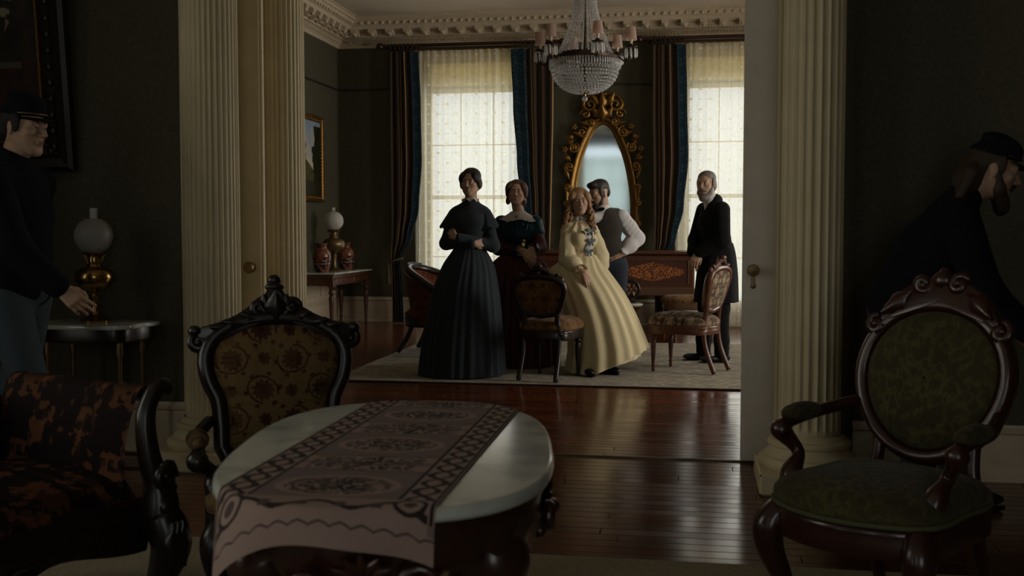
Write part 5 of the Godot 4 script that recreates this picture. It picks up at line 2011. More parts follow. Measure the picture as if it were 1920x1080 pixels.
func runner_material() -> StandardMaterial3D:
	var m := cloth("runner", Color.WHITE, 0.9, 0.04)
	var ground := lin(0.190, 0.138, 0.126)
	var light := lin(0.310, 0.220, 0.190)
	var dark := lin(0.030, 0.022, 0.021)
	var plum := lin(0.085, 0.058, 0.055)
	var nz := noise(0.045, 2, 7)
	var ln := 1.40
	m.albedo_texture = paint(288, 900, func(u: float, v: float):
		var x := (u - 0.5) * 0.444
		var s := v * ln
		var c := ground
		var ax := absf(x)
		var fromend := minf(s, ln - s)
		var n := nz.get_noise_2d(u * 288, v * 900)
		if ax > 0.142 and fromend > 0.07:
			# chain border down both sides
			c = light
			var a := 0.182 + 0.022 * sin(s * 46.0)
			var b := 0.182 - 0.022 * sin(s * 46.0)
			if absf(ax - a) < 0.0085 or absf(ax - b) < 0.0065:
				c = dark
			elif absf(sin(s * 46.0)) > 0.6 and Vector2(ax - 0.182, fposmod(s + 0.034, 0.0683) - 0.034).length() < 0.013 + 0.008 * n:
				c = plum
			if absf(ax - 0.146) < 0.0035 or absf(ax - 0.216) < 0.0035:
				c = dark
		elif fromend > 0.13 or ax <= 0.142 and fromend > 0.135:
			# bands of flowers, a medallion in the middle of each long panel
			var q := fposmod(s - 0.17, 0.40) - 0.20
			var el := Vector2(x / 0.125, q / 0.085).length()
			if el < 1.0:
				c = light
				if el < 0.86 and n * n > 0.035 - 0.02 * (1.0 - el):
					c = plum
				if el < 0.55 and absf(n) > 0.16:
					c = dark
			elif absf(q) > 0.135:
				c = light if absf(q) < 0.185 + 0.01 * n else ground
				if absf(q) > 0.142 and absf(n) > 0.2 and ax < 0.12:
					c = plum
				if ax < 0.05 and absf(n) > 0.26:
					c = dark
			if absf(absf(q) - 0.13) < 0.003:
				c = plum
		if fromend <= 0.135 and fromend > 0.05 and ax < 0.21:
			c = light
			var w := 0.095 + 0.018 * sin(x * 44.0 + PI / 2)
			if absf(fromend - w) < 0.008:
				c = dark
			if absf(fromend - 0.095) < 0.014 and fposmod(x + 0.036, 0.0714) < 0.02:
				c = plum
		for e in [Vector2(0.175, 0.105)]:
			var d := Vector2(ax - e.x, fromend - e.y).length()
			if d < 0.032:
				c = light if d < 0.024 else dark
				if d < 0.013:
					c = plum
		if fromend <= 0.05:
			c = light
			if absf(fromend - 0.036 - 0.008 * absf(sin(x * 80.0))) < 0.0022:
				c = plum
		return c * (0.92 + 0.16 * (0.5 + 0.5 * sin(u * 1800.0) * sin(v * 2600.0))))
	return m


func build_sofa() -> void:
	var t := thing("carved_sofa", "dark carved sofa in black and amber cut velvet at the left edge", "sofa", Vector3(-1.975, 0.024, -3.11), 68.0)
	# local frame: x to the viewer's right, front at +z; the right arm's front foot at x 0.08
	var len_ := 1.55
	var st := MB.new()
	st.grid(30, 12, func(u: float, v: float):
		var x := lerpf(-len_, 0.02, u)
		var e := sin(v * PI)
		return Vector3(x, 0.36 + 0.10 * pow(maxf(e, 0.0), 0.35) * (0.92 + 0.08 * sin(u * PI)), lerpf(0.34, -0.36, v) + (0.05 * sin(u * PI * 1.0)) * (1.0 - v)))
	put("seat", st, M.cut_velvet, t)
	var ra := MB.new()   # seat rail with a serpentine lower edge
	var rows := []
	for j in 4:
		var row := PackedVector3Array()
		for k in 41:
			var u := k / 40.0
			var low := 0.235 - 0.055 * cos(u * TAU * 2.0) * 0.5 - 0.03 * exp(-pow((u - 0.72) / 0.05, 2))
			row.append(Vector3(lerpf(-len_, 0.04, u), lerpf(low, 0.375, j / 3.0), 0.345 + 0.05 * sin(u * PI) + [0.0, 0.018, 0.012, 0.0][j]))
		rows.append(row)
	ra.rows(rows)
	spiral(ra, Vector3(-0.42, 0.235, 0.40), 0.04, 0.0, 1.3, 0.016)
	spiral(ra, Vector3(-0.50, 0.235, 0.40), 0.04, PI, -1.3, 0.016)
	put("front_rail", ra, M.ebony, t)
	# arms: padded sides that roll outwards, with carved front posts
	for s in [0, 1]:
		var x0 := 0.0 if s == 0 else -len_
		var dr := 1.0 if s == 0 else -1.0
		var am := MB.new()
		am.grid(18, 14, func(u: float, v: float):
			var z := lerpf(0.31, -0.34, v)
			var a := u * PI * 1.25
			var base := Vector3(x0 - dr * 0.03, 0.40, z)
			if u < 0.55:
				var q := u / 0.55
				return base + Vector3(dr * (0.015 + 0.055 * q * q), 0.265 * q, 0)
			var b := (u - 0.55) / 0.45 * PI * 1.1
			return base + Vector3(dr * (0.07 + 0.045 * (1.0 - cos(b))), 0.265 + 0.04 * sin(b) , 0))
		var arm := put("arm", am, M.cut_velvet, t)
		var po := MB.new()
		var pts := bez([Vector3(x0 + dr * 0.145, 0.685, 0.33), Vector3(x0 + dr * 0.10, 0.70, 0.335), Vector3(x0 + dr * 0.055, 0.62, 0.335), Vector3(x0 + dr * 0.055, 0.50, 0.345), Vector3(x0 + dr * 0.085, 0.38, 0.355), Vector3(x0 + dr * 0.08, 0.28, 0.36)], 5)
		po.tube(pts, [0.02, 0.022, 0.024, 0.026, 0.027, 0.027, 0.027, 0.027, 0.027, 0.028, 0.03, 0.03, 0.031, 0.032, 0.033, 0.034, 0.036, 0.038, 0.04, 0.044, 0.05, 0.054, 0.056, 0.056, 0.054, 0.05], 10)
		for e in [0.46, 0.40, 0.34]:
			po.ball(Vector3(x0 + dr * 0.08, e, 0.40), Vector3(0.035, 0.026, 0.02), 8)
		spiral(po, Vector3(x0 + dr * 0.07, 0.43, 0.40), 0.04, 0.0, dr * 1.3, 0.014)
		put("arm_post", po, M.ebony, arm)
		var lg := MB.new()
		lg.tube(bez([Vector3(x0 + dr * 0.08, 0.32, 0.36), Vector3(x0 + dr * 0.10, 0.22, 0.385), Vector3(x0 + dr * 0.075, 0.10, 0.365), Vector3(x0 + dr * 0.085, 0.0, 0.37)], 5), [0.055, 0.058, 0.062, 0.064, 0.066, 0.064, 0.06, 0.056, 0.05, 0.046, 0.044, 0.042, 0.042, 0.042, 0.044, 0.046], 10)
		for e in 3:
			leaf(lg, Vector3(x0 + dr * (0.06 + 0.02 * e), 0.30, 0.43), Vector3(x0 + dr * (0.06 + 0.02 * e), 0.16, 0.425), 0.026, Vector3.BACK)
		put("leg", lg, M.ebony, t)
		var bl := MB.new()
		bl.tube([Vector3(x0 - dr * 0.03, 0.36, -0.33), Vector3(x0 - dr * 0.02, 0.0, -0.40)], 0.03, 8)
		put("leg", bl, M.ebony, t)
	# back: low at the ends, rising to a rounded middle
	var hh := func(u: float) -> float:
		return 0.60 + 0.30 * smoothstep(0.12, 0.40, u) * smoothstep(0.28, 0.60, 1.0 - u)
	var bk := MB.new()
	bk.grid(40, 10, func(u: float, v: float):
		var y := lerpf(0.38, hh.call(u), v)
		return Vector3(lerpf(-len_ + 0.02, -0.02, u), y, -0.29 - 0.16 * (y - 0.38) + 0.03 * sin(v * PI)))
	bk.grid(40, 6, func(u: float, v: float):
		var y := lerpf(hh.call(u), 0.30, v)
		return Vector3(lerpf(-len_ + 0.02, -0.02, u), y, -0.37 - 0.16 * (y - 0.38)))
	put("backrest", bk, M.cut_velvet, t)
	var cr := MB.new()
	var cp := []
	for k in 41:
		var u := k / 40.0
		cp.append(Vector3(lerpf(-len_ - 0.02, 0.02, u), hh.call(u) + 0.012, -0.33 - 0.16 * (hh.call(u) - 0.38)))
	cr.tube(cp, 0.034, 10)
	leaf(cr, Vector3(-len_ / 2 - 0.1, 0.95, -0.39), Vector3(-len_ / 2, 1.04, -0.39), 0.05, Vector3.BACK)
	leaf(cr, Vector3(-len_ / 2 + 0.1, 0.95, -0.39), Vector3(-len_ / 2, 1.04, -0.39), 0.05, Vector3.BACK)
	put("crest_rail", cr, M.ebony, t)


# ---------- people ----------
func head(f: Flesh, x: Transform3D, s: float, male: bool, cell_k := 0.012) -> void:
	# x carries the head's own frame: y up, z out of the face, origin between the ears; s = 1 for a 22 cm head
	var b := x.basis
	var e := func(c: Vector3, r: Vector3, k := 0.012, sg := 1, tilt := Basis()):
		f.egg(x * (c * s), r * s, b * tilt, k * s, sg)
	e.call(Vector3(0, 0.036, -0.014), Vector3(0.071, 0.080, 0.090), 0.03)
	e.call(Vector3(0, -0.028, 0.026), Vector3(0.058 if male else 0.060, 0.078 if male else 0.072, 0.060), 0.03)
	var cy := -0.098 if male else -0.091
	for q in [-1.0, 1.0]:
		f.bone(x * (Vector3(q * 0.052, -0.035, -0.005) * s), x * (Vector3(q * 0.018, cy + 0.004, 0.058) * s), 0.018 * s, (0.019 if male else 0.015) * s, 0.03 * s)
		e.call(Vector3(q * 0.040, -0.016, 0.058), Vector3(0.021, 0.018, 0.020), 0.02)
		e.call(Vector3(q * 0.0745, -0.004, -0.010), Vector3(0.008, 0.029, 0.017), 0.006, 1, rot(Vector3.UP, q * 20.0) * rot(Vector3.RIGHT, -8.0))
	e.call(Vector3(0, cy, 0.063), Vector3(0.020 if male else 0.016, 0.014, 0.014), 0.02)
	f.bone(x * (Vector3(-0.036, 0.024, 0.072) * s), x * (Vector3(0.036, 0.024, 0.072) * s), (0.014 if male else 0.009) * s, (0.014 if male else 0.009) * s, 0.02 * s)
	for q in [-1.0, 1.0]:
		e.call(Vector3(q * 0.030, 0.005, 0.094), Vector3(0.019, 0.012, 0.016), 0.012, -1)
	f.bone(x * (Vector3(0, 0.018, 0.082) * s), x * (Vector3(0, -0.026, (0.107 if male else 0.103)) * s), 0.0075 * s, (0.0115 if male else 0.0095) * s, 0.010 * s)
	for q in [-1.0, 1.0]:
		e.call(Vector3(q * 0.011, -0.031, 0.094), Vector3(0.0085, 0.007, 0.010), 0.006)
		e.call(Vector3(q * 0.030, 0.012, 0.078), Vector3(0.016, 0.007, 0.010), 0.006)   # upper lids
		e.call(Vector3(q * 0.030, -0.006, 0.076), Vector3(0.014, 0.005, 0.010), 0.006)
	e.call(Vector3(0, -0.0565, 0.085), Vector3(0.022, 0.006, 0.010), 0.006)
	e.call(Vector3(0, -0.067, 0.083), Vector3(0.018, 0.0068, 0.010), 0.006)
	e.call(Vector3(0, -0.0615, 0.097), Vector3(0.022, 0.0016, 0.008), 0.004, -1)


func face_parts(t: Node3D, x: Transform3D, s: float, brow: Material, lip: Material) -> void:
	for q in [-1.0, 1.0]:
		var ey := MB.new()
		ey.ball(x * (Vector3(q * 0.030, 0.004, 0.0745) * s), Vector3.ONE * 0.0115 * s, 12)
		var eye := put("eye", ey, M.eye_white, t)
		var ir := MB.new()
		ir.ball(x * (Vector3(q * 0.030, 0.004, 0.0815) * s), Vector3(0.0062, 0.0062, 0.0055) * s, 10, x.basis)
		put("iris", ir, M.iris, eye)
		var br := MB.new()
		br.tube([x * (Vector3(q * 0.012, 0.022, 0.088) * s), x * (Vector3(q * 0.028, 0.028, 0.086) * s), x * (Vector3(q * 0.046, 0.022, 0.074) * s)], [0.0032 * s, 0.0036 * s, 0.0018 * s], 6)
		put("eyebrow", br, brow, t)
	var li := MB.new()
	li.ball(x * (Vector3(0, -0.0572, 0.0868) * s), Vector3(0.019, 0.0042, 0.009) * s, 12, x.basis)
	li.ball(x * (Vector3(0, -0.0662, 0.0848) * s), Vector3(0.016, 0.0050, 0.009) * s, 12, x.basis)
	put("lips", li, lip, t)


# a hand: x carries wrist, y towards the fingers, z out of the back of the hand; q = side of the thumb on x
func hand(f: Flesh, x: Transform3D, q: float, curl: Array, s := 1.0, spread := 0.06) -> void:
	for k in 4:
		var px := (k - 1.5) * 0.0195 * q * -1.0
		f.bone(x * (Vector3(px * 0.55, 0.0, 0) * s), x * (Vector3(px, 0.082 - absf(k - 1.2) * 0.005, 0) * s), 0.016 * s, 0.0125 * s, 0.014 * s)
	for k in 4:
		var px := (k - 1.5) * 0.0195 * q * -1.0
		var p := Vector3(px, 0.082 - absf(k - 1.2) * 0.005, 0)
		var ln: float = [0.040, 0.045, 0.042, 0.033][k]
		var a := 0.0
		var out := (k - 1.5) * spread * q * -1.0
		for j in 3:
			a += deg_to_rad(curl[k]) * [0.8, 1.1, 0.8][j]
			var l: float = ln * [1.0, 0.68, 0.52][j]
			var n := p + Vector3(sin(out) * l, cos(a) * l, -sin(a) * l)
			f.bone(x * (p * s), x * (n * s), [0.0098, 0.0088, 0.0080][j] * s, [0.0088, 0.0080, 0.0068][j] * s, 0.004 * s)
			p = n
	var th := [Vector3(q * 0.020, 0.012, -0.006), Vector3(q * 0.040, 0.042, -0.018), Vector3(q * 0.046, 0.072, -0.026), Vector3(q * 0.042, 0.094, -0.032)]
	for j in 3:
		f.bone(x * (th[j] * s), x * (th[j + 1] * s), [0.015, 0.0115, 0.010][j] * s, [0.0115, 0.010, 0.0078][j] * s, 0.008 * s)


func aim(at: Vector3, dir: Vector3, back: Vector3) -> Transform3D:   # y along dir, z towards back
	var y := dir.normalized()
	var z := (back - y * back.dot(y)).normalized()
	return Transform3D(Basis(y.cross(z), y, z), at)


func look(at: Vector3, turn: float, pitch := 0.0, roll := 0.0) -> Transform3D:
	return Transform3D(yaw(turn) * rot(Vector3.RIGHT, pitch) * rot(Vector3.BACK, roll), at)


func flesh_mesh(parts: Array) -> MB:
	var m := MB.new()
	for p in parts:
		p[0].into(m, p[1])
	return m


func sewn(t: Node3D, called: String, m: Material, cell: float, build: Callable) -> MeshInstance3D:
	var f := Flesh.new()
	build.call(f)
	var mb := MB.new()
	f.into(mb, cell)
	return put(called, mb, m, t)


# rings of [y, cx, cz, rx, rz] from waist to hem
func skirt(t: Node3D, called: String, m: Material, rings: Array, folds: int, amp0: float, amp1: float, sd: float, hem = null, us := 1.0) -> MeshInstance3D:
	var mb := MB.new()
	mb.grid(folds * 9, 36, func(u: float, v: float):
		var q := v * (rings.size() - 1)
		var i := mini(int(q), rings.size() - 2)
		var w := q - i
		var r := []
		for c in 5:
			r.append(cubic_interpolate(rings[i][c], rings[i + 1][c], rings[maxi(i - 1, 0)][c], rings[mini(i + 2, rings.size() - 1)][c], w))
		var a := -u * TAU
		var fo := 0.6 * sin(folds * a + sd + 1.1 * sin(3.0 * a + sd)) + 0.4 * sin(int(folds * 0.6) * a + sd * 2.0 + 0.9 * sin(2.0 * a))
		var k := 1.0 + lerpf(amp0, amp1, pow(v, 0.7)) * fo
		var y: float = r[0]
		if hem != null:
			y += hem.call(r[1] + cos(a) * r[3], r[2] + sin(a) * r[4], v)
		return Vector3(r[1] + cos(a) * r[3] * k, y, r[2] + sin(a) * r[4] * k), true, us, 1.0)
	return put(called, mb, m, t)


func frill(t: Node3D, called: String, m: Material, c: Vector3, r0: Vector2, r1: Vector2, drop: float, waves: int, tilt := Basis()) -> MeshInstance3D:
	var mb := MB.new()
	mb.grid(waves * 6, 5, func(u: float, v: float):
		var a := -u * TAU
		var w := 1.0 + 0.06 * v * sin(a * waves)
		return c + tilt * Vector3(cos(a) * lerpf(r0.x, r1.x, v) * w, -drop * v + 0.012 * v * sin(a * waves + 1.0), sin(a) * lerpf(r0.y, r1.y, v) * w), true)
	return put(called, mb, m, t)


func shoe(t: Node3D, at: Vector3, turn: float, m: Material) -> void:
	var f := Flesh.new()
	var b := yaw(turn)
	f.egg(at + b * Vector3(0, 0.035, 0.10), Vector3(0.045, 0.032, 0.10), b, 0.02)
	f.egg(at + b * Vector3(0, 0.045, -0.02), Vector3(0.038, 0.042, 0.06), b, 0.03)
	f.bone(at + b * Vector3(0, 0.05, -0.02), at + b * Vector3(0, 0.14, -0.03), 0.038, 0.045, 0.03)
	f.egg(at + b * Vector3(0, -0.30, 0.05), Vector3(0.6, 0.308, 0.6), b, 0.004, -1)
	var mb := MB.new()
	f.into(mb, 0.008)
	var sl := MB.new()
	sl.plate(loop([Vector2(-0.034, -0.07), Vector2(0.034, -0.07), Vector2(0.036, 0.02), Vector2(0.047, 0.12), Vector2(0.0, 0.205), Vector2(-0.047, 0.12), Vector2(-0.036, 0.02)], 4), [Vector2(0, 0), Vector2(0, 0.009), Vector2(0.98, 0.009)], at, b * Basis(Vector3.RIGHT, Vector3.BACK, Vector3.UP))
	var o := put("shoe", mb, m, t)
	put("sole", sl, m, o)


# trunk and legs under the clothes, in the person's own frame
func trunk(f: Flesh, hip: Vector3, chest: Vector3, neck: Vector3, male: bool, facing: Basis) -> void:
	f.egg(hip, Vector3(0.145, 0.11, 0.105) if male else Vector3(0.15, 0.11, 0.11), facing, 0.05)
	f.egg(hip.lerp(chest, 0.5), Vector3(0.13, 0.13, 0.09) if male else Vector3(0.105, 0.12, 0.085), facing, 0.06)
	f.egg(chest, Vector3(0.165, 0.16, 0.11) if male else Vector3(0.135, 0.13, 0.095), facing, 0.06)
	f.bone(chest.lerp(neck, 0.7), neck, 0.07, 0.05, 0.05)


func build_people() -> void:
	tri(mat("skin", Color.WHITE, 0.55, 0.0, 0.4), noise_tex(lin(0.40, 0.25, 0.17), lin(0.46, 0.30, 0.21), 0.05, 111), Vector3.ONE * 6)
	for n in ["skin"]:
		M[n].subsurf_scatter_enabled = true
		M[n].subsurf_scatter_strength = 0.12
	mat("eye_white", lin(0.45, 0.42, 0.38), 0.25)
	mat("iris", lin(0.025, 0.018, 0.012), 0.15)
	mat("lip", lin(0.26, 0.11, 0.085), 0.45)
	for h in [["hair_black", 0.012, 0.009, 0.008], ["hair_auburn", 0.085, 0.032, 0.016], ["hair_blonde", 0.33, 0.175, 0.075], ["hair_dark", 0.02, 0.013, 0.009], ["hair_grey", 0.17, 0.15, 0.125], ["hair_brown", 0.045, 0.025, 0.014]]:
		var hm := mat(h[0], Color.WHITE, 0.5)
		tri(hm, noise_tex(lin(h[1] * 0.6, h[2] * 0.6, h[3] * 0.6), lin(h[1] * 1.3, h[2] * 1.3, h[3] * 1.3), 0.08, 120), Vector3(14, 3, 14))
		relief(hm, 0.12, 0.35, 9)
	var print_ := paint(128, 128, func(u: float, w: float):
		var c := lin(0.020, 0.026, 0.031)
		if sin(u * TAU * 16) * sin(w * TAU * 16) > 0.55:
			c = lin(0.085, 0.10, 0.11)
		return c)
	tri(cloth("grey_print", Color.WHITE, 0.9, 0.2), print_, Vector3.ONE * 5)
	cloth("plum_silk", lin(0.055, 0.016, 0.018), 0.5, 0.15)
	cloth("teal_silk", lin(0.006, 0.030, 0.042), 0.32, 0.1)
	cloth("white_linen", lin(0.62, 0.60, 0.60), 0.85, 0.1)
	cloth("white_lace_collar", lin(0.48, 0.45, 0.42), 0.9, 0.1)
	var yl := cloth("yellow_stripe", Color.WHITE, 0.85, 0.2)
	yl.albedo_texture = paint(256, 4, func(u: float, _w: float):
		var q := fposmod(u * 16.0, 1.0)
		return lin(0.60, 0.51, 0.30) if q < 0.5 else (lin(0.68, 0.60, 0.41) if q < 0.8 else lin(0.53, 0.44, 0.24)))
	yl.uv1_scale = Vector3(8, 1, 1)
	yl.cull_mode = BaseMaterial3D.CULL_DISABLED
	tri(cloth("yellow_cotton", Color.WHITE, 0.85, 0.2), noise_tex(lin(0.56, 0.47, 0.27), lin(0.66, 0.57, 0.36), 0.1, 130), Vector3(12, 3, 12))
	tri(cloth("cream_muslin", Color.WHITE, 0.9, 0.2), noise_tex(lin(0.55, 0.47, 0.28), lin(0.68, 0.60, 0.40), 0.1, 131), Vector3(14, 4, 14))
	cloth("blue_bow", lin(0.10, 0.13, 0.16), 0.7)
	tri(cloth("tweed", Color.WHITE, 0.95, 0.2), noise_tex(lin(0.035, 0.030, 0.026), lin(0.07, 0.06, 0.05), 0.3, 132), Vector3.ONE * 8)
	cloth("blue_trousers", lin(0.030, 0.036, 0.048), 0.9)
	cloth("black_wool", lin(0.008, 0.008, 0.009), 0.9, 0.15)
	cloth("navy_wool", lin(0.007, 0.008, 0.013), 0.95, 0.15)
	cloth("sky_trousers", lin(0.055, 0.070, 0.085), 0.95)
	mat("shoe_leather", lin(0.010, 0.009, 0.008), 0.35)
	woman_grey()
	woman_plum()
	woman_yellow()
	man_vest()
	man_frock()
	soldier_left()
	soldier_right()


func woman_grey() -> void:
	var t := thing("person", "standing woman in dark grey printed dress with folded arms", "person", Vector3(-1.86, 0.0135, -8.78))
	var hx := look(Vector3(0.022, 1.578, 0.005), -7.0, -2.0)
	var neck := Vector3(0.02, 1.43, -0.015)
	var sl := Vector3(-0.118, 1.328, -0.01)
	var sr := Vector3(0.146, 1.328, -0.01)
	var el := Vector3(-0.185, 1.085, 0.015)
	var er := Vector3(0.215, 1.065, 0.015)
	var wl := Vector3(0.085, 1.085, 0.135)
	var wr := Vector3(-0.075, 1.135, 0.155)
	var body := Flesh.new()
	trunk(body, Vector3(0.015, 0.96, 0), Vector3(0.015, 1.25, 0), neck, false, Basis())
	body.chain([sl, el, wl], [0.045, 0.036, 0.026])
	body.chain([sr, er, wr], [0.045, 0.036, 0.026])
	for q in [-0.08, 0.09]:
		body.chain([Vector3(q, 0.9, 0), Vector3(q, 0.48, 0.02), Vector3(q, 0.08, 0)], [0.08, 0.055, 0.038])
	var hd := Flesh.new()
	head(hd, hx, 0.98, false)
	hd.bone(hx * Vector3(0, -0.06, -0.022), neck, 0.046, 0.052, 0.03)
	var h1 := Flesh.new()
	hand(h1, aim(wl, Vector3(0.75, 0.1, -0.65), Vector3(0.5, 0.2, 0.8)), 1.0, [10, 10, 10, 10], 0.85)
	var h2 := Flesh.new()
	hand(h2, aim(wr, Vector3(-0.55, 0.6, -0.55), Vector3(-0.3, 0.4, 0.9)), -1.0, [20, 20, 20, 20], 0.85)
	put("body", flesh_mesh([[body, 0.016], [hd, 0.004], [h1, 0.005], [h2, 0.005]]), M.skin, t)
	face_parts(t, hx, 0.98, M.hair_black, M.lip)
	sewn(t, "hair", M.hair_black, 0.007, func(f: Flesh):
		f.egg(hx * Vector3(0, 0.062, -0.024), Vector3(0.080, 0.072, 0.086), hx.basis, 0.02)
		for q in [-1.0, 1.0]:
			f.egg(hx * Vector3(q * 0.055, 0.048, 0.03), Vector3(0.034, 0.050, 0.042), hx.basis * rot(Vector3.BACK, q * 22), 0.015)
			f.egg(hx * Vector3(q * 0.076, -0.002, -0.012), Vector3(0.020, 0.045, 0.036), hx.basis, 0.02)
		f.egg(hx * Vector3(0, -0.01, -0.095), Vector3(0.055, 0.055, 0.04), hx.basis, 0.03)
		f.egg(hx * Vector3(0, 0.135, 0.06), Vector3(0.004, 0.02, 0.08), hx.basis, 0.004, -1)
		f.egg(hx * Vector3(0, -0.03, 0.075), Vector3(0.053, 0.082, 0.05), hx.basis, 0.012, -1))
	var dress := sewn(t, "bodice", M.grey_print, 0.012, func(f: Flesh):
		f.egg(Vector3(0.015, 1.275, 0.0), Vector3(0.140, 0.115, 0.104), Basis(), 0.06)
		for q in [-0.045, 0.075]:
			f.egg(Vector3(q, 1.235, 0.055), Vector3(0.065, 0.07, 0.052), Basis(), 0.07)
		f.egg(Vector3(0.015, 1.15, 0.0), Vector3(0.122, 0.11, 0.100), Basis(), 0.06)
		f.egg(Vector3(0.015, 1.06, 0.0), Vector3(0.114, 0.09, 0.096), Basis(), 0.06)
		f.bone(sl + Vector3(0.02, 0.01, 0), sr + Vector3(-0.02, 0.01, 0), 0.048, 0.048, 0.05)
		f.bone(neck + Vector3(-0.02, -0.03, 0), sl, 0.05, 0.045, 0.03)
		f.bone(neck + Vector3(0.02, -0.03, 0), sr, 0.05, 0.045, 0.03)
		f.bone(neck + Vector3(0, -0.045, 0), neck + Vector3(0, -0.012, 0.005), 0.075, 0.055, 0.03))
	for q in [[sl, el, wl], [sr, er, wr]]:
		sewn(t, "sleeve", M.grey_print, 0.010, func(f: Flesh):
			f.chain([q[0], q[1], q[2].lerp(q[1], 0.1)], [0.050, 0.050, 0.042], 0.03))
		var d: Vector3 = (q[1] - q[0]).normalized()
		var tilt := Basis(Quaternion(Vector3.DOWN, d))
		frill(t, "cap_sleeve", M.grey_print, q[0] + d * -0.02, Vector2(0.046, 0.052), Vector2(0.086, 0.084), 0.155, 5, tilt)
	skirt(t, "skirt", M.grey_print, [[1.075, 0.015, 0, 0.112, 0.095], [1.02, 0.01, 0, 0.145, 0.125], [0.90, 0.0, 0.0, 0.215, 0.205], [0.70, -0.02, 0, 0.272, 0.275], [0.45, -0.035, 0.02, 0.315, 0.30], [0.2, -0.045, 0.03, 0.345, 0.325], [0.012, -0.05, 0.03, 0.362, 0.335]], 28, 0.02, 0.035, 0.7)
	frill(t, "collar", M.white_lace_collar, neck + Vector3(0, 0.030, 0.006), Vector2(0.053, 0.055), Vector2(0.071, 0.073), 0.022, 7)
	for k in 5:
		var bt := MB.new()
		bt.ball(Vector3(0.018, 1.37 - k * 0.055, 0.112 - absf(k - 2.3) * 0.006), Vector3.ONE * 0.006, 8)
		put("button", bt, M.black_wool, dress)


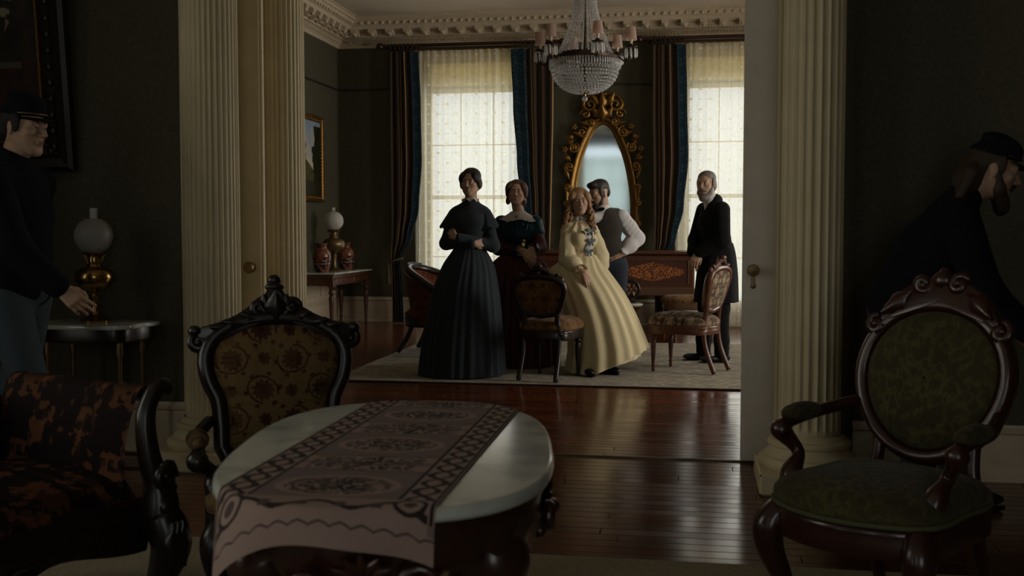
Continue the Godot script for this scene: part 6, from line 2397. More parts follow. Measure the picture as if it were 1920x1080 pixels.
func woman_plum() -> void:
	var t := thing("person", "woman in plum dress with teal silk yoke and white collar, hands clasped", "person", Vector3(-1.56, 0.0135, -9.46))
	var hx := look(Vector3(-0.005, 1.515, 0.02), 5.0, -7.0, -3.0)
	var neck := Vector3(0.008, 1.355, -0.02)
	var sl := Vector3(-0.148, 1.262, -0.01)
	var sr := Vector3(0.160, 1.262, -0.01)
	var el := Vector3(-0.165, 1.035, 0.01)
	var er := Vector3(0.20, 1.045, 0.01)
	var wl := Vector3(0.085, 1.015, 0.185)
	var wr := Vector3(0.155, 1.03, 0.175)
	var body := Flesh.new()
	trunk(body, Vector3(0.01, 0.92, 0), Vector3(0.01, 1.18, 0), neck, false, Basis())
	body.chain([sl, el, wl], [0.045, 0.037, 0.027])
	body.chain([sr, er, wr], [0.045, 0.037, 0.027])
	for q in [-0.08, 0.09]:
		body.chain([Vector3(q, 0.88, 0), Vector3(q, 0.46, 0.02), Vector3(q, 0.08, 0)], [0.08, 0.055, 0.038])
	var hd := Flesh.new()
	head(hd, hx, 0.98, false)
	hd.bone(hx * Vector3(0, -0.06, -0.022), neck, 0.046, 0.052, 0.03)
	var h1 := Flesh.new()
	hand(h1, aim(wl, Vector3(0.65, -0.55, 0.2), Vector3(0, 0.45, 1)), 1.0, [16, 16, 18, 18], 0.9)
	var h2 := Flesh.new()
	hand(h2, aim(wr, Vector3(-0.05, -0.9, 0.25), Vector3(0.3, 0.2, 1)), -1.0, [14, 14, 16, 16], 0.9)
	put("body", flesh_mesh([[body, 0.016], [hd, 0.004], [h1, 0.005], [h2, 0.005]]), M.skin, t)
	face_parts(t, hx, 0.98, M.hair_auburn, M.lip)
	sewn(t, "hair", M.hair_auburn, 0.007, func(f: Flesh):
		f.egg(hx * Vector3(0, 0.062, -0.026), Vector3(0.082, 0.070, 0.088), hx.basis, 0.02)
		for q in [-1.0, 1.0]:
			f.egg(hx * Vector3(q * 0.062, 0.055, 0.02), Vector3(0.036, 0.052, 0.046), hx.basis * rot(Vector3.BACK, q * 22), 0.015)
			f.egg(hx * Vector3(q * 0.078, 0.01, -0.012), Vector3(0.022, 0.042, 0.036), hx.basis, 0.02)
			f.egg(hx * Vector3(q * 0.072, -0.062, -0.022), Vector3(0.022, 0.036, 0.028), hx.basis, 0.015)
		f.egg(hx * Vector3(0, -0.02, -0.095), Vector3(0.06, 0.06, 0.04), hx.basis, 0.03)
		f.egg(hx * Vector3(0, 0.135, 0.06), Vector3(0.005, 0.022, 0.08), hx.basis, 0.004, -1)
		f.egg(hx * Vector3(0, -0.03, 0.075), Vector3(0.055, 0.084, 0.05), hx.basis, 0.012, -1))
	var er_ := MB.new()
	er_.ball(hx * Vector3(0.076, -0.05, 0.0), Vector3(0.006, 0.014, 0.006), 8)
	put("earring", er_, M.brass, t)
	sewn(t, "bodice", M.plum_silk, 0.012, func(f: Flesh):
		f.egg(Vector3(0.01, 1.19, 0.0), Vector3(0.148, 0.11, 0.112), Basis(), 0.06)
		f.egg(Vector3(0.01, 1.08, 0.0), Vector3(0.130, 0.10, 0.108), Basis(), 0.06)
		f.egg(Vector3(0.01, 1.00, 0.0), Vector3(0.120, 0.08, 0.102), Basis(), 0.06)
		f.bone(sl + Vector3(0.02, 0, 0), sr + Vector3(-0.02, 0, 0), 0.054, 0.054, 0.05))
	sewn(t, "yoke", M.teal_silk, 0.010, func(f: Flesh):
		f.egg(Vector3(0.01, 1.20, 0.03), Vector3(0.152, 0.10, 0.106), Basis(), 0.04)
		f.egg(Vector3(0.015, 1.12, 0.025), Vector3(0.125, 0.07, 0.108), Basis(), 0.05)
		f.bone(sl + Vector3(0.005, 0.0, 0), sr + Vector3(-0.005, 0.0, 0), 0.058, 0.058, 0.04)
		f.bone(sl, sl + Vector3(-0.020, -0.08, 0), 0.058, 0.060, 0.03)
		f.bone(sr, sr + Vector3(0.020, -0.08, 0), 0.058, 0.060, 0.03)
		for k in 5:
			f.bone(Vector3(-0.09 + k * 0.05, 1.27, 0.125), Vector3(-0.05 + k * 0.03, 1.14, 0.125), 0.010, 0.008, 0.02))
	for q in [[sl, el, wl], [sr, er, wr]]:
		var sv := sewn(t, "sleeve", M.plum_silk, 0.010, func(f: Flesh):
			f.chain([q[0] + Vector3(0, -0.05, 0), q[1], q[2].lerp(q[1], 0.25)], [0.055, 0.060, 0.046], 0.03))
		var d: Vector3 = (q[2] - q[1]).normalized()
		frill(sv, "cuff", M.teal_silk, q[1].lerp(q[2], 0.52), Vector2(0.044, 0.044), Vector2(0.058, 0.058), 0.075, 6, Basis(Quaternion(Vector3.DOWN, d)))
		frill(sv, "cuff_lace", M.white_lace_collar, q[1].lerp(q[2], 0.82), Vector2(0.034, 0.034), Vector2(0.044, 0.044), 0.022, 8, Basis(Quaternion(Vector3.DOWN, d)))
	skirt(t, "skirt", M.plum_silk, [[1.02, 0.01, 0, 0.115, 0.098], [0.98, 0.01, 0, 0.15, 0.13], [0.88, 0.01, 0.0, 0.25, 0.20], [0.70, 0.0, 0.0, 0.30, 0.25], [0.45, 0.0, 0.0, 0.34, 0.28], [0.2, 0.0, 0.0, 0.36, 0.295], [0.012, 0.0, 0.0, 0.37, 0.30]], 24, 0.025, 0.05, 2.1)
	frill(t, "collar", M.white_lace_collar, Vector3(0.008, 1.362, 0.0), Vector2(0.060, 0.056), Vector2(0.172, 0.122), 0.085, 5)
	var bz := MB.new()
	bz.ball(Vector3(0.012, 1.315, 0.118), Vector3(0.014, 0.012, 0.006), 10)
	put("brooch", bz, M.brass, t)
	var bk := MB.new()
	bk.box(Vector3(0.075, 1.075, 0.125), Vector3(0.036, 0.05, 0.012), 0.006)
	bk.ball(Vector3(0.075, 1.10, 0.13), Vector3(0.02, 0.018, 0.012), 8)
	put("belt_clasp", bk, M.brass, t)


func woman_yellow() -> void:
	var t := thing("person", "blonde woman in pale yellow striped dress perched on the side chair", "person", Vector3(-0.93, 0.0135, -9.22))
	var face := yaw(46.0)   # the bodice turns to the right of the picture
	var hx := look(Vector3(-0.052, 1.432, 0.02), 12.0, 0.0, 5.0)
	var neck := Vector3(-0.06, 1.285, -0.015)
	var sl := Vector3(-0.152, 1.212, 0.070)
	var sr := Vector3(0.045, 1.212, -0.09)
	var el := Vector3(-0.145, 0.945, 0.09)
	var wl := Vector3(0.01, 0.835, 0.235)
	var er := Vector3(0.115, 0.96, -0.10)
	var wr := Vector3(0.13, 0.80, 0.06)
	var body := Flesh.new()
	trunk(body, Vector3(-0.02, 0.82, 0), Vector3(-0.05, 1.11, 0), neck, false, face)
	body.chain([sl, el, wl], [0.043, 0.036, 0.026])
	body.chain([sr, er, wr], [0.043, 0.036, 0.026])
	body.chain([Vector3(-0.06, 0.80, 0.03), Vector3(0.12, 0.45, 0.20), Vector3(0.05, 0.08, 0.12)], [0.085, 0.06, 0.038])
	body.chain([Vector3(0.06, 0.80, -0.04), Vector3(0.26, 0.46, 0.06), Vector3(0.16, 0.08, 0.0)], [0.085, 0.06, 0.038])
	var hd := Flesh.new()
	head(hd, hx, 0.97, false)
	hd.bone(hx * Vector3(0, -0.06, -0.022), neck, 0.044, 0.050, 0.03)
	hd.bone(neck, Vector3(-0.05, 1.21, 0.03), 0.055, 0.08, 0.04)
	var h1 := Flesh.new()
	hand(h1, aim(wl, Vector3(0.45, -0.8, 0.15), Vector3(0.5, 0.4, 0.8)), 1.0, [12, 14, 16, 18], 0.92)
	var h2 := Flesh.new()
	hand(h2, aim(wr, Vector3(0.0, -0.7, 0.5), Vector3(0.6, 0.4, 0.3)), -1.0, [12, 14, 16, 18], 0.9)
	put("body", flesh_mesh([[body, 0.016], [hd, 0.004], [h1, 0.005], [h2, 0.005]]), M.skin, t)
	face_parts(t, hx, 0.97, M.hair_auburn, M.lip)
	var hr := sewn(t, "hair", M.hair_blonde, 0.007, func(f: Flesh):
		f.egg(hx * Vector3(0, 0.060, -0.026), Vector3(0.082, 0.070, 0.090), hx.basis, 0.02)
		for q in [-1.0, 1.0]:
			f.egg(hx * Vector3(q * 0.060, 0.046, 0.02), Vector3(0.036, 0.052, 0.050), hx.basis * rot(Vector3.BACK, q * 20), 0.015)
			f.egg(hx * Vector3(q * 0.080, -0.02, -0.02), Vector3(0.022, 0.06, 0.042), hx.basis, 0.02)
		f.egg(hx * Vector3(0, -0.03, -0.09), Vector3(0.075, 0.09, 0.045), hx.basis, 0.03)
		f.egg(hx * Vector3(0, -0.032, 0.078), Vector3(0.056, 0.088, 0.052), hx.basis, 0.012, -1))
	# ringlets falling to the shoulders
	var rng := RandomNumberGenerator.new()
	rng.seed = 12
	for k in 56:
		var q := -1.0 if k % 2 == 0 else 1.0
		var sp := rng.randf_range(-0.5, 0.62)
		var st := hx * Vector3(q * (0.070 + 0.022 * rng.randf()), 0.03 - 0.05 * rng.randf(), sp * 0.11 - 0.035)
		var ln := rng.randf_range(0.18, 0.33)
		var out := q * rng.randf_range(-0.01, 0.055)
		var ph := rng.randf() * TAU
		var cm := MB.new()
		var pts := []
		for j in 22:
			var w := j / 21.0
			var cr := 0.011 * smoothstep(0.1, 0.4, w)
			pts.append(st + Vector3(out * w + cr * cos(w * 24.0 + ph), -ln * w, 0.02 * w + cr * sin(w * 24.0 + ph) + (0.035 * w if sp > 0 else -0.02 * w)))
		var rad := []
		for j in 22:
			rad.append(0.0105 * (1.0 - 0.5 * j / 21.0))
		cm.tube(pts, rad, 6)
		put("ringlet", cm, M.hair_blonde, hr)
	sewn(t, "bodice", M.yellow_cotton, 0.011, func(f: Flesh):
		f.egg(Vector3(-0.05, 1.12, 0.0), Vector3(0.140, 0.115, 0.108), face, 0.05)
		for q in [-1.0, 1.0]:
			f.egg(Vector3(-0.05, 1.11, 0) + face * Vector3(q * 0.06, 0, 0.075), Vector3(0.062, 0.058, 0.05), face, 0.04)
		f.egg(Vector3(-0.035, 0.98, 0.0), Vector3(0.112, 0.085, 0.092), face, 0.05)
		f.bone(sl + Vector3(0.02, 0, 0), sr + Vector3(-0.02, 0, 0), 0.052, 0.052, 0.05))
	# cream front panel with dark blue bows
	var fp := MB.new()
	fp.grid(6, 10, func(u: float, v: float):
		var y := lerpf(1.20, 0.965, v)
		var d := 0.112 + 0.026 * sin(PI * clampf((1.20 - y) / 0.20, 0, 1)) - 0.016 * v
		return Vector3(-0.045, y, 0) + face * Vector3((u - 0.5) * lerpf(0.10, 0.055, v), 0, d - 0.05 * pow(u - 0.5, 2)))
	put("front_panel", fp, M.white_lace_collar, t)
	for k in 3:
		var y := 1.195 - k * 0.088
		var c: Vector3 = Vector3(-0.045, y, 0) + face * Vector3(0, 0, [0.128, 0.140, 0.118][k])
		var bw := MB.new()
		for q in [-1.0, 1.0]:
			bw.ball(c + face * Vector3(q * 0.026, 0.002, 0), Vector3(0.026, 0.015, 0.011), 10, face * rot(Vector3.BACK, q * 14))
			bw.ball(c + face * Vector3(q * 0.014, -0.026, 0), Vector3(0.010, 0.024, 0.006), 8, face * rot(Vector3.BACK, q * 20))
		bw.ball(c, Vector3(0.009, 0.010, 0.012), 8)
		put("bow", bw, M.blue_bow, t)
	frill(t, "neck_ruffle", M.cream_muslin, Vector3(-0.055, 1.285, 0.0), Vector2(0.068, 0.065), Vector2(0.182, 0.140), 0.105, 13, face)
	frill(t, "collar", M.white_lace_collar, Vector3(-0.058, 1.312, 0.0), Vector2(0.050, 0.050), Vector2(0.085, 0.08), 0.035, 11)
	for q in [[sl, el, wl], [sr, er, wr]]:
		var sv := sewn(t, "sleeve", M.cream_muslin, 0.010, func(f: Flesh):
			f.chain([q[0] + Vector3(0, -0.01, 0), q[0].lerp(q[1], 0.55), q[1], q[1].lerp(q[2], 0.4), q[1].lerp(q[2], 0.66)], [0.052, 0.064, 0.072, 0.070, 0.042], 0.03)
			for k in 7:   # gathers
				var a := TAU * k / 7.0
				var o := Vector3(cos(a), 0, sin(a)) * 0.058
				f.bone(q[0] + o * 0.8 + Vector3(0, -0.03, 0), q[1] + o * 1.1 + Vector3(0, 0.03, 0), 0.010, 0.012, 0.012))
		var d: Vector3 = (q[2] - q[1]).normalized()
		frill(sv, "cuff_ruffle", M.cream_muslin, q[1].lerp(q[2], 0.62), Vector2(0.040, 0.040), Vector2(0.062, 0.062), 0.06, 9, Basis(Quaternion(Vector3.DOWN, d)))
	var tilt := func(x: float, _z: float, v: float) -> float:
		return pow(v, 3.0) * clampf((x - 0.12) * 0.46, -0.005, 0.19)
	skirt(t, "skirt", M.yellow_stripe, [[0.985, -0.03, 0, 0.112, 0.095], [0.945, -0.035, 0, 0.155, 0.135], [0.84, -0.055, 0.0, 0.250, 0.20], [0.66, 0.05, 0.04, 0.27, 0.27], [0.45, 0.135, 0.06, 0.285, 0.31], [0.2, 0.185, 0.07, 0.315, 0.35], [0.015, 0.19, 0.07, 0.345, 0.38]], 17, 0.03, 0.055, 4.4, tilt)
	var pet := func(x: float, _z: float, v: float) -> float:
		return pow(v, 3.0) * clampf((x - 0.12) * 0.30, -0.005, 0.12)
	skirt(t, "petticoat", M.cream_muslin, [[0.90, -0.03, 0, 0.16, 0.14], [0.66, 0.05, 0.04, 0.24, 0.24], [0.3, 0.15, 0.06, 0.27, 0.30], [0.03, 0.17, 0.06, 0.30, 0.34]], 14, 0.02, 0.04, 1.0, pet)
	shoe(t, Vector3(0.04, 0.0, 0.30), 20.0, M.shoe_leather)
	shoe(t, Vector3(0.18, 0.0, 0.16), 40.0, M.shoe_leather)


func trousers(t: Node3D, m: Material, hip: Vector3, legs: Array, cell := 0.014) -> void:
	sewn(t, "trousers", m, cell, func(f: Flesh):
		f.egg(hip, Vector3(0.155, 0.12, 0.12), Basis(), 0.05)
		for l in legs:
			f.chain(l, [0.105, 0.078, 0.064, 0.066], 0.04))


func man_vest() -> void:
	var t := thing("person", "dark-haired man in tweed waistcoat and white shirt, hand on hip", "person", Vector3(-0.80, 0.0135, -9.93))
	var face := yaw(-20.0)
	var hx := look(Vector3(-0.080, 1.520, 0.04), -46.0, 14.0, 4.0)
	var neck := Vector3(-0.045, 1.385, 0.0)
	var sr := Vector3(0.125, 1.315, -0.02)
	var er := Vector3(0.262, 1.120, -0.09)
	var wr := Vector3(0.135, 0.985, 0.05)
	var sl := Vector3(-0.19, 1.315, 0.10)
	var el := Vector3(-0.26, 1.06, 0.16)
	var wl := Vector3(-0.16, 0.86, 0.26)
	var hip := Vector3(0.0, 0.90, -0.02)
	var legs := [[Vector3(-0.08, 0.86, 0.02), Vector3(-0.09, 0.5, 0.04), Vector3(-0.09, 0.2, 0.02), Vector3(-0.09, 0.09, 0.02)], [Vector3(0.08, 0.86, -0.04), Vector3(0.085, 0.5, -0.02), Vector3(0.09, 0.2, -0.05), Vector3(0.09, 0.09, -0.05)]]
	var body := Flesh.new()
	trunk(body, hip, Vector3(-0.03, 1.20, 0.0), neck, true, face)
	body.chain([sr, er, wr], [0.05, 0.042, 0.03])
	body.chain([sl, el, wl], [0.05, 0.042, 0.03])
	for l in legs:
		body.chain(l, [0.085, 0.058, 0.045, 0.04])
	var hd := Flesh.new()
	head(hd, hx, 1.04, true)
	hd.bone(hx * Vector3(0, -0.06, -0.022), neck, 0.054, 0.060, 0.03)
	var h1 := Flesh.new()
	hand(h1, aim(wr, Vector3(-0.85, -0.25, 0.3), Vector3(0.2, 0.55, 0.8)), 1.0, [10, 10, 12, 14], 1.0)
	var h2 := Flesh.new()
	hand(h2, aim(wl, Vector3(0.1, -0.9, 0.3), Vector3(-0.6, 0.1, 0.5)), 1.0, [18, 18, 20, 22], 1.0)
	put("body", flesh_mesh([[body, 0.016], [hd, 0.004], [h1, 0.005], [h2, 0.005]]), M.skin, t)
	face_parts(t, hx, 1.04, M.hair_dark, M.lip)
	sewn(t, "hair", M.hair_dark, 0.007, func(f: Flesh):
		f.egg(hx * Vector3(0, 0.070, -0.022), Vector3(0.083, 0.068, 0.094), hx.basis, 0.02)
		f.egg(hx * Vector3(0, 0.098, 0.055), Vector3(0.06, 0.03, 0.04), hx.basis, 0.02)
		f.egg(hx * Vector3(0, 0.01, -0.075), Vector3(0.068, 0.06, 0.035), hx.basis, 0.03)
		for q in [-1.0, 1.0]:
			f.egg(hx * Vector3(q * 0.074, 0.015, 0.02), Vector3(0.010, 0.045, 0.022), hx.basis, 0.015)
		f.egg(hx * Vector3(0, -0.025, 0.085), Vector3(0.055, 0.084, 0.05), hx.basis, 0.012, -1))
	beard(t, hx, 1.04, M.hair_dark, 0.0)
	sewn(t, "shirt", M.white_linen, 0.012, func(f: Flesh):
		f.egg(Vector3(-0.03, 1.21, 0.0), Vector3(0.155, 0.15, 0.105), face, 0.05)
		f.egg(Vector3(0.0, 1.02, 0.0), Vector3(0.135, 0.10, 0.10), face, 0.05)
		f.bone(sl + Vector3(0.03, -0.01, 0), sr + Vector3(-0.03, -0.01, 0), 0.052, 0.052, 0.05)
		f.bone(neck + Vector3(0, -0.04, 0), neck + Vector3(-0.008, 0.028, 0.006), 0.078, 0.064, 0.03))
	for q in [[sr, er, wr], [sl, el, wl]]:
		var sv := sewn(t, "sleeve", M.white_linen, 0.010, func(f: Flesh):
			f.chain([q[0], q[0].lerp(q[1], 0.5), q[1], q[1].lerp(q[2], 0.5), q[1].lerp(q[2], 0.88)], [0.070, 0.068, 0.068, 0.066, 0.042], 0.03)
			for k in 5:   # folds
				var c: Vector3 = q[0].lerp(q[1], 0.25 + k * 0.17)
				f.bone(c + Vector3(0.03, 0.05, 0.05), c + Vector3(-0.02, -0.03, 0.065), 0.010, 0.006, 0.025))
		var d: Vector3 = (q[2] - q[1]).normalized()
		frill(sv, "cuff", M.white_linen, q[1].lerp(q[2], 0.80), Vector2(0.042, 0.042), Vector2(0.045, 0.045), 0.05, 3, Basis(Quaternion(Vector3.DOWN, d)))
	sewn(t, "waistcoat", M.tweed, 0.010, func(f: Flesh):
		f.egg(Vector3(-0.03, 1.22, 0.0), Vector3(0.172, 0.175, 0.124), face, 0.05)
		f.egg(Vector3(-0.01, 1.04, 0.0), Vector3(0.152, 0.13, 0.122), face, 0.05)
		f.bone(Vector3(-0.15, 1.325, 0.07), Vector3(0.072, 1.335, -0.03), 0.064, 0.064, 0.04)
		f.egg(Vector3(-0.035, 1.43, 0) + face * Vector3(0, 0, 0.09), Vector3(0.045, 0.17, 0.07), face, 0.01, -1)
		f.egg(neck + Vector3(-0.006, 0.06, 0.0), Vector3(0.078, 0.07, 0.075), face, 0.01, -1))
	var tie := MB.new()
	var tc := Vector3(-0.055, 1.385, 0) + face * Vector3(0, 0, 0.082)
	for q in [-1.0, 1.0]:
		tie.ball(tc + face * Vector3(q * 0.034, 0, 0), Vector3(0.034, 0.018, 0.012), 10, face * rot(Vector3.BACK, q * 12))
	tie.ball(tc, Vector3(0.012, 0.013, 0.014), 8)
	put("bow_tie", tie, M.black_wool, t)
	trousers(t, M.blue_trousers, hip, legs)
	shoe(t, Vector3(-0.09, 0, 0.03), -30.0, M.shoe_leather)
	shoe(t, Vector3(0.09, 0, -0.04), -10.0, M.shoe_leather)


func beard(t: Node3D, hx: Transform3D, s: float, m: Material, drop: float) -> void:
	var full := 1.0 + drop * 14.0
	sewn(t, "beard", m, 0.006, func(f: Flesh):
		for q in [-1.0, 1.0]:
			f.bone(hx * (Vector3(q * 0.066, -0.015, 0.01) * s), hx * (Vector3(q * 0.05, -0.07, 0.035) * s), 0.010 * s * full, 0.016 * s * full, 0.012)
			f.bone(hx * (Vector3(q * 0.05, -0.07, 0.035) * s), hx * (Vector3(q * 0.012, -0.102 - drop, 0.072) * s), 0.017 * s * full, 0.020 * s * full, 0.015)
			f.bone(hx * (Vector3(q * 0.004, -0.045, 0.097) * s), hx * (Vector3(q * 0.03, -0.062, 0.082) * s), 0.008 * s, 0.008 * s, 0.010)
		f.egg(hx * (Vector3(0, -0.095 - drop, 0.070) * s), Vector3(0.034, 0.028 + drop * 0.6, 0.026) * s, hx.basis, 0.015))


func man_frock() -> void:
	var t := thing("person", "grey-bearded man in a long black frock coat standing against the lit window", "person", Vector3(0.13, 0.0135, -10.02))
	var face := yaw(-62.0)
	var hx := look(Vector3(-0.050, 1.605, 0.03), -24.0, 0.0, 3.0)
	var neck := Vector3(0.0, 1.455, 0.0)
	var sn := Vector3(0.085, 1.375, 0.14)    # shoulder nearer the camera
	var sf := Vector3(-0.06, 1.375, -0.13)
	var en := Vector3(0.10, 1.10, 0.17)
	var ef := Vector3(-0.14, 1.10, -0.10)
	var wn := Vector3(-0.115, 0.99, 0.12)
	var wf := Vector3(-0.165, 0.99, 0.06)
	var hip := Vector3(0.06, 0.92, 0.0)
	var legs := [[Vector3(0.07, 0.88, 0.08), Vector3(0.09, 0.5, 0.09), Vector3(0.10, 0.2, 0.09), Vector3(0.10, 0.085, 0.09)], [Vector3(0.0, 0.88, -0.08), Vector3(-0.03, 0.5, -0.09), Vector3(-0.06, 0.2, -0.12), Vector3(-0.06, 0.085, -0.12)]]
	var body := Flesh.new()
	trunk(body, hip, Vector3(0.02, 1.24, 0.0), neck, true, face)
	body.chain([sn, en, wn], [0.05, 0.042, 0.03])
	body.chain([sf, ef, wf], [0.05, 0.042, 0.03])
	for l in legs:
		body.chain(l, [0.085, 0.058, 0.045, 0.04])
	var hd := Flesh.new()
	head(hd, hx, 1.02, true)
	hd.bone(hx * Vector3(0, -0.06, -0.022), neck, 0.054, 0.060, 0.03)
	var h1 := Flesh.new()
	hand(h1, aim(wn, Vector3(-0.35, -0.85, 0.15), Vector3(-0.2, 0.2, 1.0)), -1.0, [16, 18, 20, 22], 1.0)
	var h2 := Flesh.new()
	hand(h2, aim(wf, Vector3(0.15, -0.9, 0.25), Vector3(-0.8, 0.1, 0.4)), 1.0, [20, 22, 24, 26], 1.0)
	put("body", flesh_mesh([[body, 0.016], [hd, 0.004], [h1, 0.005], [h2, 0.005]]), M.skin, t)
	face_parts(t, hx, 1.02, M.hair_grey, M.lip)
	sewn(t, "hair", M.hair_grey, 0.007, func(f: Flesh):
		f.egg(hx * Vector3(0, 0.064, -0.024), Vector3(0.080, 0.066, 0.092), hx.basis, 0.02)
		f.egg(hx * Vector3(0, -0.005, -0.072), Vector3(0.072, 0.075, 0.040), hx.basis, 0.03)
		for q in [-1.0, 1.0]:
			f.egg(hx * Vector3(q * 0.076, 0.012, -0.01), Vector3(0.014, 0.05, 0.035), hx.basis, 0.015)
		f.egg(hx * Vector3(0, -0.012, 0.085), Vector3(0.058, 0.10, 0.055), hx.basis, 0.012, -1))
	beard(t, hx, 1.02, M.hair_grey, 0.02)
	sewn(t, "shirt_collar", M.white_linen, 0.008, func(f: Flesh):
		f.bone(neck + Vector3(0, -0.03, 0), neck + Vector3(-0.012, 0.03, 0.006), 0.070, 0.065, 0.02))
	sewn(t, "frock_coat", M.black_wool, 0.012, func(f: Flesh):
		f.egg(Vector3(0.02, 1.25, 0.0), Vector3(0.185, 0.16, 0.135), face, 0.05)
		f.egg(Vector3(0.045, 1.06, 0.0), Vector3(0.165, 0.14, 0.135), face, 0.06)
		f.bone(sn.lerp(neck, 0.1), sf.lerp(neck, 0.1), 0.070, 0.070, 0.05)
		f.bone(neck + Vector3(0.02, -0.05, 0), neck + Vector3(0.03, 0.0, 0), 0.085, 0.072, 0.03)
		f.egg(neck + Vector3(-0.01, 0.02, 0) + face * Vector3(0, 0, 0.07), Vector3(0.05, 0.10, 0.05), face, 0.01, -1))
	for q in [[sn, en, wn], [sf, ef, wf]]:
		sewn(t, "sleeve", M.black_wool, 0.010, func(f: Flesh):
			f.chain([q[0], q[1], q[1].lerp(q[2], 0.92)], [0.078, 0.068, 0.054], 0.03))
	skirt(t, "coat_skirt", M.black_wool, [[1.08, 0.045, 0, 0.15, 0.155], [0.98, 0.055, 0, 0.165, 0.165], [0.80, 0.055, 0, 0.185, 0.19], [0.66, 0.05, 0, 0.195, 0.205], [0.545, 0.045, 0, 0.202, 0.215]], 9, 0.0, 0.035, 1.5)
	trousers(t, M.black_wool, hip, legs)
	shoe(t, Vector3(0.10, 0, 0.09), -80.0, M.shoe_leather)
	shoe(t, Vector3(-0.06, 0, -0.12), -68.0, M.shoe_leather)


func cap(t: Node3D, hx: Transform3D, m: Material, floppy: bool) -> void:
	# forage cap: band, drum that leans forward, leather peak
	sewn(t, "cap", m, 0.008, func(f: Flesh):
		f.egg(hx * Vector3(0, 0.075, -0.008), Vector3(0.088, 0.040, 0.104), hx.basis, 0.02)
		f.egg(hx * Vector3(0, 0.125 if not floppy else 0.115, 0.008), Vector3(0.080, 0.040, 0.088), hx.basis * rot(Vector3.RIGHT, 14.0), 0.03)
		f.egg(hx * Vector3(0, -0.06, 0.0), Vector3(0.2, 0.105, 0.2), hx.basis, 0.006, -1))
	var pk := MB.new()
	pk.grid(14, 4, func(u: float, v: float):
		var a := lerpf(-1.15, 1.15, u)
		var r := 0.094 + 0.052 * v * cos(a * 0.9)
		return hx * Vector3(sin(a) * r * 0.92, 0.052 - 0.016 * v * cos(a) - 0.004, cos(a) * r * 1.04 - 0.002))
	pk.grid(14, 4, func(u: float, v: float):
		var a := lerpf(1.15, -1.15, u)
		var r := 0.094 + 0.052 * v * cos(a * 0.9)
		return hx * Vector3(sin(a) * r * 0.92, 0.048 - 0.016 * v * cos(a) - 0.004, cos(a) * r * 1.04 - 0.002))
	put("peak", pk, M.shoe_leather, t)
	var bd := MB.new()
	var pts := []
	for k in 13:
		var a := lerpf(-1.2, 1.2, k / 12.0)
		pts.append(hx * Vector3(sin(a) * 0.091, 0.064, cos(a) * 0.106 - 0.006))
	bd.tube(pts, 0.004, 6)
	put("cap_cord", bd, M.old_brass, t)


func soldier_left() -> void:
	var t := thing("person", "young soldier in dark cap and jacket walking past the oil lamp", "person", Vector3(-3.06, 0.0, -4.50))
	var face := yaw(86.0)
	var hx := look(Vector3(0.055, 1.665, 0.0), 84.0, 4.0)
	var neck := Vector3(0.0, 1.515, 0.0)
	var sn := Vector3(0.0, 1.42, 0.17)
	var sf := Vector3(0.0, 1.42, -0.17)
	var en := Vector3(0.13, 1.12, 0.20)
	var wn := Vector3(0.325, 0.945, 0.16)
	var ef := Vector3(-0.14, 1.14, -0.2)
	var wf := Vector3(-0.16, 0.88, -0.2)
	var hip := Vector3(0.0, 0.95, 0.0)
	var legs := [[Vector3(0.0, 0.9, 0.09), Vector3(0.12, 0.5, 0.09), Vector3(0.22, 0.22, 0.09), Vector3(0.28, 0.09, 0.09)], [Vector3(0.0, 0.9, -0.09), Vector3(-0.06, 0.5, -0.09), Vector3(-0.24, 0.22, -0.09), Vector3(-0.32, 0.09, -0.09)]]
	soldier(t, hx, neck, face, [sn, en, wn], [sf, ef, wf], hip, Vector3(0.0, 1.27, 0.0), legs, M.sky_trousers, aim(wn, Vector3(0.75, -0.62, -0.1), Vector3(0.3, 0.3, 1)), -1.0, M.hair_black, false)
	shoe(t, Vector3(0.28, 0.0, 0.09), 90.0, M.shoe_leather)
	shoe(t, Vector3(-0.32, 0.0, -0.09), 90.0, M.shoe_leather)


func soldier_right() -> void:
	var t := thing("person", "long-haired bearded soldier in dark cap stooping behind the oval-backed armchair", "person", Vector3(0.95, 0.0, -4.86))
	var face := yaw(90.0) * rot(Vector3.RIGHT, 28.0)
	var hx := look(Vector3(0.275, 1.455, 0.0), 88.0, 14.0)
	var neck := Vector3(0.165, 1.345, 0.0)
	var sn := Vector3(0.10, 1.25, 0.18)
	var sf := Vector3(0.12, 1.25, -0.18)
	var en := Vector3(0.20, 0.95, 0.22)
	var wn := Vector3(0.40, 0.78, 0.18)
	var ef := Vector3(0.24, 0.95, -0.22)
	var wf := Vector3(0.42, 0.78, -0.16)
	var hip := Vector3(-0.07, 0.86, 0.0)
	var legs := [[Vector3(-0.06, 0.82, 0.09), Vector3(0.02, 0.48, 0.10), Vector3(-0.02, 0.22, 0.10), Vector3(-0.03, 0.09, 0.10)], [Vector3(-0.06, 0.82, -0.09), Vector3(0.16, 0.5, -0.10), Vector3(0.17, 0.22, -0.10), Vector3(0.18, 0.09, -0.10)]]
	soldier(t, hx, neck, face, [sn, en, wn], [sf, ef, wf], hip, Vector3(0.03, 1.10, 0.0), legs, M.blue_trousers, aim(wn, Vector3(0.6, -0.75, 0.0), Vector3(0.2, 0.2, 1)), -1.0, M.hair_brown, true)
	beard(t, hx, 1.05, M.hair_brown, 0.03)
	shoe(t, Vector3(-0.03, 0.0, 0.10), 90.0, M.shoe_leather)
	shoe(t, Vector3(0.18, 0.0, -0.10), 90.0, M.shoe_leather)


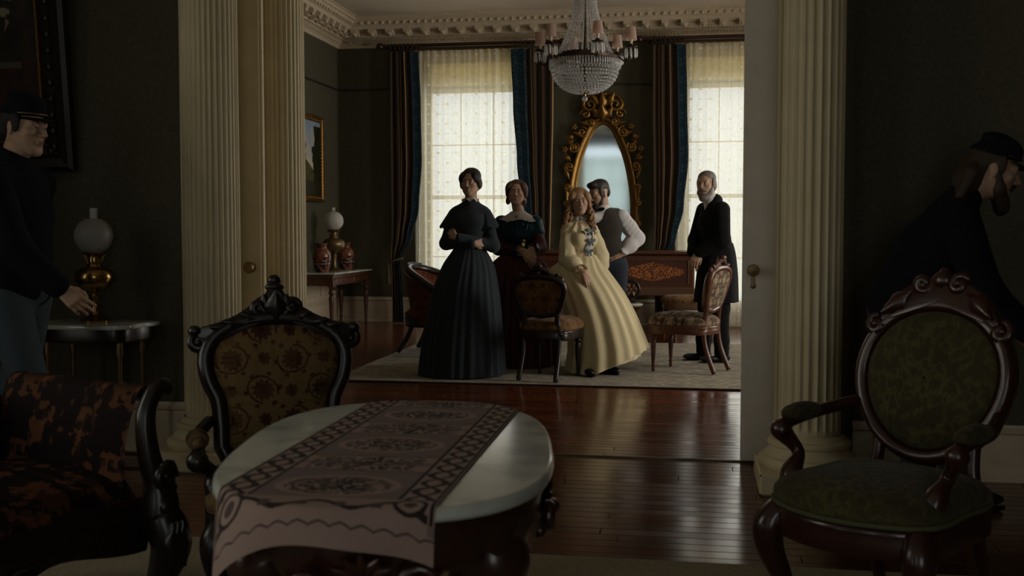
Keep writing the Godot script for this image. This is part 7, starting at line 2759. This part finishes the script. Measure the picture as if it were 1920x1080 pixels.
func soldier(t: Node3D, hx: Transform3D, neck: Vector3, face: Basis, near: Array, far: Array, hip: Vector3, chest: Vector3, legs: Array, tm: Material, hnd: Transform3D, thumb: float, hair: Material, long_hair: bool) -> void:
	var body := Flesh.new()
	trunk(body, hip, chest, neck, true, face)
	body.chain(near, [0.05, 0.042, 0.03])
	body.chain(far, [0.05, 0.042, 0.03])
	for l in legs:
		body.chain(l, [0.085, 0.058, 0.045, 0.04])
	var hd := Flesh.new()
	head(hd, hx, 1.05, true)
	hd.bone(hx * Vector3(0, -0.06, -0.022), neck, 0.056, 0.062, 0.03)
	var h1 := Flesh.new()
	hand(h1, hnd, thumb, [24, 26, 28, 30], 1.0)
	var h2 := Flesh.new()
	hand(h2, aim(far[2], far[2] - far[1], Vector3(0, 0, -1)), -thumb, [20, 20, 22, 24], 1.0)
	put("body", flesh_mesh([[body, 0.016], [hd, 0.004], [h1, 0.0045], [h2, 0.005]]), M.skin, t)
	face_parts(t, hx, 1.05, hair, M.lip)
	sewn(t, "hair", hair, 0.008, func(f: Flesh):
		f.egg(hx * Vector3(0, 0.045, -0.022), Vector3(0.080, 0.07, 0.092), hx.basis, 0.02)
		f.egg(hx * Vector3(0, -0.005, -0.070), Vector3(0.070, 0.070, 0.040), hx.basis, 0.03)
		for q in [-1.0, 1.0]:
			f.egg(hx * Vector3(q * 0.077, 0.02, 0.015), Vector3(0.010, 0.045, 0.022), hx.basis, 0.015)
		if long_hair:
			f.egg(hx * Vector3(0, -0.07, -0.085), Vector3(0.085, 0.10, 0.06), hx.basis, 0.04)
			for k in 7:
				f.bone(hx * Vector3(-0.075 + k * 0.025, -0.03, -0.09), hx * Vector3(-0.10 + k * 0.033, -0.17 - 0.02 * (k % 2), -0.12), 0.028, 0.016, 0.02)
		f.egg(hx * Vector3(0, -0.025, 0.085), Vector3(0.056, 0.086, 0.05), hx.basis, 0.012, -1))
	cap(t, hx, M.navy_wool, long_hair)
	sewn(t, "jacket", M.navy_wool, 0.014, func(f: Flesh):
		f.egg(chest, Vector3(0.20, 0.19, 0.15), face, 0.06)
		f.egg(chest.lerp(hip, 0.55), Vector3(0.185, 0.17, 0.145), face, 0.06)
		f.egg(hip + Vector3(0, 0.02, 0), Vector3(0.185, 0.15, 0.155), face, 0.05)
		f.bone(near[0].lerp(neck, 0.1), far[0].lerp(neck, 0.1), 0.080, 0.080, 0.06)
		f.bone(chest.lerp(neck, 0.6), neck + (neck - chest).normalized() * 0.01, 0.10, 0.072, 0.04))
	for q in [near, far]:
		sewn(t, "sleeve", M.navy_wool, 0.012, func(f: Flesh):
			f.chain([q[0], q[1], q[1].lerp(q[2], 0.9)], [0.088, 0.072, 0.056], 0.04))
	trousers(t, tm, hip, legs, 0.016)
